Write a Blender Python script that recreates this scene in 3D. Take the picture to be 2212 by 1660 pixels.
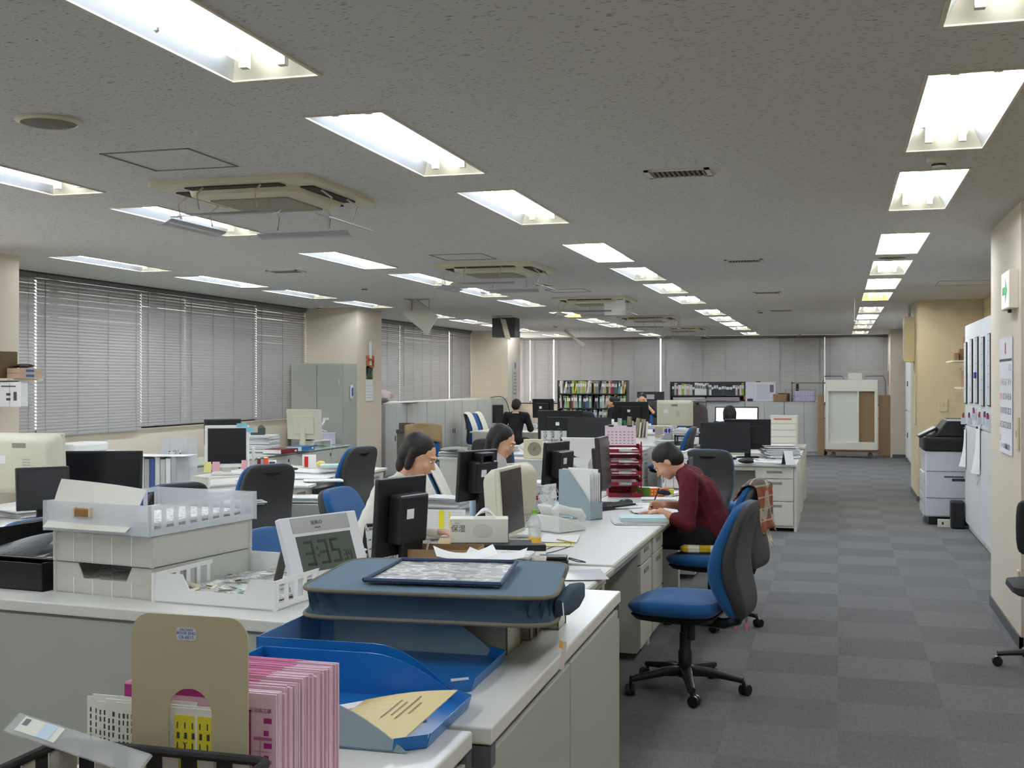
import bpy, bmesh, math, random
from mathutils import Vector, Matrix, Euler
R = math.radians
for o in list(bpy.data.objects): bpy.data.objects.remove(o)
SC = bpy.context.scene; COL = SC.collection
random.seed(7)
# ---------------- camera, sky, exposure ----------------
EYE = 1.60; FPX = 2500.0; YAW = R(15.73); HZ = 823.0
CEIL = 2.67
cd = bpy.data.cameras.new('camera'); cam = bpy.data.objects.new('camera', cd); COL.objects.link(cam)
cam.location = (0, 0, EYE); cam.rotation_euler = (R(90), 0, YAW)
cd.sensor_fit = 'HORIZONTAL'; cd.sensor_width = 36; cd.lens = 36*FPX/2212; cd.shift_y = -(830-HZ)/2212; cd.clip_start = .05
SC.camera = cam
w = bpy.data.worlds.new('world'); SC.world = w; w.use_nodes = True
bg = w.node_tree.nodes['Background']; bg.inputs[0].default_value = (1, .985, .96, 1); bg.inputs[1].default_value = 2.6
SC.view_settings.view_transform = 'Standard'; SC.view_settings.look = 'None'
SC.view_settings.exposure = 0.62; SC.view_settings.gamma = 1
TUBE = 26.0      # strength of the fluorescent tubes
SC.cycles.max_bounces = 7; SC.cycles.diffuse_bounces = 4; SC.cycles.glossy_bounces = 2
SC.cycles.transmission_bounces = 4; SC.cycles.transparent_max_bounces = 8
SC.cycles.caustics_reflective = False; SC.cycles.caustics_refractive = False
SC.cycles.use_adaptive_sampling = True; SC.cycles.adaptive_threshold = .1; SC.cycles.adaptive_min_samples = 20

FW = Vector((-math.sin(YAW), math.cos(YAW), 0)); RT = Vector((math.cos(YAW), math.sin(YAW), 0))
def _ray(px, py): return FW + RT*((px-1106)/FPX) + Vector((0, 0, (HZ-py)/FPX))
def G(px, py, z):            # where the sight line through a pixel meets the height z
    r = _ray(px, py); t = (z-EYE)/r.z; p = r*t; return Vector((p.x, p.y, z))
def GX(px, py, X):
    r = _ray(px, py); p = r*(X/r.x); return Vector((p.x, p.y, EYE+p.z))
def GY(px, py, Y):
    r = _ray(px, py); p = r*(Y/r.y); return Vector((p.x, p.y, EYE+p.z))

# ---------------- materials ----------------
def lin(c): return tuple(((v/255)/12.92 if v/255 <= .04045 else ((v/255+.055)/1.055)**2.4) for v in c)
MATS = {}
def M(name, rgb=(200,200,200), rough=.5, metal=0, noise=0, ns=30, bump=0, bs=200, trans=0, ior=1.45, emit=0, alpha=1, spec=.5, coat=0, sheen=0):
    if name in MATS: return MATS[name]
    m = bpy.data.materials.new(name); m.use_nodes = True; MATS[name] = m
    nt = m.node_tree; b = nt.nodes['Principled BSDF']; c = lin(rgb)
    b.inputs['Base Color'].default_value = (*c, 1); b.inputs['Roughness'].default_value = rough
    b.inputs['Metallic'].default_value = metal; b.inputs['Specular IOR Level'].default_value = spec
    b.inputs['Transmission Weight'].default_value = trans; b.inputs['IOR'].default_value = ior
    b.inputs['Alpha'].default_value = alpha; b.inputs['Coat Weight'].default_value = coat
    b.inputs['Sheen Weight'].default_value = sheen
    if emit:
        b.inputs['Emission Color'].default_value = (*c, 1); b.inputs['Emission Strength'].default_value = emit
    tc = None
    if noise or bump: tc = nt.nodes.new('ShaderNodeTexCoord')
    if noise:
        n = nt.nodes.new('ShaderNodeTexNoise'); n.inputs['Scale'].default_value = ns; n.inputs['Detail'].default_value = 3
        nt.links.new(tc.outputs['Object'], n.inputs['Vector'])
        mr = nt.nodes.new('ShaderNodeMapRange'); mr.inputs[3].default_value = 1-noise; mr.inputs[4].default_value = 1+noise
        nt.links.new(n.outputs[0], mr.inputs[0])
        mx = nt.nodes.new('ShaderNodeMix'); mx.data_type = 'RGBA'; mx.blend_type = 'MULTIPLY'; mx.inputs[0].default_value = 1
        mx.inputs[6].default_value = (*c, 1); nt.links.new(mr.outputs[0], mx.inputs[7]); nt.links.new(mx.outputs[2], b.inputs['Base Color'])
    if bump:
        n2 = nt.nodes.new('ShaderNodeTexNoise'); n2.inputs['Scale'].default_value = bs; nt.links.new(tc.outputs['Object'], n2.inputs['Vector'])
        bp = nt.nodes.new('ShaderNodeBump'); bp.inputs['Strength'].default_value = bump; bp.inputs['Distance'].default_value = .002
        nt.links.new(n2.outputs[0], bp.inputs['Height']); nt.links.new(bp.outputs[0], b.inputs['Normal'])
    return m
def node(nt, t, **k):
    n = nt.nodes.new(t)
    for a, v in k.items(): setattr(n, a, v)
    return n
def ramp(nt, src, stops):
    r = nt.nodes.new('ShaderNodeValToRGB'); e = r.color_ramp.elements
    while len(e) < len(stops): e.new(.5)
    for i, (p, c) in enumerate(stops): e[i].position = p; e[i].color = (*c, 1)
    nt.links.new(src, r.inputs[0]); return r
def ceiling_material():
    m = M('ceiling_board', (206,205,198), .95); nt = m.node_tree; b = nt.nodes['Principled BSDF']
    tc = node(nt, 'ShaderNodeTexCoord')
    # small random worm-shaped fissures: noise-rotated stretched voronoi cells
    wn = node(nt, 'ShaderNodeTexNoise'); wn.inputs['Scale'].default_value = 9
    nt.links.new(tc.outputs['Object'], wn.inputs['Vector'])
    add = node(nt, 'ShaderNodeMix', data_type='RGBA'); add.inputs[0].default_value = .06
    nt.links.new(tc.outputs['Object'], add.inputs[6]); nt.links.new(wn.outputs['Color'], add.inputs[7])
    outs = []
    for ang, sc in ((.5, 1), (1.9, 1.15), (2.8, .9)):
        mp = node(nt, 'ShaderNodeMapping'); mp.inputs['Rotation'].default_value = (0, 0, ang); mp.inputs['Scale'].default_value = (24*sc, 100*sc, 1)
        nt.links.new(add.outputs[2], mp.inputs['Vector'])
        v = node(nt, 'ShaderNodeTexVoronoi'); v.inputs['Scale'].default_value = 1.0; nt.links.new(mp.outputs[0], v.inputs['Vector'])
        lt = node(nt, 'ShaderNodeMath', operation='LESS_THAN'); lt.inputs[1].default_value = .2; nt.links.new(v.outputs['Distance'], lt.inputs[0])
        sep = node(nt, 'ShaderNodeSeparateColor'); nt.links.new(v.outputs['Color'], sep.inputs[0])
        g = node(nt, 'ShaderNodeMath', operation='LESS_THAN'); g.inputs[1].default_value = .30; nt.links.new(sep.outputs[0], g.inputs[0])
        mu = node(nt, 'ShaderNodeMath', operation='MULTIPLY'); nt.links.new(lt.outputs[0], mu.inputs[0]); nt.links.new(g.outputs[0], mu.inputs[1]); outs.append(mu)
    s1 = node(nt, 'ShaderNodeMath', operation='MAXIMUM'); nt.links.new(outs[0].outputs[0], s1.inputs[0]); nt.links.new(outs[1].outputs[0], s1.inputs[1])
    s2 = node(nt, 'ShaderNodeMath', operation='MAXIMUM'); nt.links.new(s1.outputs[0], s2.inputs[0]); nt.links.new(outs[2].outputs[0], s2.inputs[1])
    r = ramp(nt, s2.outputs[0], [(0, lin((212,209,203))), (1, lin((136,134,126)))])
    nt.links.new(r.outputs[0], b.inputs['Base Color']); return m
def carpet_material():
    m = M('carpet_tiles', (120,120,122), .95, spec=.2); nt = m.node_tree; b = nt.nodes['Principled BSDF']
    tc = node(nt, 'ShaderNodeTexCoord')
    ck = node(nt, 'ShaderNodeTexChecker'); ck.inputs['Scale'].default_value = 2.0
    nt.links.new(tc.outputs['Object'], ck.inputs['Vector'])
    ck.inputs['Color1'].default_value = (*lin((119,118,118)), 1); ck.inputs['Color2'].default_value = (*lin((111,110,110)), 1)
    wh = node(nt, 'ShaderNodeTexBrick'); wh.inputs['Scale'].default_value = 2.0; wh.offset = 0; wh.inputs['Mortar Size'].default_value = 0
    wh.inputs['Brick Width'].default_value = 1; wh.inputs['Row Height'].default_value = 1
    wh.inputs['Color1'].default_value = (.96,.96,.96,1); wh.inputs['Color2'].default_value = (1.04,1.04,1.04,1)
    nt.links.new(tc.outputs['Object'], wh.inputs['Vector'])
    n = node(nt, 'ShaderNodeTexNoise'); n.inputs['Scale'].default_value = 55; n.inputs['Detail'].default_value = 5; n.inputs['Roughness'].default_value = .8
    mp = node(nt, 'ShaderNodeMapping'); mp.inputs['Scale'].default_value = (1, .35, 1)
    nt.links.new(tc.outputs['Object'], mp.inputs['Vector']); nt.links.new(mp.outputs[0], n.inputs['Vector'])
    mr = node(nt, 'ShaderNodeMapRange'); mr.inputs[3].default_value = .55; mr.inputs[4].default_value = 1.45; nt.links.new(n.outputs[0], mr.inputs[0])
    m1 = node(nt, 'ShaderNodeMix', data_type='RGBA', blend_type='MULTIPLY'); m1.inputs[0].default_value = 1
    nt.links.new(ck.outputs[0], m1.inputs[6]); nt.links.new(wh.outputs[0], m1.inputs[7])
    m2 = node(nt, 'ShaderNodeMix', data_type='RGBA', blend_type='MULTIPLY'); m2.inputs[0].default_value = 1
    nt.links.new(m1.outputs[2], m2.inputs[6]); nt.links.new(mr.outputs[0], m2.inputs[7])
    nt.links.new(m2.outputs[2], b.inputs['Base Color']); return m
def pattern_material(name, kind):
    if name in MATS: return MATS[name]
    m = M(name, (200,200,200), .8); nt = m.node_tree; b = nt.nodes['Principled BSDF']; tc = node(nt, 'ShaderNodeTexCoord')
    if kind == 'plaid':
        src = tc.outputs['Object']; out = None
        base = (.30, .085, .03)
        cur = None
        for rot, sc, th, col in (((0,0,0), 5.2, .78, (.07,.13,.12)), ((0,0,0), 5.2, .955, (.55,.52,.42)), ((0,R(90),0), 5.2, .78, (.07,.13,.12)), ((0,R(90),0), 5.2, .955, (.55,.52,.42))):
            wv = node(nt, 'ShaderNodeTexWave'); wv.bands_direction = 'Z' if rot[1] == 0 else 'Y'
            wv.inputs['Scale'].default_value = sc/3.0 if th < .9 else sc/1.2; nt.links.new(src, wv.inputs['Vector'])
            gt = node(nt, 'ShaderNodeMath', operation='GREATER_THAN'); gt.inputs[1].default_value = th; nt.links.new(wv.outputs['Fac'], gt.inputs[0])
            sc_ = node(nt, 'ShaderNodeMath', operation='MULTIPLY'); sc_.inputs[1].default_value = .62; nt.links.new(gt.outputs[0], sc_.inputs[0])
            mx = node(nt, 'ShaderNodeMix', data_type='RGBA'); nt.links.new(sc_.outputs[0], mx.inputs[0])
            if cur is None: mx.inputs[6].default_value = (*base, 1)
            else: nt.links.new(cur.outputs[2], mx.inputs[6])
            mx.inputs[7].default_value = (*col, 1); cur = mx
        nt.links.new(cur.outputs[2], b.inputs['Base Color'])
    elif kind == 'check':
        ck = node(nt, 'ShaderNodeTexChecker'); ck.inputs['Scale'].default_value = 14
        ck.inputs['Color1'].default_value = (*lin((225,180,40)), 1); ck.inputs['Color2'].default_value = (*lin((238,232,215)), 1)
        nt.links.new(tc.outputs['Object'], ck.inputs['Vector']); nt.links.new(ck.outputs[0], b.inputs['Base Color'])
    elif kind == 'mesh':     # crumpled monochrome print seen through the clear pocket
        n = node(nt, 'ShaderNodeTexNoise'); n.inputs['Scale'].default_value = 24; n.inputs['Detail'].default_value = 6; n.inputs['Distortion'].default_value = 1.2
        mp = node(nt, 'ShaderNodeMapping'); mp.inputs['Scale'].default_value = (1, 1.7, 1); nt.links.new(tc.outputs['Object'], mp.inputs['Vector']); nt.links.new(mp.outputs[0], n.inputs['Vector'])
        r = ramp(nt, n.outputs[0], [(.40, lin((52,50,46))), (.5, lin((120,116,106))), (.54, lin((220,216,202))), (.62, lin((90,86,78)))])
        nt.links.new(r.outputs[0], b.inputs['Base Color']); b.inputs['Roughness'].default_value = .3
    elif kind == 'print':    # lines of fine print on paper
        wv = node(nt, 'ShaderNodeTexWave'); wv.bands_direction = 'Y'; wv.inputs['Scale'].default_value = 24; nt.links.new(tc.outputs['Object'], wv.inputs['Vector'])
        n = node(nt, 'ShaderNodeTexNoise'); n.inputs['Scale'].default_value = 90; nt.links.new(tc.outputs['Object'], n.inputs['Vector'])
        a = node(nt, 'ShaderNodeMath', operation='GREATER_THAN'); a.inputs[1].default_value = .8; nt.links.new(wv.outputs['Fac'], a.inputs[0])
        c_ = node(nt, 'ShaderNodeMath', operation='GREATER_THAN'); c_.inputs[1].default_value = .5; nt.links.new(n.outputs[0], c_.inputs[0])
        mu = node(nt, 'ShaderNodeMath', operation='MULTIPLY'); nt.links.new(a.outputs[0], mu.inputs[0]); nt.links.new(c_.outputs[0], mu.inputs[1])
        r = ramp(nt, mu.outputs[0], [(0, lin((238,238,236))), (1, lin((120,122,128)))]); nt.links.new(r.outputs[0], b.inputs['Base Color'])
    elif kind == 'picture':  # dark forest photograph with a pale waterfall
        n = node(nt, 'ShaderNodeTexNoise'); n.inputs['Scale'].default_value = 6; n.inputs['Detail'].default_value = 6
        nt.links.new(tc.outputs['Object'], n.inputs['Vector'])
        r = ramp(nt, n.outputs[0], [(.35, lin((12,16,10))), (.5, lin((35,52,20))), (.62, lin((96,120,40))), (.75, lin((170,190,180)))]); nt.links.new(r.outputs[0], b.inputs['Base Color'])
    return m
WALL = M('wall_paint', (222,210,192), .9, noise=.04, ns=60, bump=.5, bs=260)
WALLY = M('wall_paint_warm', (218,204,174), .9, noise=.04, ns=60, bump=.4, bs=260)
BLIND = M('blind_slats', (160,158,156), .5)
DTOP = M('desk_laminate', (214,213,207), .35, noise=.02, ns=8)
DEDGE = M('desk_edge', (214,210,190), .5)
STEEL = M('painted_steel', (205,203,192), .45, noise=.015, ns=6)
CAB = M('cabinet_grey', (176,177,168), .45, noise=.02, ns=5)
CABT = M('cabinet_top_white', (226,224,216), .3)
LOCK = M('locker_grey', (196,197,193), .4)
BLK = M('black_plastic', (26,26,28), .4)
DGREY = M('dark_grey_plastic', (58,58,60), .5)
SCRN = M('screen_glass', (22,23,26), .25)
CREAM = M('cream_plastic', (214,212,192), .45)
WHITE = M('white_plastic', (236,236,232), .4)
PAPER = M('paper_white', (240,240,238), .8)
PRINT = pattern_material('printed_paper', 'print')
BLUE = M('blue_fabric', (22,88,146), .85, noise=.06, ns=200, bump=.3, bs=900, sheen=.2)
NAVY = M('navy_shade', (20,50,96), .8)
SHELLG = M('chair_shell_grey', (62,62,62), .6, bump=.3, bs=700)
CHROME = M('chrome', (200,200,205), .2, 1)
WIRE = M('grey_wire', (120,120,125), .35, .8)
KRAFT = M('kraft_card', (160,128,92), .85, noise=.04, ns=30)
SKIN = M('skin', (224,172,140), .55)
HAIR = M('dark_hair', (30,24,22), .6)
CLEAR = M('frosted_plastic', (232,236,236), .45, alpha=.62)
GREENS = M('leaf_green_plastic', (130,190,50), .5)

# ---------------- mesh builder ----------------
def rrect(hx, hy, r, n=4):
    pts = []
    for cx, cy, a0 in ((hx-r, hy-r, 0), (-hx+r, hy-r, 90), (-hx+r, -hy+r, 180), (hx-r, -hy+r, 270)):
        for i in range(n+1):
            a = R(a0+90*i/n); pts.append((cx+r*math.cos(a), cy+r*math.sin(a)))
    return pts
class B:
    def __init__(s): s.v = []; s.f = []; s.m = []; s.mats = []
    def _mi(s, mat):
        if mat is None: return 0
        if mat not in s.mats: s.mats.append(mat)
        return s.mats.index(mat)
    def add(s, vs, fs, mat=None, mx=None):
        k = len(s.v); s.v += [tuple(mx @ Vector(v)) if mx is not None else tuple(v) for v in vs]
        mi = s._mi(mat)
        for f in fs: s.f.append(tuple(i+k for i in f)); s.m.append(mi)
        return s
    def box(s, x0, x1, y0, y1, z0, z1, mat=None, mx=None):
        vs = [(x0,y0,z0),(x1,y0,z0),(x1,y1,z0),(x0,y1,z0),(x0,y0,z1),(x1,y0,z1),(x1,y1,z1),(x0,y1,z1)]
        return s.add(vs, [(0,3,2,1),(4,5,6,7),(0,1,5,4),(1,2,6,5),(2,3,7,6),(3,0,4,7)], mat, mx)
    def cbox(s, c, size, rot=(0,0,0), mat=None):
        mx = Matrix.Translation(c) @ Euler([R(a) for a in rot]).to_matrix().to_4x4()
        h = [q/2 for q in size]; return s.box(-h[0],h[0],-h[1],h[1],-h[2],h[2], mat, mx)
    def prism(s, poly, h0, h1, mx=None, mat=None):
        n = len(poly); vs = [(x,y,h0) for x,y in poly]+[(x,y,h1) for x,y in poly]
        fs = [tuple(range(n-1,-1,-1)), tuple(range(n,2*n))]+[(i,(i+1)%n,n+(i+1)%n,n+i) for i in range(n)]
        return s.add(vs, fs, mat, mx)
    def cyl(s, p0, p1, r0, r1=None, n=16, mat=None, caps=True):
        p0, p1 = Vector(p0), Vector(p1); r1 = r0 if r1 is None else r1
        q = (p1-p0).to_track_quat('Z','Y').to_matrix()
        vs = []
        for p, r in ((p0,r0),(p1,r1)):
            for i in range(n):
                a = 2*math.pi*i/n; vs.append(p+q@Vector((r*math.cos(a), r*math.sin(a), 0)))
        fs = [(i,(i+1)%n,n+(i+1)%n,n+i) for i in range(n)]
        if caps: fs += [tuple(range(n-1,-1,-1)), tuple(range(n,2*n))]
        return s.add(vs, fs, mat)
    def loft(s, rings, mat=None, caps=True, mx=None):
        n = len(rings[0]); vs = [p for r in rings for p in r]; fs = []
        for k in range(len(rings)-1):
            for i in range(n): fs.append((k*n+i, k*n+(i+1)%n, (k+1)*n+(i+1)%n, (k+1)*n+i))
        if caps: fs += [tuple(range(n-1,-1,-1)), tuple(range((len(rings)-1)*n, len(rings)*n))]
        return s.add(vs, fs, mat, mx)
    def lathe(s, prof, c=(0,0,0), n=24, mat=None):
        return s.loft([[(c[0]+r*math.cos(2*math.pi*i/n), c[1]+r*math.sin(2*math.pi*i/n), c[2]+z) for i in range(n)] for r, z in prof], mat)
    def tube(s, pts, r, n=6, mat=None):
        pts = [Vector(p) for p in pts]; rings = []; up = Vector((0,0,1))
        for i, p in enumerate(pts):
            t = (pts[min(i+1,len(pts)-1)]-pts[max(i-1,0)]).normalized()
            a = t.cross(up)
            if a.length < .05: a = t.cross(Vector((1,0,0)))
            a.normalize(); b_ = t.cross(a)
            rr = r[i] if isinstance(r, (list,tuple)) else r
            rings.append([p+a*(rr*math.cos(2*math.pi*k/n))+b_*(rr*math.sin(2*math.pi*k/n)) for k in range(n)])
        return s.loft(rings, mat)
    def caps_(s, p0, p1, r0, r1=None, n=12, mat=None):   # a tapered capsule
        p0, p1 = Vector(p0), Vector(p1); r1 = r0 if r1 is None else r1
        q = (p1-p0).to_track_quat('Z','Y').to_matrix() if (p1-p0).length > 1e-6 else Matrix.Identity(3)
        L = (p1-p0).length; rings = []
        for a in (-85,-60,-30): rings.append((p0, r0*math.cos(R(a)), r0*math.sin(R(a))))
        rings.append((p0, r0, 0)); rings.append((p0, r1, L))
        for a in (30,60,85): rings.append((p0, r1*math.cos(R(a)), L+r1*math.sin(R(a))))
        return s.loft([[p+q@Vector((r*math.cos(2*math.pi*i/n), r*math.sin(2*math.pi*i/n), h)) for i in range(n)] for p, r, h in rings], mat)
    def ell(s, c, rad, rot=None, n=16, mat=None):
        c = Vector(c); q = rot if rot is not None else Matrix.Identity(3)
        rings = []
        for k in range(1, 10):
            a = math.pi*k/10-math.pi/2
            rings.append([c+q@Vector((rad[0]*math.cos(a)*math.cos(2*math.pi*i/n), rad[1]*math.cos(a)*math.sin(2*math.pi*i/n), rad[2]*math.sin(a))) for i in range(n)])
        return s.loft(rings, mat)
    def quad(s, a, b, c, d, mat=None): return s.add([a,b,c,d], [(0,1,2,3)], mat)
    def grid(s, fn, nu, nv, mat=None):
        vs = [fn(i/nu, j/nv) for j in range(nv+1) for i in range(nu+1)]
        return s.add(vs, [(j*(nu+1)+i, j*(nu+1)+i+1, (j+1)*(nu+1)+i+1, (j+1)*(nu+1)+i) for j in range(nv) for i in range(nu)], mat)
    def slab(s, fn, nu, nv, t, mat=None):      # a sheet with thickness t
        k = (nu+1)*(nv+1); top = [Vector(fn(i/nu, j/nv)) for j in range(nv+1) for i in range(nu+1)]
        vs = top+[p-Vector((0,0,t)) for p in top]; idx = lambda i, j: j*(nu+1)+i
        fs = [(idx(i,j), idx(i+1,j), idx(i+1,j+1), idx(i,j+1)) for j in range(nv) for i in range(nu)]
        fs += [tuple(q+k for q in f[::-1]) for f in fs]
        ed = [idx(i,0) for i in range(nu)]+[idx(nu,j) for j in range(nv)]+[idx(i,nv) for i in range(nu,0,-1)]+[idx(0,j) for j in range(nv,0,-1)]
        for a, b in zip(ed, ed[1:]+ed[:1]): fs.append((b, a, a+k, b+k))
        return s.add(vs, fs, mat)
    def o(s, name, mat=None, parent=None, bev=0, smooth=False, seg=2, solid=0, sub=0):
        me = bpy.data.meshes.new(name); me.from_pydata([tuple(v) for v in s.v], [], s.f)
        mats = s.mats or [mat]
        if s.mats and mat is not None and s.m and min(s.m) == 0 and mat not in s.mats and False: pass
        for m in mats: me.materials.append(m)
        if s.mats: me.polygons.foreach_set('material_index', s.m)
        bm = bmesh.new(); bm.from_mesh(me); bmesh.ops.recalc_face_normals(bm, faces=bm.faces) if not getattr(s, 'keep', False) else None
        bm.to_mesh(me); bm.free()
        if smooth:
            me.polygons.foreach_set('use_smooth', [True]*len(me.polygons))
            try: me.set_sharp_from_angle(angle=R(40))
            except Exception: pass
        ob = bpy.data.objects.new(name, me); COL.objects.link(ob)
        if parent is not None: ob.parent = parent
        if solid: md = ob.modifiers.new('solid','SOLIDIFY'); md.thickness = solid; md.offset = 0
        if bev: md = ob.modifiers.new('bevel','BEVEL'); md.width = bev; md.segments = seg; md.limit_method = 'ANGLE'; md.angle_limit = R(40)
        if sub: md = ob.modifiers.new('sub','SUBSURF'); md.levels = sub; md.render_levels = sub
        return ob
def T(name, label, cat, loc=(0,0,0), rz=0, group=None, scale=None):
    o = bpy.data.objects.new(name, None); o.empty_display_size = .05; COL.objects.link(o)
    o.location = loc; o.rotation_euler = (0, 0, R(rz)); o['label'] = label; o['category'] = cat
    if group: o['group'] = group
    if scale: o.scale = scale
    return o
def tag(o, label, cat, group=None, loc=None, rz=None):
    o['label'] = label; o['category'] = cat
    if group: o['group'] = group
    if loc is not None: o.location = loc
    if rz is not None: o.rotation_euler = (0, 0, R(rz))
    return o
def ST(o): o['kind'] = 'structure'; return o
def dup(root, loc, rz=None, label=None, group=None, keep=lambda n: True):
    def cp(o, par):
        c = o.copy(); COL.objects.link(c)
        if par is not None: c.parent = par
        for ch in list(o.children):
            if keep(ch.name): cp(ch, c)
        return c
    r = cp(root, None); r.location = loc
    if rz is not None: r.rotation_euler = (0, 0, R(rz))
    if label: r['label'] = label
    if group: r['group'] = group
    return r
def text(parent, s, size, loc, rot, mat, name='lettering', align='CENTER', ext=.0004, sx=1):
    c = bpy.data.curves.new('txt', 'FONT'); c.body = s; c.size = size; c.align_x = align; c.align_y = 'CENTER'; c.extrude = ext; c.resolution_u = 2
    t = bpy.data.objects.new('txt', c); COL.objects.link(t)
    bpy.context.view_layer.update()
    me = bpy.data.meshes.new_from_object(t.evaluated_get(bpy.context.evaluated_depsgraph_get()))
    bpy.data.objects.remove(t); bpy.data.curves.remove(c)
    me.materials.clear(); me.materials.append(mat)
    o = bpy.data.objects.new(name, me); COL.objects.link(o); o.parent = parent; o.location = loc
    o.rotation_euler = [R(a) for a in rot]; o.scale = (sx, 1, 1); return o
ORD = ['first','second','third','fourth','fifth','sixth','seventh','eighth','ninth','tenth','eleventh','twelfth','thirteenth','fourteenth','fifteenth','sixteenth','seventeenth','eighteenth','nineteenth','twentieth']
def ordn(i):
    if i < 20: return ORD[i]
    t = {2:'twenty',3:'thirty',4:'forty'}[(i+1)//10]; u = (i+1) % 10
    return t+'-'+ORD[u-1] if u else {2:'twentieth',3:'thirtieth',4:'fortieth'}[(i+1)//10]

def cm(rgb, rough=.6): return M('plain_%d_%d_%d' % tuple(rgb), rgb, rough)
# ---------------- room shell ----------------
XL = -7.65; YF = 27.85
ST(B().box(-8.2, 3.2, -4.5, 28.3, -.1, 0).o('floor', carpet_material()))
ROWX = [.47, -1.91, -4.17, -6.38]
FAR = [1.8, 3.70, 5.68, 7.62, 10.22, 12.2, 14.08, 16.05, 18.9, 20.87, 22.72, 24.6, 27.45]
FIX = []
for ri, x in enumerate(ROWX):
    for i, f in enumerate(FAR):
        f2 = f-(.32 if ri == 3 else 0)
        if ri in (1,2) and i == 12: f2 -= .1
        FIX.append((ri, i, x, f2-1.40, f2))
FWD = .165
for ri, x in enumerate(ROWX):
    for i, f in ((-1,-.75),(-2,-2.65)): FIX.append((ri, i, x, f-1.40, f))  # lamps behind the camera, out of view, added to brighten the foreground
def ceiling_mesh():
    xs = {-7.65, 3.2}; ys = {-4.5, 28.3}
    for ri, i, x, a, b_ in FIX: xs |= {x-FWD, x+FWD}; ys |= {a, b_}
    xs = sorted(xs); ys = sorted(ys); b = B(); b.keep = True
    vi = {}
    vs = [(x,y,CEIL) for y in ys for x in xs]; n = len(xs); fs = []
    for j in range(len(ys)-1):
        for i in range(n-1):
            cx, cy = (xs[i]+xs[i+1])/2, (ys[j]+ys[j+1])/2
            if any(abs(cx-x) < FWD and a < cy < q for _,_,x,a,q in FIX): continue
            fs.append((j*n+i, (j+1)*n+i, (j+1)*n+i+1, j*n+i+1))
    return b.add(vs, fs)
ST(ceiling_mesh().o('ceiling', ceiling_material()))
ST(B().box(-8.4, 3.4, -4.7, 28.5, CEIL+.14, CEIL+.3).o('trim_1', M('slab', (150,150,150))))
ST(B().box(XL-.02, XL+.1, -4.5, 28.3, CEIL-.012, CEIL+.0).o('trim_shadow', M('shadow_gap', (60,58,55))))  # dark strip: shadow along the ceiling edge put in as colour
# left wall with three window bays
LW = B().box(XL-.3, XL, -4.5, 28.1, 0, 1.05)
for y0, y1 in ((-4.5, .4), (7.5, 8.42), (15.66, 16.62), (23.7, 24.7)): LW.box(XL-.3, XL, y0, y1, 1.05, CEIL)
ST(LW.o('wall_left', WALL))
ST(B().box(XL, -6.77, 7.5, 8.42, 0, CEIL).o('wall_left_pillar', WALL))
ST(B().box(XL, -6.77, 15.66, 16.62, 0, CEIL).o('wall_left_pillar', WALL))
ST(B().box(XL, -6.77, 23.7, 24.7, 0, CEIL).o('wall_left_pillar', WALL))
ST(B().box(-8.2, 3.2, YF, YF+.3, 0, 1.05).o('wall_far', WALL))
ST(B().box(1.1, 3.2, YF-2.55, YF+.1, 0, CEIL).box(1.05, 1.1, YF-2.55, YF-2.5, 0, CEIL).o('wall_far_pier', WALL))
ST(B().box(-8.2, 3.2, -4.6, -4.5, 0, CEIL).o('wall_back', WALL))
ST(B().box(1.05, 1.9, 7.46, 8.87, 0, CEIL).o('wall_right_column', WALL))
ST(B().box(1.83, 1.98, -4.5, 16.2, 0, CEIL).o('wall_right', WALLY))
ST(B().box(1.02, 3.2, 16.2, 17.75, 0, CEIL).o('wall_right_pier', WALLY))
ST(B().box(1.32, 3.2, 17.75, 25.3, 2.12, CEIL).box(1.9, 3.2, 17.75, 25.3, 0, 2.12).o('wall_right_recess', WALL))
BB = M('baseboard_grey', (92,92,92), .7)
ST(B().box(1.04, 1.06, 7.45, 8.88, 0, .07).box(1.04, 1.9, 7.45, 7.47, 0, .07).o('baseboard_column', BB))
ST(B().box(1.01, 1.03, 16.19, 17.76, 0, .07).box(1.01, 1.83, 16.185, 16.2, 0, .07).o('baseboard_pier', BB))
ST(B().box(1.09, 1.35, YF-2.56, YF-2.55, 0, .07).o('baseboard_far', BB))
ST(B().box(XL, XL+.015, -1.5, 23.7, 0, .07).o('baseboard_left', BB))
# windows: frame and glass outside the blinds
GL = M('window_glass', (235,245,250), .02, alpha=.15)
FR = M('window_frame', (90,82,78), .4, .5)
def window(n, horiz, a0, a1, c):
    fr = B(); k = 6 if horiz else max(2, round((a1-a0)/1.8)); z0, z1 = 1.05, CEIL
    for i in range(k+1):
        t = a0+(a1-a0)*i/k
        if horiz: fr.box(t-.03, t+.03, c, c+.06, z0, z1)
        else: fr.box(c-.06, c, t-.03, t+.03, z0, z1)
    for z in (z0, z1-.05):
        if horiz: fr.box(a0, a1, c, c+.06, z, z+.05)
        else: fr.box(c-.06, c, a0, a1, z, z+.05)
    f = ST(fr.o('window_%d' % n, FR))
    g = B()
    if horiz: g.box(a0, a1, c+.025, c+.031, z0, z1)
    else: g.box(c-.031, c-.025, a0, a1, z0, z1)
    g.o('window_pane', GL, f)
    s = B()
    if horiz: s.box(a0, a1, c-.10, c+.25, 1.03, 1.055)
    else: s.box(c-.25, c+.06, a0, a1, 1.03, 1.052)
    s.o('window_sill', M('sill_dark', (84,72,66), .4), f)
window(1, False, .4, 7.5, XL-.12); window(2, False, 8.42, 15.66, XL-.12); window(3, False, 16.62, 23.7, XL-.12); window(4, True, -7.65, 1.1, YF+.1)
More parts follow.
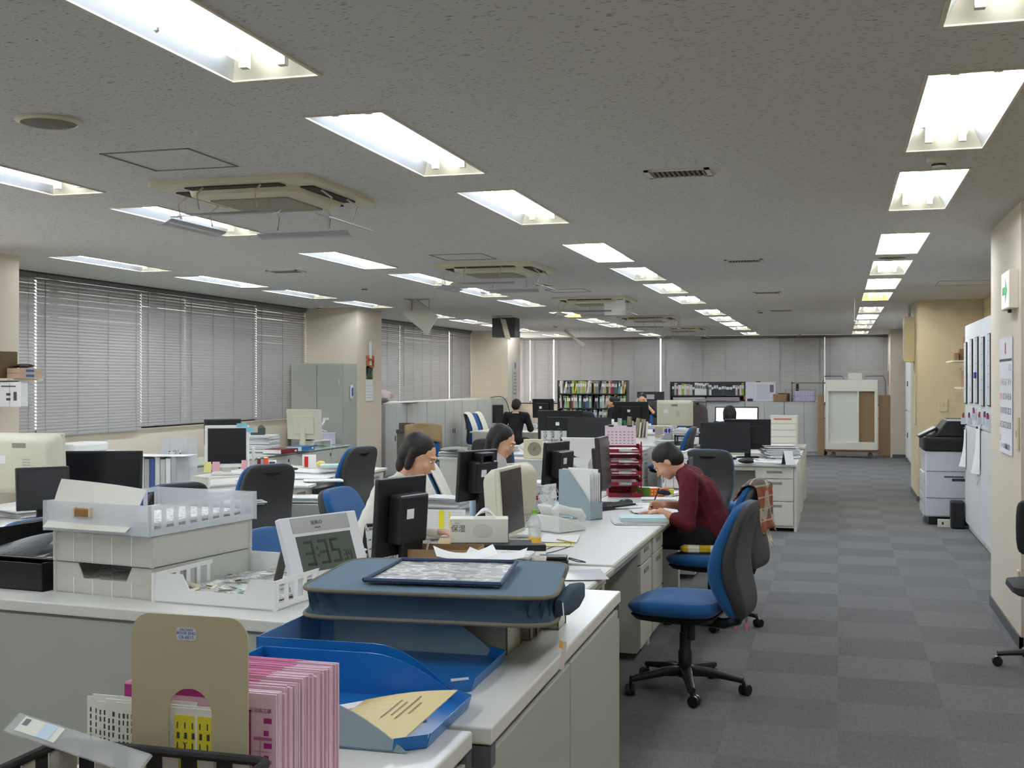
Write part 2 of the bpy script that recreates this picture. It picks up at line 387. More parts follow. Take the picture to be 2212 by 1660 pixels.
# venetian blinds, closed
def blind(a0, a1, horiz, c, zb, label, pitch=.033, grp=None):
    loc = (a0, c, 0) if horiz else (c, a0, 0); rz = 0 if horiz else 90
    t = T('venetian_blind', label, 'blind', loc, rz, grp); W = a1-a0
    hw = .021; tl = R(58)
    b = B(); z = zb+.03; zt = CEIL-.06
    dy, dz = hw*math.cos(tl), hw*math.sin(tl)
    sg = -1 if horiz else 1
    sg = 1
    while z < zt:
        jit = random.uniform(-.0012, .0012)
        b.box(0, W, -.0006, .0006, 0, .001, None, None) if False else None
        # slat: two facets, room side edge low
        s_ = -1
        p = [( .0, s_*(dy), -dz), (.0, s_*.006, .003), (.0, s_*(-dy), dz)]
        k = len(b.v)
        for x in (0, W):
            for q in p: b.v.append((x, q[1], z+q[2]+jit))
        b.f += [(k, k+1, k+4, k+3), (k+1, k+2, k+5, k+4)]; b.m += [0, 0]
        z += pitch
    b.keep = True
    so = b.o('slats', BLIND, t); so['kind'] = 'stuff'
    B().box(0, W, -.02, .02, CEIL-.055, CEIL-.012).o('head_rail', M('blind_rail', (112,112,112), .4), t)
    B().box(0, W, -.014, .014, zb, zb+.02).o('bottom_rail', BLIND, t, bev=.003)
    cb = B(); n = max(2, round(W/.6)+1)
    for i in range(n):
        x = .12+(W-.24)*i/(n-1); cb.box(x-.002, x+.002, -.022, -.019, zb+.01, CEIL-.05)
    cb.o('ladder_cord', M('blind_cord', (135,135,135), .8), t)
    B().cyl((.1,-.035,zb+.45), (.1,-.03,CEIL-.06), .003, n=6).o('tilt_wand', M('blind_cord', (135,135,135), .8), t)
    return t
XB = XL+.05
for i, (a, b_) in enumerate(((1.2,2.6),(2.63,4.4),(4.43,5.9),(5.93,7.45))):
    pass
lab = ['leftmost','second from the left','third from the left','fourth from the left','rightmost']
for i, (a, b_, z) in enumerate(((8.422,9.68,1.06),(9.694,11.476,1.04),(11.476,12.39,1.08),(12.391,14.17,1.08),(14.170,15.655,1.06))):
    blind(a, b_, False, XB, z, 'closed grey venetian blind of the large left window, '+lab[i]+' of its five')
for i, (a, b_) in enumerate(((16.622,19.53),(19.55,22.262),(22.284,23.695))):
    blind(a, b_, False, XB, 1.06, 'closed grey venetian blind of the window between the two farther pillars, '+['left','middle','right'][i]+' one')
fx = [(-7.64,-7.368),(-7.352,-6.77),(-6.742,-5.401),(-5.401,-4.125),(-4.095,-3.209),(-3.209,-1.418),(-1.418,-.511),(-.511,-.298),(-.292,1.12)]
for i, (a, b_) in enumerate(fx):
    blind(a, b_, True, YF-.06, 1.05, 'closed grey venetian blind on the far wall, '+ordn(i)+' from the left')
# ---------------- ceiling lights ----------------
REF = M('reflector_metal', (222,226,230), .3, .9)
REFY = M('reflector_warm_tint', (236,214,150), .4)  # warm look of a few lamps put into the reflector's colour
LIP = M('fixture_lip', (222,214,190), .5)
TUBEM = M('fluorescent_tube', (238,246,255), .5, emit=TUBE)
LEDM = M('led_bar', (238,246,255), .5, emit=TUBE*1.35)
SOCK = M('lamp_socket', (225,222,205), .5)
def fixture(single, L, refl):
    t = T('ceiling_light', '', 'ceiling light')
    w_, h = FWD, .085; b = B(); b.keep = True
    iw = w_-.05; il = L/2-.07
    o_ = [(-w_,-L/2,0),(w_,-L/2,0),(w_,L/2,0),(-w_,L/2,0)]; i_ = [(-iw,-il,h),(iw,-il,h),(iw,il,h),(-iw,il,h)]; endm = REFY if refl is REFY else LIP
    b.add(o_+i_, [(1,2,6,5),(3,0,4,7),(4,5,6,7)], refl); b.add(o_+i_, [(0,1,5,4),(2,3,7,6)], endm)
    b.o('reflector', refl, t)
    f = B(); e = .012
    f.box(-w_-e, w_+e, -L/2-e, -L/2, -.006, .004).box(-w_-e, w_+e, L/2, L/2+e, -.006, .004)
    f.box(-w_-e, -w_, -L/2, L/2, -.006, .004).box(w_, w_+e, -L/2, L/2, -.006, .004); f.o('trim_frame', LIP, t)
    if single:
        B().box(-.045, .045, -L/2+.03, L/2-.03, .02, .06).o('led_bar', LEDM, t, bev=.008)
    else:
        for sx in (-1, 1):
            tb = B().caps_((sx*.072, -L/2+.11, .045), (sx*.072, L/2-.11, .045), .0155, n=8).o('fluorescent_tube', TUBEM, t, smooth=True)
            for sy in (-1, 1): B().cbox((sx*.072, sy*(L/2-.085), .05), (.03,.03,.07)).o('lamp_holder', SOCK, t)
    return t
protos = {}
rown = ['the aisle row', 'the middle row', 'the row left of the aircons', 'the window row']
SING = {(0,4),(0,6),(0,9),(1,4),(1,10),(2,4),(3,5)}
YEL = {(0,7),(2,8),(3,10)}
for ri, i, x, a, b_ in FIX:
    k = (((ri,i) in SING), ((ri,i) in YEL))
    first = k not in protos
    if first: protos[k] = fixture(k[0], 1.40, REFY if k[1] else REF)
    n_ = i-(2 if ri == 2 else 3 if ri == 3 else 1); where = ordn(n_)+' seen from the camera' if n_ >= 0 else ('out of view overhead, number %s' % ordn(-n_-1))
    lb = ('single-bar ' if k[0] else 'twin-tube ')+('warm-toned ' if k[1] else '')+'ceiling light, '+where+' in '+rown[ri]
    if first: r = protos[k]; r.location = (x, (a+b_)/2, CEIL); r['label'] = lb; r['group'] = 'recessed ceiling lights'
    else: dup(protos[k], (x, (a+b_)/2, CEIL), 0, lb, 'recessed ceiling lights')
# pull cords hanging from a few fixtures
for (px, py, dz, lb) in ((338,55,.09,'short pull cord with ring under the nearest middle-row ceiling light'),(396,485,.05,'short pull cord with ring under a left-row ceiling light'),(1846,692,.3,'long pull cord under a far aisle ceiling light')):
    p = G(px, py, CEIL-dz); t = T('pull_cord', lb, 'cord', (p.x, p.y, CEIL))
    B().cyl((0,0,0),(0,0,-dz), .0015, n=5).o('cord', WHITE, t); B().lathe([(.002,0),(.008,-.006),(.008,-.014),(.002,-.02)], (0,0,-dz), 8).o('pull_ring', WHITE, t)
# ---------------- air conditioners ----------------
ACM = M('aircon_cream', (216,208,182), .5); ACG = M('aircon_grille', (150,144,122), .6); ACD = M('aircon_dark_slot', (60,54,44), .7)
WING = M('deflector_grey', (180,180,182), .3, alpha=.85)
def aircon():
    t = T('ceiling_air_conditioner', '', 'air conditioner')
    B().prism(rrect(.475,.475,.03), -.03, .005).o('cover_panel', ACM, t, bev=.006)
    b = B()
    for s in (-1, 1):
        b.cbox((s*.375,0,-.033),(.075,.56,.01), (0,0,0)).cbox((0,s*.375,-.033),(.56,.075,.01))
    b.o('outlet_slots', ACD, t)
    r_ = rrect(.335,.335,.09, 5)
    B().loft([[(x,y,-.03) for x,y in r_],[(x*.98,y*.98,-.06) for x,y in r_],[(x*.82,y*.82,-.075) for x,y in r_]]).o('centre_panel', ACM, t, smooth=True)
    g = B().prism(rrect(.235,.235,.02), -.083, -.07); g.o('intake_grille', ACG, t)
    for k, (dx, dy) in enumerate(((1,0),(-1,0),(0,-1),(0,1))):
        a = math.atan2(dy, dx)
        rot = Matrix.Rotation(a, 3, 'Z')
        vm = B(); pts = []
        def fn(u, v, rot=rot): 
            x = .43+.085*v; z = -.175-.025*v-.008*math.sin(v*math.pi); return rot @ Vector((x, -.3+.6*u, z))
        vm.slab(fn, 6, 4, .004); vn = vm.o('air_deflector', WING, t)
        for s in (-1, 1):
            p0 = rot @ Vector((.40, s*.17, -.03)); p1 = rot @ Vector((.47, s*.17, -.08)); p2 = rot @ Vector((.45, s*.17, -.16))
            B().tube([p0, p1, p2], .006, 6).o('hanger', ACM, vn)
    return t
acs = [(-3.10,5.92,'ceiling cassette air conditioner nearest to the camera with hanging wind deflectors'),
       (-3.10,10.46,'second nearest ceiling cassette air conditioner, left of the middle light row'),
       (-3.05,14.85,'third ceiling cassette air conditioner with a paper hung on its deflector'),
       (-3.05,19.3,'fourth ceiling cassette air conditioner far down the ceiling'),
       (-3.0,23.4,'farthest ceiling cassette air conditioner near the far blinds')]
ac = aircon()
for i, (x, y, lb) in enumerate(acs):
    if i == 0: ac.location = (x,y,CEIL); ac['label'] = lb; ac['group'] = 'ceiling air conditioners'
    else: dup(ac, (x,y,CEIL), 0, lb, 'ceiling air conditioners')
p = GY(1328, 660, 14.6); tag(B().slab(lambda u,v: (-.14+.28*u, -.03*math.cos(v*3), .08-.2*v), 2, 5, .002).o('paper_sheet', PAPER), 'white paper hung from the third air conditioner', 'paper', loc=p)
HATCH = M('hatch_frame', (128,126,118), .5)
for i, (cx, cy) in enumerate(((-3.11,4.95),(-3.11,9.5),(-3.08,13.4))):
    b = B()
    for q in (-1, 1): b.box(-.235,.235, q*.23-.005, q*.23+.005, -.004, 0).box(q*.23-.005, q*.23+.005, -.235,.235, -.004, 0)
    tag(b.o('access_hatch', HATCH), 'square access hatch in the ceiling before the '+ordn(i)+' air conditioner', 'ceiling hatch', 'ceiling access hatches', (cx, cy, CEIL))
b = B()
for q in (-1, 1): b.box(-.305,.305, q*.3-.004, q*.3+.004, -.003, 0).box(q*.3-.004, q*.3+.004, -.305,.305, -.003, 0)
tag(b.o('access_hatch', HATCH), 'square access hatch in the ceiling near the right wall pier', 'ceiling hatch', 'ceiling access hatches', (1.35, 13.5, CEIL))
# vents
def vent(px, py, w_, d_, lb):
    p = G(px, py, CEIL); t = T('ceiling_vent', lb, 'vent', (p.x, p.y, CEIL), 0, 'slotted ceiling vents')
    b = B(); e = .025
    b.box(-w_/2, w_/2, -d_/2, -d_/2+e, -.008, .0).box(-w_/2, w_/2, d_/2-e, d_/2, -.008, 0).box(-w_/2, -w_/2+e, -d_/2, d_/2, -.008, 0).box(w_/2-e, w_/2, -d_/2, d_/2, -.008, 0)
    b.o('vent_frame', LIP, t)
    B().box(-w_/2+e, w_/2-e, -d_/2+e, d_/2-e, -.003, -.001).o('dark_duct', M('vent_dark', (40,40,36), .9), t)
    s = B(); n = 11
    for i in range(n): x = -w_/2+e+(w_-2*e)*(i+.5)/n; s.cbox((x, 0, -.006), (.004, d_-2*e, .012), (0, 25, 0))
    s.o('vent_slats', ACG, t)
for px, py, lb in ((1466,373,'slotted ceiling vent nearest to the camera right of the middle lights'),(1607,563,'second slotted ceiling vent along the aisle side'),(1658,632,'third slotted ceiling vent along the aisle side'),(1687,671,'farthest slotted ceiling vent along the aisle side'),(618,586,'slotted ceiling vent between the left light rows'),(905,646,'slotted ceiling vent above the first hanging deflector board'),(1087,682,'slotted ceiling vent above the second hanging deflector board')):
    vent(px, py, .33, .22, lb)
def speaker(px, py, r, lb):
    p = G(px, py, CEIL); t = T('ceiling_speaker', lb, 'speaker', (p.x, p.y, CEIL), 0, 'round ceiling speakers')
    B().lathe([(r,0),(r,-.008),(r*.86,-.016),(r*.84,-.01),(r*.84,0)], n=32).o('speaker_rim', ACM, t, smooth=True)
    B().lathe([(r*.84,-.002),(r*.83,-.012),(.001,-.02)], n=32).o('speaker_grille', M('speaker_grille', (118,114,100), .7), t, smooth=True)
speaker(106, 260, .13, 'large round ceiling speaker at upper left'); speaker(1926, 554, .14, 'round ceiling speaker in the aisle light row'); speaker(1175, 614, .13, 'round ceiling speaker right of the second air conditioner'); speaker(1428, 695, .13, 'small round ceiling speaker near the far air conditioners')
def smoke(px, py, lb):
    p = G(px, py, CEIL); t = T('smoke_detector', lb, 'smoke detector', (p.x, p.y, CEIL), 0, 'ceiling smoke detectors')
    B().lathe([(.058,0),(.056,-.018),(.04,-.026),(.001,-.026)], n=24).o('detector_base', M('detector_plastic', (214,210,196), .5), t, smooth=True)
    B().lathe([(.034,-.026),(.034,-.034),(.03,-.036),(.001,-.036)], n=16).o('sensor_ring', BLK, t); B().lathe([(.032,-.036),(.028,-.046),(.001,-.047)], n=16).o('sensor_cap', M('detector_plastic', (214,210,196), .5), t, smooth=True)
for px, py, lb in ((2028,343,'smoke detector between the two nearest aisle lights'),(787,620,'smoke detector between the left light rows'),(690,662,'smoke detector above the large left pillar'),(1200,704,'smoke detector near the far wall, left of the light row'),(1643,672,'smoke detector right of the far middle lights'),(1725,722,'smoke detector close to the far blinds')):
    smoke(px, py, lb)
# hanging deflector boards under vents
def dboard(px, py, rot, size, lb):
    p = G(px, py, CEIL); t = T('deflector_board', lb, 'deflector board', (p.x, p.y, CEIL-.02))
    B().cbox((0,0,-.2), size, rot).o('board', M('board_beige', (196,190,172), .6), t)
    for q in (-.12, .12): B().cyl((q,0,0),(q,0,-.14), .003, n=5).o('hanger', WIRE, t)
dboard(908, 645, (0,35,-12), (.46,.03,.28), 'slanted deflector board hanging below the ceiling before the second window')
dboard(1092, 683, (0,75,0), (.35,.3,.01), 'upright deflector board hanging below the ceiling by the far pillar')
tag(B().box(-.2,.2,-.15,.15,-.33,-.01).o('duct_box', M('duct_dark', (74,76,76), .6)), 'dark square duct box hanging from the ceiling by the far pillar', 'duct box', loc=(G(1090,683,CEIL).x-.15, G(1090,683,CEIL).y+.6, CEIL))
dboard(1240, 706, (0,38,0), (.5,.03,.05), 'thin slanted deflector board against the far blinds')
# ---------------- office chair ----------------
def office_chair(label='', front=BLUE):
    t = T('office_chair', label, 'office chair')
    # seat cushion
    rings = []
    for z, k in ((.405,.80),(.415,.92),(.44,1.0),(.47,1.0),(.488,.95),(.495,.8),(.497,.4)):
        rings.append([(x*k, -.03+y*k-(.006 if z > .45 else 0), z-(.018*max(0,(-y-.12))/.1 if z > .45 else 0)) for x, y in rrect(.245,.235,.12,5)])
    B().loft(rings).o('seat', front, t, smooth=True, sub=1)
    B().loft([[(x, -.03+y, z) for x, y in rrect(a,b_,.08,4)] for z, a, b_ in ((.365,.13,.13),(.385,.20,.2),(.41,.225,.215))]).o('seat_pan', BLK, t, smooth=True)
    prof = [(.405,.262,.318,.13),(.43,.245,.332,.165),(.465,.225,.338,.18),(.50,.205,.335,.19),(.56,.172,.322,.205),(.63,.155,.30,.22),(.71,.165,.295,.228),(.79,.195,.305,.23),(.87,.235,.325,.226),(.93,.265,.342,.215),(.97,.29,.350,.185),(.99,.306,.345,.13)]
    fr, sh = [], []
    for z, yf, yb, hw in prof:
        ym = yf+.45*(yb-yf); th = (ym-yf)/2+.006
        fr.append([(x, yf+th+y-(.0), z+.002) for x, y in rrect(hw, th, min(th,hw)*.8, 4)])
        th2 = (yb-ym)/2+.004
        sh.append([(x, ym+th2+y, z) for x, y in rrect(hw*.985, th2, min(th2,hw)*.9, 4)])
    B().loft(fr).o('backrest', front, t, smooth=True, sub=1)
    so = B().loft(sh).o('back_shell', SHELLG, t, smooth=True, sub=1)
    # recessed grip in the shell
    B().slab(lambda u, v: ((u-.5)*.16, .352+.002*math.cos((u-.5)*2), .925-.020*v*math.sin(math.pi*u)-.0), 10, 2, .002).o('grip_recess', BLK, so)
    B().tube([(0,.05,.37),(0,.2,.36),(0,.27,.38),(0,.30,.46)], [.03,.028,.026,.022], 8).o('back_support', BLK, t, smooth=True)
    B().lathe([(.034,.10),(.036,.2),(.030,.215),(.029,.30),(.024,.30),(.023,.37),(.05,.372)], n=18).o('gas_column', BLK, t, smooth=True)
    B().cyl((.12,.06,.37),(.12,.06,.29),.022,n=14).o('tension_knob', BLK, t, bev=.004)
    hub = B().lathe([(.045,.075),(.052,.09),(.048,.13),(.036,.14)], n=20).o('base_hub', BLK, t, smooth=True)
    for k in range(5):
        a = R(72*k+20); q = Matrix.Rotation(a, 3, 'Z'); rings = []
        for r_, zc, w_, h_ in ((.03,.105,.030,.026),(.12,.104,.026,.02),(.22,.09,.021,.016),(.30,.078,.02,.014)):
            rings.append([q @ Vector((r_, x, zc+z)) for x, z in rrect(w_, h_, .009, 2)])
        B().loft(rings).o('base_leg', BLK, t, smooth=True)
        c0 = q @ Vector((.30,0,0)); sp = Matrix.Rotation(a+1.1, 3, 'Z')
        cb = B()
        for s in (-1, 1):
            ax = sp @ Vector((0, 1, 0)); off = sp @ Vector((.014,0,0))
            c1 = Vector((c0.x, c0.y, .029))+off
            cb.cyl(c1+ax*(s*.004), c1+ax*(s*.024), .029, n=14)
        cb.cyl((c0.x,c0.y,.03),(c0.x,c0.y,.075), .009, n=8)
        cb.o('caster', M('caster_black', (22,22,23), .35), t, bev=.003)
    return t
chair0 = office_chair()
_first = [True]
def chair(x, y, face, label):
    g = 'office chairs'
    if _first[0]:
        _first[0] = False; chair0.location = (x,y,0); chair0.rotation_euler = (0,0,R(face)); chair0['label'] = label; chair0['group'] = g; return chair0
    return dup(chair0, (x,y,0), face, label, g)
# facing: -90 looks to -X (left), 90 looks to +X, 180 looks away from the camera, 0 looks at the camera
chair(-.76, 6.0, -97, 'blue office chair standing in the aisle at the near desk')
woman_chair = chair(-.80, 7.72, -104, 'blue office chair of the person in dark red, with plaid blanket on its back')
chair(-1.12, 10.75, 180, 'dark-backed office chair facing away behind the person in dark red')
chair(-2.44, 6.10, 90, 'blue office chair under the person in the white sweatshirt')
near_left = chair(-2.36, 4.98, 86, 'empty blue office chair right behind the white perforated tray')
jacket_chair = chair(-2.62, 7.95, 90, 'blue office chair with a white jacket over its back')
chair(-4.30, 7.87, -120, 'large dark-backed office chair left of the desk clock')
chair(-4.58, 10.1, -106, 'dark-backed office chair farther along the left desks')
chair(-3.75, 4.35, -88, 'dark office chair cut off by the left edge of the photo')
chair(-4.1, 6.25, -112, 'office chair whose back rises just behind the translucent tray')
brown_chair = chair(-5.35, 14.6, 20, 'office chair covered by a brown jacket before the far lockers')
chair(-2.18, 15.5, -90, 'office chair beside the twin black monitors')
chair(-6.3, 20.6, 70, 'far office chair with a white cloth over its back')
chair(-3.9, 24.0, 20, 'far blue office chair before the bookcase, left one')
chair(-3.05, 24.3, 5, 'far blue office chair before the bookcase, right one')
chair(-4.9, 23.0, 180, 'far dark office chair left of the seated pair')
chair(-3.55, 12.1, 180, 'dark office chair behind the black monitor with a grip')
# ---------------- desks ----------------
def desk(label, cx, cy, rz, W=1.39, D=.69, ped='R', ztop=.70, group='office desks'):
    t = T('office_desk', label, 'desk', (cx, cy, 0), rz, group)
    B().box(-W/2, W/2, -D/2, D/2, ztop-.03, ztop).o('desktop', DTOP, t, bev=.006)
    B().box(-W/2, W/2, -D/2-.004, -D/2+.004, ztop-.028, ztop-.004).o('front_edge', DEDGE, t, bev=.003)
    for s in (-1, 1): B().box(s*(W/2-.014)-.014, s*(W/2-.014)+.014, -D/2+.05, D/2-.01, .0, ztop-.03).o('side_panel', STEEL, t, bev=.003)
    B().box(-W/2+.028, W/2-.028, D/2-.05, D/2-.035, .12, ztop-.03).o('modesty_panel', STEEL, t)
    B().box(-W/2+.03, W/2-.03, -D/2+.03, -D/2+.06, ztop-.075, ztop-.03).o('apron_rail', STEEL, t)
    if ped:
        s = 1 if ped == 'R' else -1; x0, x1 = s*(W/2-.03), s*(W/2-.43); x0, x1 = min(x0,x1), max(x0,x1)
        B().box(x0, x1, -D/2+.05, D/2-.06, .04, ztop-.032).o('pedestal', STEEL, t)
        zs = [ztop-.04, ztop-.16, ztop-.40, .06]
        for a, b_ in zip(zs[:-1], zs[1:]):
            d = B().box(x0+.006, x1-.006, -D/2+.028, -D/2+.05, b_+.004, a-.004).o('drawer', STEEL, t, bev=.004)
            m = (x0+x1)/2; B().box(m-.08, m+.08, -D/2+.024, -D/2+.03, a-.06, a-.035).o('handle_recess', M('handle_grey', (140,136,122), .5), d, bev=.002)
    return t
XR = -1.056
# island beside the aisle; right hand side looks to the aisle
for i, (y0, y1, pd, zt) in enumerate(((4.17,5.57,None,.69),(5.58,6.985,'R',.70),(6.995,8.385,'L',.70),(8.395,9.78,'R',.70))):
    desk('aisle-side desk of the near island, '+ordn(i)+' from the camera', XR-.345, (y0+y1)/2, 90, y1-y0, .69, pd, zt)
    desk('window-side desk of the near island, '+ordn(i)+' from the camera', XR-1.04, (y0+y1)/2, -90, y1-y0, .69, pd, zt)
for i, (y0, y1) in enumerate(((3.9,5.29),(5.3,6.69),(6.7,8.09),(8.1,9.49),(9.5,11.2))):
    desk('right-facing desk of the left island, '+ordn(i)+' from the camera', -4.5-.345, (y0+y1)/2, 90, y1-y0, .69, 'R')
    desk('window-facing desk of the left island, '+ordn(i)+' from the camera', -4.5-1.04, (y0+y1)/2, -90, y1-y0, .69, 'L')
def island(x0, ys, z, word):
    for i in range(len(ys)-1):
        for s, dx, rz in ((0, .345, -90), (1, 1.04, 90)):
            desk('%s desk of the %s, %s one' % (('window-side','aisle-side')[s], word, ordn(i)), x0+dx, (ys[i]+ys[i+1])/2, rz, ys[i+1]-ys[i]-.01, .69, 'L' if s else 'R', z)
island(-4.55, (12.85, 14.25, 15.65), .70, 'second island past the white-clad people')
for i in range(2): desk('aisle-facing extra desk beside the second island, '+('nearer','farther')[i]+' one', -2.80, (13.55,14.95)[i], 90, 1.39, .69, 'R', .70)
island(-3.35, (15.9, 17.3, 18.7), .70, 'middle island behind the black monitors')
island(-6.3, (19.6, 21.0, 22.4), .70, 'far left island by the second pillar')
island(-4.1, (19.6, 21.0, 22.4), .70, 'far island before the bookcase')
desk('desk with drawers standing crosswise at the aisle, below twin black monitors', -1.14, 12.88, 0, 1.44, .70, 'R', .72)
desk('desk opposite the crosswise aisle desk', -1.14, 13.6, 180, 1.44, .70, 'L', .72)
for i, y in enumerate((14.75, 16.2)):
    desk('far crosswise desk along the aisle, '+('nearer','farther')[i]+' of two', -1.14, y, 0, 1.44, .70, 'R', .72)
# desk drawer wagon with papers beside the left chairs
def wagon(x, y, rz, label, z=.60, w_=.40, d_=.56):
    t = T('drawer_wagon', label, 'drawer unit', (x,y,0), rz)
    B().box(-w_/2, w_/2, -d_/2, d_/2, .05, z).o('body', CAB, t, bev=.004)
    for a, b_ in ((z-.015, z-.22), (z-.225, .07)):
        d = B().box(-w_/2+.008, w_/2-.008, -d_/2-.018, -d_/2, b_, a).o('drawer', STEEL, t, bev=.004)
        B().box(-.1, .1, -d_/2-.022, -d_/2-.015, a-.06, a-.04).o('handle_recess', M('handle_grey', (140,136,122), .5), d)
    for sx in (-1,1):
        for sy in (-1,1): B().cyl((sx*(w_/2-.05), sy*(d_/2-.05)-.008, .025), (sx*(w_/2-.05), sy*(d_/2-.05)+.008, .025), .025, n=12).cyl((sx*(w_/2-.05), sy*(d_/2-.05), .02),(sx*(w_/2-.05), sy*(d_/2-.05), .052), .01, n=6).o('caster', BLK, t)
    return t
wagon(-4.22, 8.75, 90, 'low drawer wagon with papers on top, between the two left chairs')
# ---------------- monitors ----------------
def monitor(label, p, face, w_=.38, h_=.31, style='black', z0=.11, tilt=4, deep=.05, grp='computer monitors', notes=(), handle=False, sticker=False, allin=False, base=True, lit=False):
    body = {'black': BLK, 'cream': CREAM, 'beige': M('beige_plastic', (200,192,172), .5), 'white': WHITE, 'brown': M('brown_black_plastic', (52,46,46), .45)}[style]
    t = T('monitor', label, 'monitor', p, face, grp)
    mx = Matrix.Translation((0,0,z0)) @ Euler((R(-tilt),0,0)).to_matrix().to_4x4()
    b = B().box(-w_/2, w_/2, 0, .028, 0, h_, None, mx)
    hs = b.o('housing', body, t, bev=.006)
    e = .018 if style != 'white' else .026
    B().box(-w_/2+e, w_/2-e, -.003, .004, e+.006, h_-e, None, mx).o('screen', M('screen_lit', (226,224,236), .4, emit=.75) if lit else SCRN, t)
    if allin:
        B().loft([[mx @ Vector((x, .028+dd, h_/2+z)) for x, z in rrect(w_/2*k, h_/2*k, .04*k, 3)] for dd, k in ((0,.985),(.03,.97),(.075,.80),(.085,.72))]).o('rear_cover', body, t, smooth=True)
        if w_ > .3:
            B().box(-.05,.05,.112,.1145,h_*.78,h_*.86, None, mx).o('grip_recess', cm((150,148,132)), t); B().box(.10,.17,.1135,.1145,h_*.52,h_*.66, None, mx).o('white_sticker', PAPER, t)
            g = B()
            for i in range(5): g.box(-.08,-.02,.1135,.1142,h_*(.40+.045*i),h_*(.42+.045*i), None, mx)
            g.o('rating_label', cm((176,174,168)), t)
    else:
        B().box(-w_*.30, w_*.30, .028, .028+deep, h_*.18, h_*.80, None, mx).o('rear_cover', body, t, bev=.012)
    if handle:
        hz = h_*.80
        hb = B().box(-.065,-.045, .035, .03+deep, hz-.01, hz+.045, None, mx).box(.045,.065, .035, .03+deep, hz-.01, hz+.045, None, mx).box(-.065,.065,.035,.03+deep,hz+.035,hz+.055,None,mx)
        hb.o('carry_handle', body, t, bev=.004)
    if sticker: B().box(w_*.02, w_*.02+.05, .028+deep, .0295+deep, h_*.5, h_*.5+.045, None, mx).o('white_sticker', PAPER, t)
    if base:
        B().box(-.035,.035,.045,.075,.005,z0+h_*.4).o('stand_neck', body, t, bev=.006)
        B().loft([[(x, .05+y, z) for x, y in rrect(.13*k,.10*k,.05,4)] for z, k in ((0,1),(.012,1),(.018,.9))]).o('stand_base', body, t, smooth=True)
    for (nx, nz, nw, nh, col) in notes:
        B().box(nx, nx+nw, -.005, -.003, nz, nz+nh, None, mx).o('sticky_note', M('note_%d_%d_%d' % col, col, .8), t)
    return t
YN, PN, BN = (238,230,150), (240,180,190), (130,205,225)
monitor('black monitor seen from behind just past the desk clock', (-1.97,5.0,.70), -108, .345,.36,'black', z0=.10, sticker=True, handle=False, deep=.075)
monitor('black monitor with carry handle seen from behind, left of the cream monitor', (-2.24,7.05,.70), -112, .37,.32,'black', z0=.14, handle=True, sticker=True, deep=.07)
monitor('cream monitor turned toward the aisle, near the tissue box', (-1.71,6.13,.70), 88, .40,.38,'cream', z0=.05, deep=.03, allin=True)
monitor('cream monitor back behind the other cream monitor', (-1.93,6.9,.70), 242, .19,.335,'beige', z0=.06, allin=True)
monitor('black monitor with sticker seen edge-on by the blue file box', (-2.04,8.36,.70), -104, .38,.31,'black', z0=.14, handle=False, sticker=True, deep=.08)
monitor('brown-black monitor turned sideways before the red letter racks', (-1.60,8.2,.70), 90, .38,.38,'brown', z0=.12, deep=.045, notes=())
monitor('black screen with thin frame on the left island', (-5.2,7.36,.70), 20, .57,.335,'black', z0=.05)
monitor('cream all-in-one computer seen from behind at the left edge', (-5.42,6.85,.70), 188, .56,.42,'cream', z0=.12, allin=True)
monitor('dark laptop-like screen before the cream all-in-one computer', (-4.80,6.2,.70), 48, .32,.27,'black', z0=.09, tilt=10)
monitor('white-framed monitor with sticky notes on its frame', (-5.02,8.85,.80), 30, .37,.36,'white', z0=.06, notes=((-.19,-.04,.06,.09,YN),(-.12,-.03,.06,.08,PN),(.12,-.02,.05,.08,PN),(.08,.345,.09,.03,BN),(.16,.30,.06,.04,BN)))
monitor('cream monitor on a tall stand seen from behind on the window-side cabinets', (-6.83,14.1,.70), 172, .54,.40,'cream', z0=.12, deep=.02, allin=False)
monitor('curved black screen edge behind the white-framed monitor', (-6.80,11.9,.70), 40, .42,.30,'black', z0=.16)
monitor('black monitor left of the crosswise desk pair', (-1.22,13.12,.72), 4, .55,.34,'black', z0=.075)
monitor('black monitor right of the crosswise desk pair with sticker on its back', (-1.0,13.55,.72), 184, .52,.34,'black', z0=.10, deep=.03, sticker=True)
monitor('wide black screen above the white screen board in the middle', (-3.02,14.3,.70), 2, .56,.37,'black', z0=.07)
monitor('tall black monitor back with desk calendar beside it in the middle', (-3.62,15.3,.70), 186, .62,.40,'black', z0=.10, deep=.03, sticker=True)
monitor('black monitor back with slot handle before the seated pair', (-3.45,19.9,.70), 181, .60,.36,'black', z0=.18, deep=.03, sticker=True)
monitor('cream all-in-one computer back in the far middle', (-2.45,18.1,.70), 184, .56,.40,'cream', z0=.20, allin=True)
monitor('black monitor back on the far left desk', (-5.35,21.2,.70), 176, .42,.36,'black', z0=.20, deep=.05, sticker=True)
monitor('slim black monitor near the far left chair', (-5.9,20.0,.70), 200, .2,.33,'brown', z0=.14)
monitor('lit white screen before the dark-haired person', (-1.36,16.35,.72), 0, .60,.36,'black', z0=.16, lit=True)

woman_chair.scale = (1,1,.955); near_left.scale = (1,1,.90)
# ---------------- desk things ----------------
DZ = .702

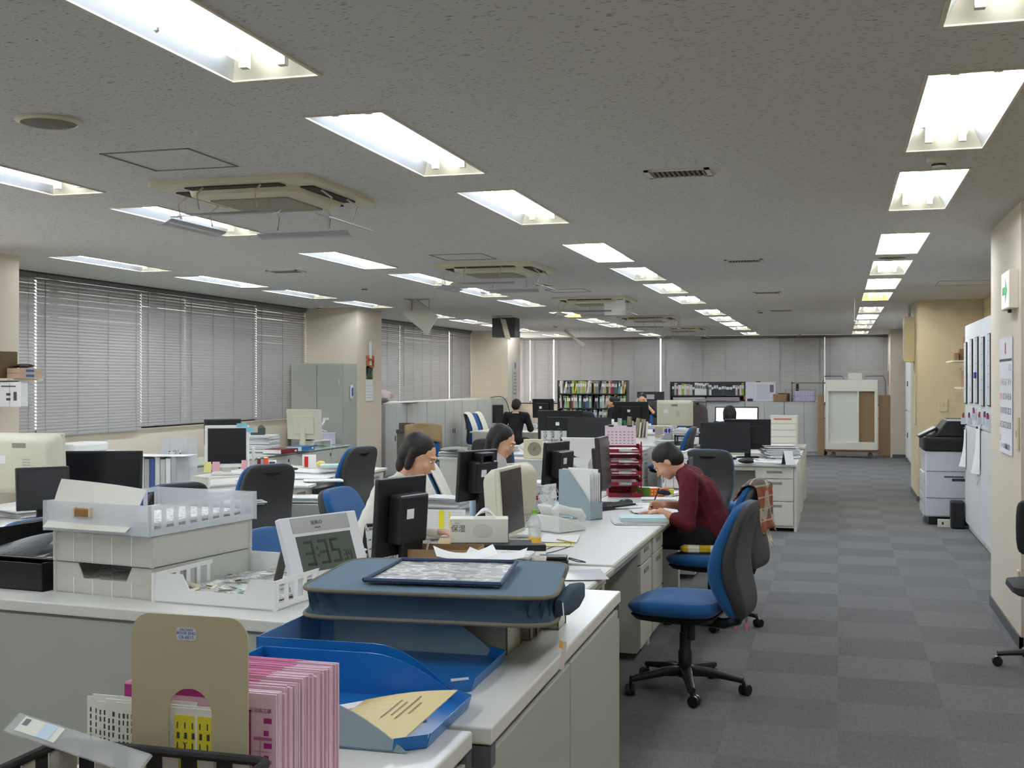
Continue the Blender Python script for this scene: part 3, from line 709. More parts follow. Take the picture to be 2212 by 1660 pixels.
def stack(label, p, rz=0, w_=.21, d_=.30, h=.04, n=None, mats=None, cat='paper stack', name='paper_stack', jit=.012, group=None):
    n = n or max(2, int(h/.006)); b = B(); r = random.Random(label); z = 0
    mats = mats or [PAPER, PAPER, cm((222,224,226)), PAPER, cm((200,200,202))]
    for i in range(n):
        hh = h/n; m = mats[i % len(mats)]
        mx = Matrix.Translation((r.uniform(-jit,jit), r.uniform(-jit,jit), z)) @ Matrix.Rotation(r.uniform(-.06,.06), 4, 'Z')
        b.box(-w_/2, w_/2, -d_/2, d_/2, .0003, hh, m, mx); z += hh
    mx = Matrix.Translation((0,0,z)); b.box(-w_/2, w_/2, -d_/2, d_/2, 0, .0006, PRINT, mx)
    return tag(b.o(name, None), label, cat, group, p, rz)
def sheet(label, p, rz=0, w_=.21, d_=.30, curl=.0, mat=None, name='paper_sheet', cat='paper'):
    def fn(u, v): return ((u-.5)*w_, (v-.5)*d_, .002+curl*((2*u-1)**2)*(.5+v*.5))
    return tag(B().slab(fn, 8, 4, .0012).o(name, mat or PRINT), label, cat, None, p, rz)
def book(label, p, rz, size, col, name='book', cat='book', group=None, tilt=0, page=True):
    w_, t_, h = size   # width along y, thickness x, height z  (standing) with the spine at -y
    t = T(name, label, cat, p, rz, group)
    mx = Matrix.Rotation(R(tilt), 4, 'Y')
    B().box(-t_/2, -t_/2+.002, 0, w_, 0, h, None, mx).box(t_/2-.002, t_/2, 0, w_, 0, h, None, mx).box(-t_/2, t_/2, 0, .003, 0, h, None, mx).o('cover', cm(col), t)
    if page: B().box(-t_/2+.002, t_/2-.002, .003, w_-.004, .004, h-.004, None, mx).o('pages', PAPER, t)
    return t
def flat_book(label, p, rz, w_, d_, h, col, name='binder', cat='binder', lab=False):
    t = T(name, label, cat, p, rz)
    B().box(-w_/2, w_/2, -d_/2, d_/2, 0, .003).box(-w_/2, w_/2, -d_/2, d_/2, h-.003, h).box(-w_/2, w_/2, -d_/2, -d_/2+.003, 0, h).o('cover', cm(col), t, bev=.001)
    B().box(-w_/2+.006, w_/2-.006, -d_/2+.004, d_/2-.006, .003, h-.003).o('pages', PAPER, t)
    if lab: B().box(w_*.3, w_*.42, -d_/2-.001, -d_/2, h*.3, h*.7).o('spine_label', PAPER, t)
    return t
def filebox(label, p, rz, w_=.10, d_=.26, h=.31, col=(150,170,178), papers=True):
    t = T('file_box', label, 'file box', p, rz); e = .003
    side = [(-d_/2,0),(d_/2,0),(d_/2,h),(d_/2-d_*.30,h),(-d_/2,h*.34)]
    for s in (-1, 1):
        b = B(); b.add([(s*w_/2+q, y, z) for q in (-e/2, e/2) for y, z in side], [(0,1,2,3,4),(9,8,7,6,5)]+[(i,(i+1)%5,5+(i+1)%5,5+i) for i in range(5)])
        b.o('side_wall', cm(col), t)
    B().box(-w_/2, w_/2, d_/2-e, d_/2, 0, h).box(-w_/2, w_/2, -d_/2, -d_/2+e, 0, h*.34).box(-w_/2, w_/2, -d_/2, d_/2, 0, e).o('shell', cm(col), t)
    if papers:
        b = B()
        r = random.Random(label)
        for i in range(6): x = -w_/2+.012+i*(w_-.024)/5; b.box(x-.004, x+.003, -d_/2+.012, d_/2-.008, .004, h+r.uniform(-.03,.012))
        b.o('papers', PAPER, t)
    return t
def phone(label, p, rz):
    t = T('desk_phone', label, 'telephone', p, rz); G_ = M('phone_white', (226,226,222), .4)
    b = B(); b.add([(x,y,z) for x in (-.09,.09) for y, z in ((-.11,0),(.11,0),(.11,.075),(-.11,.018))], [(0,1,2,3),(7,6,5,4),(0,4,5,1),(1,5,6,2),(2,6,7,3),(3,7,4,0)])
    b.o('base', G_, t, bev=.006)
    mx = Matrix.Translation((0,-.11,.019)) @ Matrix.Rotation(math.atan2(.057,.22), 4, 'X')
    kp = B()
    for i in range(4):
        for j in range(5): kp.box(.0+i*.018, .013+i*.018, .02+j*.022, .035+j*.022, 0, .004, None, mx)
    kp.o('keypad', cm((200,202,204)), t)
    mx2 = Matrix.Translation((.02,.085,.07)) @ Matrix.Rotation(R(50), 4, 'X')
    B().box(-.06,.05,-.01,.055,0,.014, None, mx2).o('display_housing', G_, t, bev=.003)
    B().box(-.05,.04,.0,.045,.014,.0155, None, mx2).o('display', cm((60,66,70), .2), t)
    hs = [(-.055,-.115,.05),(-.06,-.09,.075),(-.06,0,.09),(-.06,.09,.105),(-.055,.115,.085)]
    B().tube(hs, [.024,.022,.017,.022,.026], 10).o('handset', G_, t, smooth=True)
    cd_ = []
    for i in range(60): a = i*.9; cd_.append((-.07-.02*math.sin(i/59*3.1)+.006*math.cos(a), -.11-.08*math.sin(i/59*math.pi)+.001*i*0, .012+.006*math.sin(a)))
    B().tube([(-.05+(.13*i/40), -.115-.05*math.sin(i/40*math.pi)-.0, .008+.003*math.sin(i*1.9)) for i in range(41)], .004, 6).o('coiled_cord', G_, t, smooth=True)
    return t
def bottle(label, p, r_=.033, h=.20, cap=(130,190,50), body=None, lab=None):
    t = T('bottle', label, 'bottle', p)
    B().lathe([(.002,0),(r_*.9,.002),(r_,.01),(r_*.94,h*.3),(r_,h*.36),(r_,h*.62),(r_*.75,h*.75),(r_*.38,h*.86),(r_*.36,h*.92)], n=20).o('body', body or M('clear_bottle', (225,235,235), .08, alpha=.35), t, smooth=True)
    B().lathe([(r_*.46,h*.90),(r_*.46,h),(.001,h+.001)], n=16).o('cap', cm(cap), t)
    if lab: B().lathe([(r_*1.02,h*.1),(r_*1.02,h*.28)], n=20).o('bottle_label', cm(lab), t)
    return t
def cable(label, pts, r_=.0035, mat=None):
    ps = [Vector(p) for p in pts]; out = []
    for i in range(len(ps)-1):
        a, b_, c, d = ps[max(i-1,0)], ps[i], ps[i+1], ps[min(i+2,len(ps)-1)]
        for k in range(6):
            t = k/6; out.append(.5*((2*b_)+(c-a)*t+(2*a-5*b_+4*c-d)*t*t+(3*b_-a-3*c+d)*t**3))
    out.append(ps[-1]); return tag(B().tube(out, r_, 6).o('cable', mat or BLK, smooth=True), label, 'cable')
def a_frame(label, p, rz, w_=.18, h=.15, mat=None, rings=True, dep=.05, name='desk_calendar', cat='calendar'):
    t = T(name, label, cat, p, rz)
    B().slab(lambda u, v: ((u-.5)*w_, -dep+dep*v, h*v+.001), 2, 2, .001).o('front_page', mat or PRINT, t)
    B().slab(lambda u, v: ((u-.5)*w_, dep-dep*v, h*v+.001), 2, 2, .001).o('back_board', cm((60,60,64)), t)
    if rings:
        for s in (-1, 1): B().cyl((s*w_*.3-.02, 0, h), (s*w_*.3+.02, 0, h), .009, n=10).o('ring_binding', BLK, t)
    return t
def keyboard(label, p, rz, mat=BLK):
    t = T('keyboard', label, 'keyboard', p, rz)
    b = B(); b.add([(x,y,z) for x in (-.21,.21) for y, z in ((-.07,0),(.07,0),(.07,.025),(-.07,.012))], [(0,1,2,3),(7,6,5,4),(0,4,5,1),(1,5,6,2),(2,6,7,3),(3,7,4,0)]); b.o('base', mat, t, bev=.003)
    k = B()
    for j in range(5):
        for i in range(15): k.box(-.198+i*.0265, -.176+i*.0265, -.062+j*.024, -.042+j*.024, .012, .024+j*.0022)
    k.o('keys', M('key_grey', (50,50,53), .5), t, bev=.002); return t
def box_open(label, p, rz, w_, d_, h, mat=KRAFT, e=.004, name='cardboard_box', cat='box'):
    t = T(name, label, cat, p, rz)
    B().box(-w_/2,w_/2,-d_/2,-d_/2+e,0,h).box(-w_/2,w_/2,d_/2-e,d_/2,0,h).box(-w_/2,-w_/2+e,-d_/2,d_/2,0,h).box(w_/2-e,w_/2,-d_/2,d_/2,0,h).box(-w_/2,w_/2,-d_/2,d_/2,0,e).o('walls', mat, t)
    return t
def pot(label, p, col=(30,30,32), w_=.08, h=.10, pens=5, name='pen_holder'):
    t = T(name, label, 'pen holder', p)
    B().box(-w_/2,w_/2,-w_/2,-w_/2+.003,0,h).box(-w_/2,w_/2,w_/2-.003,w_/2,0,h).box(-w_/2,-w_/2+.003,-w_/2,w_/2,0,h).box(w_/2-.003,w_/2,-w_/2,w_/2,0,h).box(-w_/2,w_/2,-w_/2,w_/2,0,.003).o('cup', cm(col), t)
    r = random.Random(label); cols = [(30,60,150),(200,40,40),(30,30,30),(230,230,230),(40,120,70)]
    for i in range(pens):
        a, b_ = r.uniform(-.6,.6)*w_/2, r.uniform(-.6,.6)*w_/2
        B().cyl((a*.5,b_*.5,.004),(a*1.3,b_*1.3,h+r.uniform(.02,.06)), .0045, n=6).o('pen', cm(cols[i%5]), t)
    return t
def riser(label, p, rz, w_, d_, h, mat=WHITE):
    t = T('desk_riser', label, 'monitor riser', p, rz); B().box(-w_/2,w_/2,-d_/2,d_/2,h-.018,h).o('shelf', mat, t, bev=.003)
    for s in (-1,1): B().box(s*(w_/2-.008)-.008, s*(w_/2-.008)+.008, -d_/2, d_/2, 0, h-.018).o('leg_panel', mat, t)
    return t
def wire_basket(label, p, rz, w_, d_, h, nw=9, nd=5):
    t = T('wire_basket', label, 'basket', p, rz); b = B(); r_ = .002
    for z in (h, h*.5, .004): b.tube([(-w_/2,-d_/2,z),(w_/2,-d_/2,z),(w_/2,d_/2,z),(-w_/2,d_/2,z),(-w_/2,-d_/2,z)], r_*1.3, 5)
    for i in range(nw+1):
        x = -w_/2+w_*i/nw
        for y in (-d_/2, d_/2): b.cyl((x,y,.002),(x,y,h), r_, n=5)
        b.cyl((x,-d_/2,.004),(x,d_/2,.004), r_, n=5)
    for i in range(1, nd):
        y = -d_/2+d_*i/nd
        for x in (-w_/2, w_/2): b.cyl((x,y,.002),(x,y,h), r_, n=5)
    b.o('wire_frame', WIRE, t); return t
def bag_lump(label, p, rad, col, name='cloth_bundle', cat='cloth', rz=0):
    b = B(); r = random.Random(label); rings = []
    for k in range(1, 9):
        a = math.pi*k/9-math.pi/2
        rings.append([(rad[0]*math.cos(a)*math.cos(q)*(1+.18*math.sin(3*q+k)), rad[1]*math.cos(a)*math.sin(q)*(1+.15*math.cos(4*q-k)), rad[2]*(1+math.sin(a))) for q in [2*math.pi*i/20 for i in range(20)]])
    return tag(b.loft(rings).o(name, cm(col, .8), smooth=True), label, cat, None, p, rz)
def yz(px, py, z=DZ): return G(px, py, z)
# near island: right/aisle side and middle
filebox('light blue-grey file box full of papers, beside the desk phone', yz(1254,1119), 62, .12, .27, .315, (160,178,186))
phone('white desk phone with display before the blue-grey file box', yz(1212,1146), 150).scale = (1.08,1.08,1.35)
bottle('clear plastic bottle with green cap beside the phone cable', yz(1155,1184), .035, .205, lab=(240,190,70))
tb = T('tissue_box', 'white tissue box printed with two characters and a dark blue end', 'tissue box', yz(1035,1170,.80), 17, None, (1.2,1.1,1.25))
B().box(-.12,.12,-.055,.055,0,.095).o('carton', M('tissue_carton', (232,230,218), .5), tb, bev=.002)
B().box(.1205,.122,-.055,.055,0,.095).o('end_panel', cm((38,42,84)), tb)
B().slab(lambda u,v: (-.02+.09*u, -.03+.04*v, .095+.03*math.sin(math.pi*u)*(1+.4*math.sin(7*v))), 8, 4, .001).o('tissue', PAPER, tb)
text(tb, '保湿', .030, (-.085,-.0556,.055), (90,0,0), cm((90,92,86)))
text(tb, 'くらし', .008, (-.09,-.0556,.077), (90,0,0), cm((90,92,86)))
B().loft([[(.015+r_*1.5*math.cos(a), -.0556-dd, .048+r_*math.sin(a)) for a in [2*math.pi*i/24 for i in range(24)]] for r_, dd in ((.027,0),(.026,.0004))]).o('swirl_print', cm((214,212,200)), tb)
p = yz(1030,1170,.80); flat_book('flat cardboard tray under the tissue box', (p.x-.02,p.y+.02,DZ), 15, .36, .22, .097, (176,150,108), 'cardboard_tray', 'tray')
b1 = flat_book('long black document case lying before the tissue box', yz(1062,1186,.765), 17, .40, .13, .035, (34,34,36), 'document_case', 'case')
flat_book('second black document case lying across the desk edge', yz(1112,1190,.77), 20, .30, .07, .03, (30,30,32), 'document_case', 'case')
t = box_open('open brown cardboard box behind the blue bag', yz(960,1240), 8, .34, .20, .125); 
B().cbox((-.08,.0,.125),(.008,.008,.06),(0,12,0)).o('white_stick', WHITE, t)
for i, (px, py, rz, dz, cu, lb) in enumerate(((1005,1203,24,.150,.035,'crumpled pink-white form lying across the cardboard box'),(1072,1205,10,.12,.03,'white sheet with small label lying right of the cardboard box'),(1120,1226,30,.015,.012,'clear-covered papers on the near desk before the bottle'))):
    p = yz(px, py, DZ+dz); sheet(lb, p, rz, .26, .19, cu, PAPER)
stack('white paper pile on the near desk under the crumpled form', yz(1085,1240), 5, .26, .2, .095)
cup = T('tomato_cup', 'small paper cup printed with red tomatoes', 'cup', yz(1163,1243)); B().lathe([(.001,0),(.03,.0),(.038,.085),(.035,.085),(.028,.004)], n=20).o('cup_body', WHITE, cup, smooth=True)
for a in (-120,-85,-50): B().ell((.034*math.cos(R(a)), .034*math.sin(R(a)), .05), (.016,.006,.017)).o('tomato_print', cm((205,45,35)), cup, smooth=True)
def wallet(label, p, rz): 
    t = T('black_pouch', label, 'pouch', p, rz); B().box(-.075,.075,-.045,.045,0,.022).box(-.07,.07,-.04,.042,.023,.04).o('leather_body', M('black_leather', (24,22,22), .35), t, bev=.006)
    B().tube([(.075,0,.03),(.11,.01,.02),(.15,.0,.012),(.16,-.01,.01),(.12,-.008,.012),(.075,-.005,.025)], .003, 6).o('strap', BLK, t, smooth=True)
wallet('black leather pouch with strap on the near desk', yz(1195,1218), 10)
t = sheet('clear document sleeve lying at the near desk corner', yz(1255,1243,.694), 20, .22, .28, .004, M('clear_sleeve', (230,232,234), .15)); 
sheet('white sheet of paper beside the phone cord', yz(1210,1165), 8, .21, .30, .006, PAPER)
sheet('pale yellow sheet under a pencil near the bottle', yz(1200,1178), 14, .2, .12, .0, cm((236,226,160)))
tag(B().cyl((-.08,0,.006),(.08,0,.006), .004, n=6).o('pen', cm((205,180,40))), 'yellow pencil lying before the phone', 'pen', None, yz(1222,1172,DZ+.003), 140)
cable('black cable looping from the cream monitor to the bottle', [yz(1128,1140), yz(1160,1090)+Vector((0,0,.05)), yz(1168,1082)+Vector((0,0,.08)), yz(1145,1120)+Vector((0,0,.02)), yz(1120,1160), yz(1150,1175)])
cable('thin black charging cable looped on the main desk', [yz(1172,1190), yz(1200,1180), yz(1228,1172), yz(1232,1180), yz(1205,1190), yz(1180,1196)], .0025)
cable('white cable by the file box', [yz(1190,1080)+Vector((0,0,.12)), yz(1200,1062)+Vector((0,0,.12)), yz(1204,1080)+Vector((0,0,.06)), yz(1195,1110)], .004, WHITE)
# yellow highlighted sheet leaning on punched white box
pb = T('punched_case', 'white punched plastic case behind the tissue box, holding the highlighted sheet', 'case', yz(945,1152), 10)
cs = B().box(-.14,.14,-.06,.06,0,.09); cs.o('case_body', WHITE, pb, bev=.004)
for i in range(5): B().box(-.115+i*.045, -.095+i*.045, -.0615, -.06, .045, .062).o('slot', cm((130,110,112)), pb)
hs_ = T('highlighted_sheet', 'standing white form with yellow highlighter blocks behind the tissue box', 'paper', yz(952,1143,DZ+.095), 10)
B().box(-.135,.135,-.001,.001,0,.105).o('sheet', PAPER, hs_); B().box(-.01,.02,-.0018,-.001,.005,.10).o('highlight', cm((248,232,60)), hs_); B().box(.045,.058,-.0018,-.001,.005,.045).box(.045,.052,-.0018,-.001,.06,.095).o('highlight_small', cm((248,232,60)), hs_)
ln = B()
for i in range(6): ln.box(-.03,.115,-.0014,-.001,.02+i*.014,.0208+i*.014)
ln.o('ruled_lines', cm((150,150,155)), hs_)
stack('grey-edged paper sheaf bending behind the highlighted sheet', yz(965,1105), -12, .30, .22, .10, 9, [cm((200,200,202)), cm((228,228,228)), cm((170,170,174))], jit=.02)
stack('thick white paper pile left of the near black monitor', (-2.26,4.95,DZ), 4, .22, .31, .10)
p = yz(812,1222, DZ); a_frame('desk calendar with black ring binding beside the near black monitor', (p.x+.02, p.y, DZ+.03), 48, .16, .17)
tag(B().lathe([(.001,0),(.022,.0),(.026,.02),(.02,.035),(.001,.037)], n=18).o('pink_clay_bowl', cm((226,130,130))), 'small pink round lid left of the ring calendar', 'lid', None, (-2.12,4.6,DZ+.0))
# papers, keyboard etc around the person in dark red
keyboard('black keyboard beside the file box, before the person in dark red', yz(1322,1098), 62)
keyboard('black keyboard lying tilted near the near black monitor', (-2.2,5.5,DZ), 80)
stack('pale blue binder papers lying before the person in dark red', yz(1378,1130), 18, .30, .22, .012, 3)
flat_book('pale blue clear file lying on papers at the main desk edge', yz(1388,1124, DZ+.014), 14, .29, .21, .024, (196,222,224), 'clear_file', 'file')
sheet('white form under the writing hand', yz(1400,1098), 12, .25, .3, .0, PAPER)
sheet('booklet being written on by the person in dark red', (-1.28,7.86,DZ+.004), 20, .17, .22, .006, PRINT)
tag(B().ell((0,0,.02),(.055,.035,.02)).o('computer_mouse', BLK, smooth=True), 'black mouse beside the keyboard', 'mouse', None, yz(1352,1090), 30)
bag_lump('dark navy folded cloth beyond the writing hand', yz(1432,1072), (.07,.05,.03), (30,42,70))
cb_ = T('gift_box', 'green, orange and yellow checked box behind the hands', 'box', yz(1412,1072), 12)
B().box(-.03,.115,-.03,.03,0,.06).o('carton', cm((226,110,40)), cb_, bev=.002); B().box(-.125,-.03,-.03,.03,0,.065).o('green_end', cm((92,140,50)), cb_); B().box(.115,.155,-.03,.03,0,.055).o('yellow_end', cm((200,200,70)), cb_)
dots = B()
for i in range(5):
    for j in range(2): dots.box(-.02+i*.026, -.008+i*.026, -.0312, -.03, .012+j*.024, .024+j*.024)
dots.o('dot_print', cm((240,210,80)), cb_)
tag(B().box(-.03,.03,-.03,.03,0,.06).o('wooden_block', cm((176,132,78)), bev=.004), 'small tan box right of the red letter racks', 'box', None, yz(1372,1066))
# red letter racks: five stacked trays
RED = M('red_plastic', (150,28,50), .35)
for k in range(5):
    t = T('letter_rack', 'dark red letter tray by the person in dark red, '+('lowest','second from bottom','middle','fourth from bottom','topmost')[k]+' of five', 'letter tray', (-1.62,9.0,DZ+k*.085), 14, 'red letter trays')
    B().box(-.13,.13,-.16,.16,0,.004).box(-.13,-.126,-.16,.16,0,.055).box(.126,.13,-.16,.16,0,.055).box(-.13,.13,.156,.16,0,.055).box(-.13,-.05,-.16,-.156,0,.03).box(.05,.13,-.16,-.156,0,.03).o('tray_body', RED, t)
    for sx in (-1,1): B().box(sx*.125-.004, sx*.125+.004, -.14,-.10, .05,.085).o('corner_post', RED, t)
    if k: stack('papers lying in the '+('','second','middle','fourth','topmost')[k]+' red letter tray', (-1.62,8.99,DZ+k*.085+.005), 14, .21, .29, .02, 3, [cm((196,196,192)),PAPER])
p = (-1.63,8.90,DZ+5*.085-.027)
a_frame('pink-tinted month calendar standing on the red letter racks', p, 12, .24, .15, M('calendar_pink', (236,214,224), .7), True)
cg = B()
for i in range(7):
    for j in range(5): cg.box(-.10+i*.031, -.088+i*.031, -.048+.0-.002+ (.012+j*.022)/.16*.05, -.047+ (.012+j*.022)/.16*.05, .012+j*.022, .017+j*.022)
cg.o('date_marks', cm((120,96,110)), bpy.data.objects['desk_calendar.001'])
for i, (x, y, z, rz, w_, h_, col, lb) in enumerate(((-2.02,9.1,DZ,5,.24,.15,(180,178,160),'grey-beige folder standing behind the black monitor pair'),)):
    filebox(lb, (x,y,z), 80, .12, .26, .27, col)
flat_book('stack of yellow-white files before the white partition', (-1.95,9.5,DZ+.0), 5, .5, .3, .05, (232,226,190))
flat_book('green-edged file under the yellow-white files', (-1.95,9.45,DZ+.051), 3, .46, .28, .025, (214,222,214))
# small fan, cup, wires
def fan(label, p, rz, r_=.06):
    t = T('desk_fan', label, 'fan', p, rz); c = .13
    B().lathe([(.001,0),(.045,0),(.045,.01),(.012,.02),(.010,c-r_)], n=18).o('stand', WHITE, t, smooth=True)
    g = B()
    for q in (.45,.72,1.0):
        for yy in (-.018,.018): g.tube([(r_*q*math.cos(a), yy*(1.3-q*.5), c+r_*q*math.sin(a)) for a in [2*math.pi*i/24 for i in range(25)]], .0015, 4)
    for k in range(14):
        a = 2*math.pi*k/14; g.tube([(0,-.025,c),(r_*math.cos(a),-.014,c+r_*math.sin(a)),(r_*math.cos(a),.014,c+r_*math.sin(a)),(0,.025,c)], .0012, 4)
    g.o('guard', WHITE, t)
    bl = B()
    for k in range(4):
        a = math.pi/2*k; bl.slab(lambda u, v, a=a: ((.01+u*r_*.8)*math.cos(a+v*.9), -.006+v*.012, c+(.01+u*r_*.8)*math.sin(a+v*.9)), 3, 3, .001)
    bl.o('blades', cm((222,224,226)), t); return t
fan('small white round fan behind the cream monitor', (-1.86,7.5,DZ), -20, .075)
# pens + odds by person one
stack('paper pile in front of the jacket chair', (-2.2,7.55,DZ), 20, .28, .22, .06)
bottle('pale blue pump bottle behind the carry-handle monitor', (-2.28,7.2,DZ), .035, .22, (235,235,235), cm((176,206,226)))
stack('scattered papers under the twin cream monitors', (-1.9,6.5,DZ), 12, .4, .3, .018)
wire_basket('grey wire holder hanging at the far end of the near island', (-1.30,9.62,DZ), 90, .22, .26, .26, 6, 4)
stack('white bag of papers in the wire holder at the island end', (-1.30,9.62,DZ+.012), 80, .15, .17, .30, 8)
# bag under desk
def tote(label, p, rz):
    t = T('tote_bag', label, 'bag', p, rz); M_ = M('bag_black', (20,20,22), .8)
    B().loft([[(x*kx, y*ky, z) for x, y in rrect(.17,.10,.07,4)] for z, kx, ky in ((0,.95,.9),(.04,1.08,1.1),(.18,1.05,1.0),(.33,.9,.6),(.42,.8,.28))]).o('bag_body', M_, t, smooth=True)
    for s in (-1,1): B().tube([(-.09,s*.02,.40),(-.07,s*.03,.52),(0,s*.03,.57),(.07,s*.03,.52),(.09,s*.02,.40)], .009, 6).o('handle', M_, t, smooth=True)
tote('black shoulder bag slumped under the near desk beside the blue chair', (-1.22,5.35,0), 80)
# ---------------- left island things ----------------
stack('tall bundle of upright grey files with sheet on top, left island', yz(372,1062), 24, .26, .30, .005, 1)
fl = [(206,206,204),(184,184,186),(222,222,222),(170,172,176),(60,90,150),(212,214,212),(196,196,194),(226,226,226),(180,180,182)]
for i, c in enumerate(fl):
    book('upright file in the grey bundle on the left island, '+ordn(i)+' from the left', (-5.42+.048*i, 8.05, DZ+.006), 8, (.23,.042,.27+.008*(i%3)), c, 'upright_file', 'file', 'upright files on the left island')
sheet('white sheets lying on top of the upright grey files', (-5.2,8.14,DZ+.30), 10, .5, .26, .004, PAPER)
riser('cream riser shelf under the white-framed monitor', (-5.02,8.85,DZ), 60, .5, .26, .095, M('riser_cream', (226,224,210), .5))
for i, (px, py, rz, h_, lb) in enumerate(((455,1075,20,.05,'loose heap of papers before the cream riser'),(400,1085,-15,.06,'second heap of papers before the cream riser'),(520,1090,40,.03,'papers by the large dark chair'),(60,1140,30,.02,'papers on the nearest left desk'),(40,1115,-20,.05,'grey newspaper pile behind the pink bottle'),(700,1040,25,.012,'papers beside the farther left chair'),(640,1052,10,.02,'thin paper layer along the desk edge'),(760,1012,-10,.02,'papers at the far end of the left island'),(560,1040,10,.03,'papers right of the pink toy'),(110,1180,20,.012,'flat white papers before the black trays'))):
    stack(lb, yz(px,py), rz, .30, .22, h_, jit=.03)
stack('papers lying on the low drawer wagon', (-4.2,8.75,.602), 12, .36, .26, .045, 6, jit=.03)
bottle('pink and white flask beside the dark laptop screen', yz(62,1115), .042, .20, (206,186,120), cm((236,186,180)), (238,226,216))
t = T('sorting_tray', 'white slotted letter tray with papers right of the wide black screen', 'letter tray', yz(322,1058), 20)
B().box(-.12,.12,-.15,.15,0,.004).box(-.12,-.117,-.15,.15,0,.09).box(.117,.12,-.15,.15,0,.09).box(-.12,.12,.147,.15,0,.09).o('tray_body', WHITE, t); stack('papers in the white slotted tray of the left island', yz(322,1058,DZ+.005), 20, .2, .28, .05)
for i, (px, py, h_, w_, col, lb) in enumerate(((548,1020,.24,.03,(214,212,206),'grey folder standing by the dark red book'),(560,1022,.14,.03,(110,40,36),'dark red small book standing on the left island'),(575,1023,.15,.04,(232,90,50),'orange-topped booklet standing on the left island'))):
    p = yz(px, py); book(lb, (p.x,p.y,DZ), 30, (.16,w_,h_), col)
bottle('small gold bottle near the pink toy', yz(600-40,1026), .03, .1, (190,160,90), cm((190,170,110)))
bag_lump('small pink plush toy behind the large dark chair', yz(535,1030), (.035,.03,.06), (220,120,160), 'plush_toy', 'toy')
t = T('desk_stand', 'white and red picture stand on the left island', 'stand', yz(668,1012), 20)
B().box(-.07,.07,0,.006,0,.14).o('white_board', WHITE, t, bev=.003); B().box(-.05,-.01,-.004,0,.01,.12).o('red_figure', cm((200,40,36)), t, bev=.004)
bag_lump('yellow round toy on the left island', yz(693,1010), (.05,.03,.035), (240,214,130), 'plush_toy', 'toy')
bag_lump('black strap pouch lying on the left island', yz(632,1018), (.06,.04,.018), (30,26,26), 'black_pouch', 'pouch')
for i, c in enumerate(((40,60,130),(224,226,228),(210,200,204),(190,220,210))):
    flat_book(['dark blue','white','pinkish','pale green'][i]+' file in the flat pile near the farther left chair', yz(728,1008,DZ+.022*i), 10+6*i, .32, .22, .02, c)
t = T('phone_stand', 'small white tilted phone stand on the left island', 'stand', yz(588,1022), 25)
B().cbox((0,0,.06),(.08,.01,.13),(-20,0,0)).o('stand_frame', WHITE, t); B().cbox((0,-.006,.06),(.055,.004,.10),(-20,0,0)).o('stand_screen', BLK, t)
# window-side low cabinets
def low_cab(label, y0, y1, x0=-7.25, x1=-6.62, z=.70):
    t = T('low_cabinet', label, 'cabinet', ((x0+x1)/2, (y0+y1)/2, 0), 90, 'window-side low cabinets'); W = y1-y0; D = x1-x0
    B().box(-W/2, W/2, -D/2+.02, D/2, .0, z-.02).o('body', CAB, t)
    B().box(-W/2, W/2, -D/2-.01, D/2, z-.02, z).o('glass_top', M('glass_top_mat', (186,204,196), .12), t, bev=.003)
    for i in range(2): 
        d = B().box(-W/2+.005+i*W/2, -.005+i*W/2, -D/2, -D/2+.02, .08, z-.035).o('door', STEEL, t, bev=.003); B().box(i*W/2-.06-.0, i*W/2-.03, -D/2-.003, -D/2, z-.12, z-.08).o('lock', DGREY, d)
for i in range(5): low_cab('low glass-topped cabinet along the left window, '+ordn(i)+' from the camera', 8.9+i*1.24, 8.9+(i+1)*1.24-.01)
stack('tall pile of files and magazines on the window-side cabinets', (-7.05,13.2,.705), 8, .45, .32, .21, 14, [cm((200,200,204)), PAPER, cm((160,164,172)), cm((226,226,226))])
t = T('tape_dispenser', 'dark green tape dispenser on top of the file pile', 'tape dispenser', (-7.05,13.2,.917), 20); B().box(-.09,.03,-.03,.03,0,.03).box(-.0,.09,-.035,.035,0,.09).o('body', cm((66,76,72)), t, bev=.008); B().cyl((.04,-.015,.085),(.04,.015,.085), .04, n=20).o('tape_roll', cm((120,110,90)), t)
p = yz(585,978,.705); flat_book('dark red thick binder lying on the window-side cabinets', (-6.64,13.0,.705), 82, .36, .28, .055, (120,34,28), 'binder', 'binder', True)
flat_book('blue binder lying before the tall-stand monitor', (-6.64,13.55,.705), 84, .30, .24, .06, (60,120,176), 'binder', 'binder', True)
riser('small white shelf right of the tall-stand monitor', (-6.85,14.45,.705), 82, .45, .22, .09)
pot('black pen stand on the small white shelf', (-6.87,14.3,.797), (26,26,28), .11, .13)
t = T('phone_charger', 'white cordless phone standing on the small white shelf', 'telephone', (-6.82,14.46,.797), 70); B().box(-.03,.03,-.012,.012,0,.16).o('handset', WHITE, t, bev=.006); B().box(-.02,.02,-.014,-.012,.09,.14).o('display', BLK, t)
t = T('storage_case', 'pale lilac translucent case at the far end of the window-side cabinets', 'case', (-6.95,14.86,.705), 85); B().box(-.16,.16,-.13,.13,0,.15).o('case_body', M('lilac_plastic', (206,204,222), .4), t, bev=.006); B().box(-.165,.165,-.135,.135,.15,.165).o('case_lid', M('lilac_plastic', (206,204,222), .4), t, bev=.004)
t = T('desk_lamp_arm', 'white hooked arm stand on the pale lilac case', 'stand', (-6.95,14.86,.872), 80); B().tube([(-.14,0,.0),(-.06,0,.07),(.04,0,.14),(.08,0,.20)], [.012,.014,.014,.016], 8).o('arm', WHITE, t, smooth=True); B().cbox((.10,0,.19),(.10,.04,.03)).o('hook', WHITE, t, bev=.006); B().tube([(-.14,0,.01),(.0,0,.04),(.12,0,.01)], .008, 6).o('foot', WHITE, t)
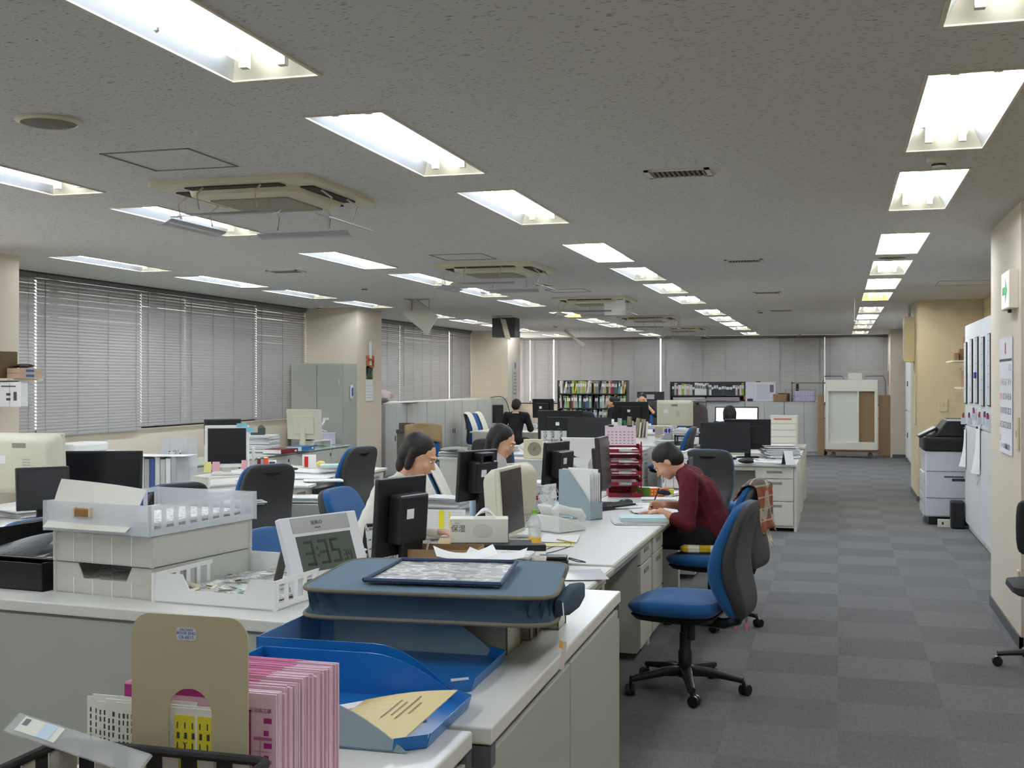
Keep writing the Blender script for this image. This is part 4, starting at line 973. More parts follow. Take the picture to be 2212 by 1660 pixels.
t = T('white_bin_shelf', 'white low shelf unit in front of the window-side cabinets', 'shelf', (-6.35,12.0,0), 90)
B().box(-.5,.5,-.15,.15,.56,.60).box(-.5,-.47,-.15,.15,0,.56).box(.47,.5,-.15,.15,0,.56).box(-.5,.5,.13,.15,0,.56).o('shelf_frame', WHITE, t); B().box(-.46,.46,-.12,-.10,.36,.54).o('dark_panel', BLK, t)
t = T('plastic_folder_bag', 'clear plastic bag of forms hanging behind the upright files', 'bag', (-5.42,8.75,DZ), 12); B().slab(lambda u,v: (-.16+.32*u, .02*math.sin(6*u), .02+.40*v), 8, 4, .006).o('clear_bag', M('bag_clear', (224,228,232), .2, alpha=.75), t); B().box(-.1,.1,-.005,.0,.05,.3).o('form', PRINT, t)
# tall grey cabinet before the big pillar
t = T('tall_cabinet', 'tall grey two-door steel cabinet standing before the large left pillar', 'cabinet', (-7.165,15.39,0))
B().box(-.41,.41,-.22,.25,.06,1.85).o('body', CAB, t, bev=.004); B().box(-.40,.40,-.2,.24,0,.06).o('plinth', DGREY, t)
for s in (-1,1): 
    d = B().box(min(s*.004,s*.40), max(s*.004,s*.40), -.24,-.22, .09,1.83).o('door', CAB, t, bev=.003)
    if s == 1: B().box(.34,.355,-.245,-.24,1.55,1.62).o('hinge', STEEL, d)
t = T('timer', 'small white and blue wall timer on the side of the tall grey cabinet', 'timer', (-6.753,15.42,1.44), 90); B().box(-.04,.04,-.02,0,-.1,.1).o('case', WHITE, t, bev=.01); B().box(-.025,.025,-.023,-.02,-.06,.06).o('display', cm((40,100,170)), t)
# shelf on first pillar with boxes and notice
t = T('wall_shelf', 'small cream shelf on the nearest left pillar', 'shelf', (-6.77,8.1,1.60)); B().box(0,.30,-.2,.25,0,.02).o('board', M('shelf_cream', (220,214,186), .5), t); B().box(0,.24,.0,.02,-.12,0).o('bracket', WIRE, t)
tag(B().box(-.1,.1,-.14,.14,0,.22).o('cardboard_box', cm((104,84,48)), bev=.003), 'brown upright box on the pillar shelf', 'box', None, (-6.66,8.0,1.621))
for i in range(2): 
    t = T('carton', ('lower','upper')[i]+' pale carton with blue label on the pillar shelf', 'box', (-6.50,8.14,1.621+i*.042)); B().box(-.05,.07,-.14,.14,0,.04).o('carton_body', cm((206,176,150)), t); B().box(.0705,.0715,-.06,.04,.01,.03).o('label_print', cm((60,100,170)), t)
bag_lump('dark rumpled pouch on top of the pale cartons', (-6.5,8.14,1.706), (.06,.09,.018), (84,60,58), 'black_pouch', 'pouch')
t = T('notice', 'white printed notice hanging below the pillar shelf', 'notice', (-6.46,8.12,1.42)); B().box(-.0,.003,-.2,.02,-.03,.16).box(-.11,.11,-.2,-.197,-.03,.17).o('sheet', PAPER, t); B().box(-.08,.06,-.202,-.2,.13,.14).box(-.03,.01,-.202,-.2,.02,.04).box(-.03,.01,-.202,-.2,.06,.08).box(.04,.07,-.202,-.2,.02,.09).o('print', cm((80,80,86)), t)
t = T('desktop_printer', 'white office machine behind the cream computer at the left edge', 'machine', (-6.45,8.7,0), 90); B().box(-.3,.3,-.25,.05,0,.98).o('body', cm((232,232,232)), t, bev=.02); B().box(-.25,.25,-.2,.05,.98,1.06).o('lid', WHITE, t, bev=.02); B().box(-.2,.28,-.32,-.24,.86,.90).o('tray', BLK, t)
# pillar things: wooden letter holder, calendar
t = T('letter_holder', 'small wooden letter holder with envelope on the large left pillar', 'letter holder', (-6.765,16.1,1.90), 90)
W_ = cm((186,110,60)); B().box(-.10,.10,-.05,0,-.10,-.08).box(-.10,-.08,-.05,0,-.10,.08).box(.08,.10,-.05,0,-.10,.08).box(-.1,.1,-.05,-.04,.0,.03).o('wooden_frame', W_, t); B().box(-.04,.04,-.035,-.025,-.07,.29).o('envelope', PAPER, t)
def cal(label, loc, rz, w_, h, top, kind):
    t = T('wall_calendar', label, 'calendar', loc, rz); B().box(-w_/2,w_/2,-.004,0,0,h).o('page', PAPER, t)
    return t
t = cal('waterfall picture calendar on the large left pillar', (-6.765,16.12,1.30), 90, .27, .62, 0, 0)
B().box(-.13,.13,-.006,-.004,.32,.61).o('picture', pattern_material('forest_picture','picture'), t)
B().box(-.028,-.02,-.007,-.006,.42,.58).box(.0,.008,-.007,-.006,.44,.58).o('waterfall_print', cm((190,196,200)), t)
g = B()
for i in range(7):
    for j in range(5): g.box(-.105+i*.032, -.09+i*.032, -.0045, -.004, .04+j*.045, .052+j*.045)
g.o('date_marks', cm((170,172,176)), t)
t = T('notice', 'pale vertical printed notice on the far left pillar', 'notice', (-6.765,24.25,1.20), 90); B().box(-.16,.16,-.003,0,0,.85).o('sheet', cm((206,206,200)), t); g = B().box(-.06,.08,-.004,-.003,.66,.80).box(-.1,.08,-.004,-.003,.1,.14)
for j in range(6): g.box(-.1,.1,-.004,-.003,.2+.07*j,.225+.07*j)
g.o('print', cm((140,146,146)), t)
# lockers along the second left window
for i in range(6):
    y0 = 17.2+i*.98; t = T('low_locker', 'pale grey low locker under the second window, '+ordn(i)+' from the camera', 'locker', (-7.22,y0+.48,0), 90, 'lockers under the second window')
    B().box(-.48,.48,-.26,.3,.05,1.235).o('body', LOCK, t, bev=.003)
    for s in (-1,1): 
        d = B().box(min(s*.003,s*.475), max(s*.003,s*.475), -.278,-.26, .08,1.225).o('door', LOCK, t, bev=.002); B().box(s*.05-.012, s*.05+.012, -.285,-.278, .62,.70).o('handle', DGREY, d)
t = T('low_locker', 'single pale grey locker right before the far left pillar', 'locker', (-7.15,23.42,0)); B().box(-.45,.38,-.2,.2,.05,1.24).o('body', LOCK, t, bev=.003); B().box(-.43,.37,-.215,-.2,.08,1.22).o('door', LOCK, t, bev=.002); B().box(-.2,-.14,-.225,-.215,.95,1.1).o('number_plate', DGREY, t)
bag_lump('crumpled pink and white plastic bags on the nearest locker', (-7.1,17.35,1.236), (.2,.28,.11), (214,196,196), 'plastic_bag', 'bag')
sheet('flat papers lying on the lockers under the window', (-7.1,18.4,1.237), 10, .5, .9, .01, PAPER)
cable('black cable hanging down the far left pillar from the locker top', [(-7.0,23.2,1.25),(-6.75,23.12,1.27),(-6.62,23.1,1.15),(-6.55,23.1,.9),(-6.5,23.1,.6),(-6.45,23.1,.02)], .008)
cable('black cable hanging at the near end of the lockers', [(-6.98,17.15,1.236),(-6.97,17.08,1.18),(-6.95,17.05,1.0),(-6.95,17.05,.8),(-6.95,17.05,.02)], .008)
t = T('waste_bin', 'brown lidded bin standing right of the large left pillar', 'bin', (-6.45,17.0,0), 0); B().box(-.16,.16,-.15,.15,0,.78).o('bin_body', cm((120,112,104)), t, bev=.01); B().box(-.17,.17,-.16,.16,.78,.84).o('lid', cm((88,82,76)), t, bev=.01)
tag(B().box(-.1,.1,-.08,.08,0,.10).o('dark_box', cm((96,92,88))), 'small dark box on top of the lidded bin', 'box', None, (-6.5,17.0,.841))

more = [  # label, x, y, rot, w, d, h
 ('printed pages fanned left of the twin cream monitors', -2.15, 6.3, 35, .30, .21, .02),
 ('white pad at the window-side edge before the pump bottle', -2.30, 6.8, 5, .21, .29, .012),
 ('folded white papers between the file box and black monitor', -1.88, 7.95, -20, .30, .21, .03),
 ('papers lying under the brown-black monitor', -1.50, 8.1, 25, .30, .22, .01),
 ('stacked magazines at the far window-side corner of the near island', -2.22, 9.0, 8, .24, .30, .09),
 ('loose white pages behind the red letter trays', -1.35, 9.1, -12, .30, .21, .02),
 ('white envelope pile by the gift box', -1.28, 8.62, 10, .24, .16, .02),
 ('creased pages near the monitor stand of the crosswise desk', -1.55, 12.9, 14, .30, .21, .02),
 ('papers spread along the second island, aisle side', -3.45, 14.0, 20, .42, .3, .03),
 ('white ring file on the second island', -4.1, 14.2, -15, .3, .24, .06),
 ('papers at the near corner of the middle island', -2.3, 16.4, 30, .34, .24, .05),
 ('papers on the aisle side of the middle island', -2.35, 17.5, -8, .4, .3, .08),
 ('heaped documents on the far left island', -5.6, 20.6, 12, .5, .35, .10),
 ('white pages before the pair seated at the far island', -3.2, 21.5, -10, .5, .3, .06),
 ('magazine pile on the left island behind the black screen', -5.4, 6.2, 24, .3, .24, .10),
 ('newspaper spread on the near left island', -4.75, 5.2, 38, .5, .36, .015),
 ('white forms along the aisle edge of the left island', -4.7, 9.75, 12, .42, .28, .015),
 ('printed forms in the middle of the left island', -5.0, 10.4, -14, .5, .3, .012),
 ('pages under the picture stand of the left island', -4.85, 10.9, 8, .4, .25, .02),
]
for lb, x, y, rz, w_, d_, h in more: stack(lb, (x,y,DZ+.0), rz, w_, d_, h, jit=.02)
flat_book('white binder standing by the near black monitor base', (-2.25,5.45,DZ), 100, .30, .10, .05, (226,226,222))
tag(B().box(-.05,.05,-.03,.03,0,.035).o('stapler', cm((120,124,130)), bev=.008), 'grey stapler on the main desk left of the bottle', 'stapler', None, (-1.92,6.35,DZ), 30)
pot('clear-grey pen cup by the white fan', (-1.98,7.62,DZ), (180,184,188), .07, .09, 4)
cable('white phone cord from the desk phone to the fan', [(-1.62,7.0,.72),(-1.7,7.2,.71),(-1.66,7.35,.71),(-1.8,7.45,.71)], .003, WHITE)
# ---------------- foreground ----------------
ZC = 1.10
def counter(label, loc, rz, x0, x1, y0, y1, doors='x', nd=2, front=True):
    t = T('side_cabinet', label, 'cabinet', loc, rz)
    B().box(x0, x1, y0, y1, ZC-.026, ZC).o('top_board', CABT, t, bev=.003)
    B().box(x0+.012, x1-.014, y0+.014, y1-.012, .05, ZC-.030).o('body', CAB, t)
    B().box(x0+.03, x1-.05, y0+.03, y1-.03, 0, .05).o('plinth', DGREY, t)
    if doors == 'x':
        L = (y1-y0)/nd
        for i in range(nd): B().box(x1-.014, x1-.003, y0+i*L+.004, y0+(i+1)*L-.004, .06, ZC-.040).o('door', CAB, t, bev=.0015)
        for y in (y0+.001, y1-.026): B().box(x1-.03, x1-.001, y, y+.025, ZC-.060, ZC-.028).o('corner_bracket', M('bracket_grey', (96,98,102), .5), t)
    else:
        L = (x1-x0)/nd
        for i in range(nd): B().box(x0+i*L+.001, x0+(i+1)*L-.001, y0+.006, y0+.014, .06, ZC-.032).o('back_panel', CAB, t)
    return t
counter('white-topped grey cabinet with two doors at the aisle in front', (-.497,2.72,0), .86, -.455, 0, -1.125, 0)
counter('nearest white-topped cabinet at the bottom edge under the basket', (-.494,1.575,0), .86, -.465, -.008, -1.1, 0)
pv = (-1.167,2.183)
counter('long grey cabinet with white top holding the plastic trays, left of the clock', (pv[0],pv[1],0), -4.4, -1.9, .168, 0, .46, 'y', 1)
# clear plastic letter trays
def tray(label, loc, rz, w_, d_, h, mat, slots=True, dip=.035, group=None, e=.003, cat='letter tray', ribs=0, flare=0):
    t = T('letter_tray', label, cat, loc, rz, group)
    B().box(0, w_, 0, d_, 0, e).o('tray_floor', mat, t)
    m = w_/2; f = [(0,0),(w_,0),(w_,h),(w_*.80,h),(w_*.74,h-dip),(w_*.30,h-dip),(w_*.24,h),(0,h)]
    B().add([(x,y,z) for y in (0,e) for x,z in f], [(0,1,2,3,4,5,6,7)[::1],(15,14,13,12,11,10,9,8)]+[(i,(i+1)%8,8+(i+1)%8,8+i) for i in range(8)]).o('front_wall', mat, t)
    for s, x in (('left',0),('right',w_-e)):
        b = B()
        if slots:
            b.box(x, x+e, 0, d_, 0, h*.22).box(x, x+e, 0, d_, h*.84, h); n = 9
            for i in range(n+1): y = (d_-.014)*i/n; b.box(x, x+e, y, y+.014, h*.22, h*.84)
        else:
            b.box(x, x+e, 0, d_, 0, h)
        b.o('side_wall', mat, t)
    B().box(0, w_, d_-e, d_, 0, h).o('back_wall', mat, t)
    for (x, y) in ((0,0),(w_,0),(0,d_),(w_,d_)): B().cyl((x,y,0),(x,y,h), .005, n=8).o('corner_post', mat, t)
    if ribs:
        for i in range(ribs): B().box(w_*(i+1)/(ribs+1)-.001, w_*(i+1)/(ribs+1)+.001, -.0015, 0, 0, h-dip).o('rib', M('rib_white', (240,242,240), .4), t)
    return t
FROST = M('frosted_tray', (226,226,216), .35, alpha=.72)
FROST2 = M('clear_tray', (236,240,244), .3, alpha=.5)
p1 = G(120,1278,ZC)
tray('lowest translucent letter tray of the stack, ribbed front', p1, -8.5, .292, .36, .072, FROST, slots=False, ribs=4, group='stacked translucent letter trays')
tray('middle translucent letter tray of the stack', p1+Vector((.004,-.006,.075)), -8.5, .292, .36, .070, FROST, slots=False, dip=.001, ribs=4, group='stacked translucent letter trays')
stack('papers inside the lowest translucent tray', p1+Vector((.155,.15,.004)), -8.5, .25, .32, .030, 5, [cm((170,166,158)),cm((220,216,206))])
stack('papers inside the middle translucent tray', p1+Vector((.155,.15,.08)), -8.5, .25, .32, .050, 6, [cm((226,222,208)),cm((214,210,198))])
tray('topmost clear slotted tray of the stack, with a curled paper over its front', p1+Vector((-.012,-.022,.148)), -8.5, .315, .385, .070, FROST2, slots=True, dip=.0, group='stacked translucent letter trays')
stack('papers inside the topmost slotted tray', p1+Vector((.16,.17,.152)), -8.5, .27, .32, .02, 3)
t = T('curled_sheet', 'cream paper sheet curling up over the front of the topmost tray', 'paper', p1+Vector((-.006,-.022,.148)), -8.5)
def cfn(u, v): return (.002+.25*u, .012+.03*v*v-.028*math.exp(-v*6)+.02*math.sin(u*2.5)*v, .010+.108*v-.018*u*v)
B().slab(cfn, 10, 10, .0012).o('sheet', M('paper_cream', (240,238,226), .8, alpha=.93), t)
text(t, 'お取りください', .026, (.10,.0105,.022), (90,0,180), cm((206,204,196)), sx=.9)
k = B().box(.092,.134,-.008,.006,.038,.056).o('brown_clip', cm((160,112,56)), t, bev=.003); B().box(.085,.092,-.009,.006,.035,.060).box(.134,.140,-.009,.006,.035,.060).o('clip_end', cm((226,214,186)), t, bev=.002)
tray('white perforated letter tray full of small paper slips, right of the stack', G(332,1301,ZC), -4.6, .318, .37, .066, M('white_tray', (244,244,242), .35), slots=True, dip=.034)
r = random.Random(5); q0 = G(332,1301,ZC)
sl = [(228,226,206),(238,236,226),(214,206,178),(196,214,206),(244,244,240),(206,196,170),(186,190,196)]
for i in range(84):
    x, y = r.uniform(.03,.285), r.uniform(.04,.33); a = R(-4.6)
    s_ = B().cbox((0,0,0), (r.uniform(.02,.045), r.uniform(.008,.02), .0008), (r.uniform(-14,14), r.uniform(-14,14), r.uniform(0,180)))
    tag(s_.o('paper_slip', cm(sl[i%7])), ['beige','cream','tan','pale green','white','brownish','light grey'][i%7]+' loose paper slip in the white perforated tray', 'paper slip', 'loose slips in the white perforated tray', (q0.x+x*math.cos(a)-y*math.sin(a), q0.y+x*math.sin(a)+y*math.cos(a), ZC+.018+r.uniform(0,.016)))
stack('bed of papers under the loose slips', (q0.x+.165, q0.y+.17, ZC+.004), -4.6, .27, .32, .013, 3, [cm((226,222,208))])
# black trays at the left edge
BT = M('black_tray', (22,22,23), .35)
t = T('black_tray', 'black letter tray at the left edge of the counter', 'letter tray', G(118,1277,ZC)+Vector((-.315,.01,0)), -6)
B().box(0,.30,0,.36,0,.003).box(0,.003,0,.36,0,.068).box(.297,.30,0,.36,0,.068).box(0,.30,0,.003,0,.066).box(0,.3,.357,.36,0,.068).o('tray_body', BT, t)
t = T('black_tray', 'second black tray with curved divider on the left black tray', 'letter tray', G(118,1277,ZC)+Vector((-.315,.02,.07)), -6)
B().box(0,.30,.02,.36,0,.003).box(0,.003,.02,.36,0,.05).box(0,.3,.357,.36,0,.05).o('tray_body', BT, t)
B().slab(lambda u,v: (.02+.27*u, .03+.10*v, .004+.05*math.sin(min(1,u*1.1)*math.pi*.5+.0)*(1-max(0,u-.8)*4)*v), 10, 4, .002).o('curved_divider', BT, t)
# desk clock
t = T('digital_clock', 'silver and white digital desk clock reading 3:35 on its folding leg', 'clock', G(645,1303,ZC), 66)
mx = Matrix.Translation((0,0,.002)) @ Matrix.Rotation(R(-21), 4, 'X')
W_, H_ = .235, .195
B().box(0, W_, 0, .018, 0, H_, None, mx).o('case', M('clock_white', (236,236,240), .35), t, bev=.003)
B().box(.030, W_-.030, -.0012, .001, H_-.040, H_-.004, None, mx).o('brand_band', M('clock_silver', (176,176,174), .35, .3), t)
lcdm = M('lcd_panel', (92,104,96), .2); B().box(.034, W_-.034, -.0012, .001, .062, H_-.048, None, mx).o('main_display', lcdm, t)
B().box(.034, W_-.034, -.0012, .001, .012, .046, None, mx).o('lower_display', lcdm, t)
SEG = {'0':'abcdef','1':'bc','2':'abged','3':'abgcd','4':'fgbc','5':'afgcd','6':'afgedc','7':'abc','8':'abcdefg','9':'abcdfg'}
def digits(s, x, z, w_, h, th, mat):
    b = B()
    for ch in s:
        if ch == ':':
            for q in (.32,.62): b.box(x-.001, x+th*.8, -.0018, -.0012, z+h*q, z+h*q+th, None, mx)
            x += w_*.3; continue
        if ch == ' ': x += w_*.6; continue
        for c in SEG[ch]:
            S = {'a':(0,w_,h-th,h),'d':(0,w_,0,th),'g':(0,w_,h/2-th/2,h/2+th/2),'f':(0,th,h/2,h),'b':(w_-th,w_,h/2,h),'e':(0,th,0,h/2),'c':(w_-th,w_,0,h/2)}[c]
            b.box(x+S[0], x+S[1], -.0018, -.0012, z+S[2], z+S[3], None, mx)
        x += w_*1.35
    return b.o('digits', mat, t)
LCDD = M('lcd_dark', (44,50,46), .4)
digits('3:35', .052, .076, .026, .058, .006, LCDD); digits('34', .165, .078, .010, .024, .003, LCDD)
digits('04', .042, .019, .010, .02, .0028, LCDD); digits('22 55', .11, .019, .010, .02, .0028, LCDD)
B().box(.10, .17, -.0016, -.0012, .051, .053, cm((50,110,170)), mx).box(.15,.20,-.0017,-.0012,.051,.053, cm((200,60,80)), mx).o('colour_line', None, t)
tx = text(t, 'SEIKO', .013, mx @ Vector((.105,-.0016,H_-.019)), (111-42,0,0), cm((90,92,96))); tx2 = text(t, 'SENSOR', .005, mx @ Vector((.105,-.0016,H_-.031)), (111-42,0,0), cm((110,112,116)))
B().cbox((.035,.100,.080),(.02,.006,.165),(20,0,0)).o('folding_leg', M('leg_grey', (92,90,86), .4), t)
# blue pouch bag
q = [G(640,1279,1.225), G(1200,1300,1.225), G(1230,1220,1.225), G(765,1211,1.225)]
ctr = (q[0]+q[1]+q[2]+q[3])/4; ctr.z = 1.178
t = T('document_bag', 'flat slate-blue zipped cloth bag with clear print pocket, lying on the blue trays', 'bag', ctr)
def bq(s, tt, z):     # s,tt in [-1,1]
    a = (1-s)/2; b_ = (1+s)/2; c = (1-tt)/2; d = (1+tt)/2
    p = q[0]*a*c+q[1]*b_*c+q[2]*b_*d+q[3]*a*d
    return Vector((p.x-ctr.x, p.y-ctr.y, z))
BAG = M('bag_slate', (100,124,142), .85, noise=.08, ns=60, bump=.4, bs=500); BAGD = M('bag_side_navy', (50,72,90), .8, noise=.2, ns=25, bump=.5, bs=80)
PIPE = M('bag_piping', (120,116,100), .8, noise=.2, ns=60)
def se(k, n=64, p=9):
    out = []
    for i in range(n):
        a = 2*math.pi*i/n; c, s_ = math.cos(a), math.sin(a)
        out.append((k*math.copysign(abs(c)**(2/p), c), k*math.copysign(abs(s_)**(2/p), s_)))
    return out
H1 = .052
rings = [[bq(x,y,H1+.004*(1-k*k)) for x,y in se(k)] for k in (.995,.9,.7,.45,.2,.02)]
B().loft([[bq(x,y,H1-.003) for x,y in se(.995)]]+rings).o('top_panel', BAG, t, smooth=True)
sr = []
for z, k, am in ((0,.985,0),(.004,1.0,0),(.014,.965,.010),(.026,.955,.016),(.038,.97,.010),(.047,.985,.003)):
    sr.append([bq(x*(k+1.6*am*math.sin(7*i*.31+z*90)), y*(k+2.2*am*math.cos(5*i*.37+z*60)), z+am*.35*math.sin(i*.9)) for i,(x,y) in enumerate(se(1))])
B().loft(sr).o('gusset', BAGD, t, smooth=True)
for z in (.050,.003): pts = [bq(x,y,z) for x,y in se(1.0)]; B().tube(pts+[pts[0],pts[1]], .004, 8).o('piping', PIPE, t, smooth=True)
zt = lambda u, v: bq(u, v, H1+.006)
B().slab(lambda u,v: zt((-.47-.05*(1-v))*(1-u)+(.56+.0*v)*u, -.72+1.30*v)+Vector((0,0,.003)), 10, 6, .003).o('print_pocket', pattern_material('crumpled_print','mesh'), t)
rm = [(-.52,-.72),(.56,-.72),(.56,.58),(-.47,.58),(-.52,-.72)]
rp = []
for (a, b_), (c, d) in zip(rm[:-1], rm[1:]):
    for i in range(6): rp.append(zt(a+(c-a)*i/6, b_+(d-b_)*i/6)+Vector((0,0,.005)))
rp.append(rp[0]); B().tube(rp, .0045, 6).o('pocket_edge', cm((52,72,104)), t, smooth=True)
B().loft([[bq(1.0,-.55,0)+Vector((.004+x, y, .022+z)) for x, z in rrect(k*.012, k*.022,.008*k,3)] for y, k in ((-.02,.6),(.03,1),(.10,1.05),(.16,.7))]).o('side_pocket', BAGD, t, smooth=True)
tg = T('string_tag', 'small paper tag hanging on a white string from the blue bag', 'tag', G(1211,1300,1.22)+Vector((.006,-.01,0)))
B().tube([(0,0,0),(.003,-.002,-.03),(-.001,-.001,-.05),(0,0,-.07)], .0011, 6).o('string', WHITE, tg); B().cbox((.001,-.001,-.09),(.008,.002,.05),(4,6,10)).o('paper_tag', cm((226,214,200)), tg); B().cbox((-.002,-.003,-.071),(.006,.003,.012),(0,8,0)).o('orange_clip', cm((236,170,60)), tg)
# blue translucent letter trays (long low walls, curved down towards the aisle)
BL = M('blue_tray', (28,112,186), .3, alpha=.97); GRT = M('tray_smoke_blue', (160,184,188), .3, alpha=.85)
def btray(label, x0, x1, y0, y1, farm, nearm, leftm, h=.075, z=ZC+.001, rz=1.2, cutn=.55):
    t = T('letter_tray', label, 'letter tray', (x0,y0,z), rz, None); L, D = x1-x0, y1-y0; e = .0025
    fl = [(0,0),(L-.05,0),(L-.012,.03),(L-.012,D-.03),(L-.05,D),(0,D)]
    B().prism(fl, 0, e).o('tray_floor', BL, t)
    def wall(y, mat, nm, h=h, c=cutn, lip=True):
        pr = [(0,0),(L-.03,0)]+[(L-.03-(L*(1-c)-.03)*s_, h*math.sin(s_*math.pi/2)**.9) for s_ in [i/8 for i in range(1,9)]]+[(0,h)]
        n = len(pr); B().add([(x,yy,zz) for yy in (y,y+e) for x,zz in pr], [tuple(range(n)), tuple(range(2*n-1,n-1,-1))]+[(i,(i+1)%n,n+(i+1)%n,n+i) for i in range(n)]).o(nm, mat, t)
    wall(0, nearm, 'near_wall'); wall(D-e, farm, 'far_wall')
    B().box(0, e, 0, D, 0, h).o('end_wall', leftm, t)
    if h > .07: B().box(e, .026, D-.006, D-e, 0.003, h).o('corner_strip', M('tray_light_strip', (128,178,206), .3), t)
    # raised lip at the open end
    lp = [(L-.05,0),(L-.012,.03),(L-.012,D-.03),(L-.05,D)]
    for (a, b_), (c, d) in zip(lp[:-1], lp[1:]):
        n_ = Vector((c-a, d-b_, 0)).normalized(); 
        B().add([(a,b_,0),(c,d,0),(c+n_.y*.006,d-n_.x*.006,.020),(a+n_.y*.006,b_-n_.x*.006,.020),(a-n_.y*.002,b_+n_.x*.002,0),(c-n_.y*.002,d+n_.x*.002,0),(c+n_.y*.004,d-n_.x*.004,.020),(a+n_.y*.004,b_-n_.x*.004,.020)], [(0,1,2,3),(7,6,5,4),(3,2,6,7),(0,3,7,4),(1,5,6,2),(0,4,5,1)]).o('end_lip', BL, t)
    return t
btray('far blue translucent letter tray carrying the slate-blue bag', -.93, -.555, 1.735, 1.995, GRT, BL, M('tray_steel_blue', (104,144,186), .3, alpha=.95), .074)
btray('near blue translucent letter tray holding the yellow envelope', -.895, -.525, 1.445, 1.70, BL, GRT, BL, .068, cutn=.5)
sheet('pink and white slip lying in the near blue tray', (-.66,1.60,ZC+.006), 50, .10, .13, .0, PAPER)
tag(B().box(-.04,.04,-.02,.02,0,.0006).o('pink_print', cm((206,130,180))), 'pink printed form on the slip in the near blue tray', 'paper', None, (-.675,1.60,ZC+.0095), 50)
ev = [G(738,1548,ZC+.012), G(862,1606,ZC+.012), G(988,1492,ZC+.045), G(790,1512,ZC+.035)]; ec = (ev[0]+ev[1]+ev[2]+ev[3])/4
t = T('envelope', 'pale yellow envelope with print sticking out of the near blue tray', 'envelope', ec)
def efn(u, v): p = ev[0]*(1-u)*(1-v)+ev[1]*u*(1-v)+ev[2]*u*v+ev[3]*(1-u)*v; return p-ec+Vector((0,0,.004*math.sin(3*u)))
B().slab(efn, 6, 6, .0015).o('envelope_body', cm((232,212,156)), t)
g = B()
for i, (a, b_) in enumerate(((.25,.75),(.35,.7),(.3,.85),(.45,.7))):
    w0 = .50+.085*i
    g.slab(lambda u, v: efn(w0+.018*v, a+(b_-a)*u)+Vector((0,0,.0008)), 4, 1, .0004)
g.o('print', cm((150,136,110)), t)
t = T('green_folder', 'pale green curved folder sheet at the near side of the near blue tray', 'folder', (-.80,1.462,ZC+.006), 2)
B().slab(lambda u,v: (-.02+.225*u, -.006+.014*v, .012+.050*(1-u**2.2)*(1-.1*v)), 10, 4, .0015).o('folder_sheet', cm((170,188,170)), t)
lt = T('name_label', 'white name label tag standing on the edge between the blue trays', 'label', G(994,1487,ZC+.004), 36); B().cbox((0,0,.008),(.030,.0015,.016),(-20,0,0)).o('label_card', WHITE, lt)
text(lt, 'もと様', .009, (0,-.004,.0075), (70,0,0), cm((60,60,70)))
# smoky clear drawer boxes under the bag
SM = M('smoke_acrylic', (196,190,166), .12, alpha=.6); SME = M('acrylic_edge', (96,92,78), .3)
for i, (x, y, w_, d_) in enumerate(((-.665,2.07,.17,.10),(-.60,2.165,.06,.03),(-.60,2.215,.06,.03),(-.585,2.29,.09,.07))):
    t = T('acrylic_case', 'smoky clear case under the blue bag, '+ordn(i)+' from the front', 'case', (x,y,ZC+.0005), 1, 'clear cases under the bag'); h = .074
    B().box(-w_/2,w_/2,-d_/2,-d_/2+.002,0,h).box(-w_/2,w_/2,d_/2-.002,d_/2,0,h).box(-w_/2,-w_/2+.002,-d_/2,d_/2,0,h).box(w_/2-.002,w_/2,-d_/2,d_/2,0,h).o('case_wall', SM, t)
    e_ = B()
    for a in (-1,1):
        for b_ in (-1,1): e_.box(a*w_/2-.0015,a*w_/2+.0015,b_*d_/2-.0015,b_*d_/2+.0015,0,h)
    e_.box(-w_/2,w_/2,-d_/2,d_/2,0,.002); e_.o('case_edge', SME, t); B().box(-w_/2+.006,w_/2-.006,-d_/2+.006,d_/2-.006,.003,h*.55).o('papers', cm((214,208,190)), t)
# bookend
t = T('bookend', 'tan metal bookend with arched opening and small label', 'bookend', (-.700,1.150,ZC), 0); TAN = M('bookend_tan', (190,180,148), .5, noise=.02, ns=9)
w_, h = .147, .237; out = rrect(w_/2, h/2, .022, 6); out = [(x, z+h/2) for x, z in out if True]
out = [(x,z) for x,z in out]; out = [p for p in out if p[1] > .03]
# outline with arch: go around
top = [(x,z+h/2) for x,z in rrect(w_/2,h/2,.024,6)][:14]     # right-top then left-top corners
arch = [(.001+.028*math.cos(R(a)), .125+.030*math.sin(R(a))) for a in range(180,-1,-12)]
poly = top+[(-w_/2,0),(-.027,0)]+arch+[(.029,0),(w_/2,0)]
n = len(poly); me = B(); me.add([(x,y,z) for y in (0,.0016) for x,z in poly], [tuple(range(n)), tuple(range(2*n-1,n-1,-1))]+[(i,(i+1)%n,n+(i+1)%n,n+i) for i in range(n)]); me.o('plate', TAN, t)
B().box(-w_/2, w_/2, .0016, .10, 0, .0016).o('foot_plate', TAN, t)
B().prism(rrect(.0125,.007,.003,4), 0, .0004, Matrix.Translation((-.003,-.0004,.216)) @ Matrix.Rotation(R(90),4,'X')).o('label_sticker', cm((206,214,222)), t)
for s_, z_, sz in (('CROWN',.2205,.0042),('BOOK END',.2168,.0047),('CR-BE15',.2122,.0052)): text(t, s_, sz, (-.003,-.0010,z_), (90,0,0), cm((60,90,170)), ext=.0001)
tag(B().ell((0,0,0),(.003,.0006,.0012)).o('rust_spot', cm((120,92,40))), 'small brown mark on the tan bookend', 'mark', None, (-.732,1.149,ZC+.17)) if False else None
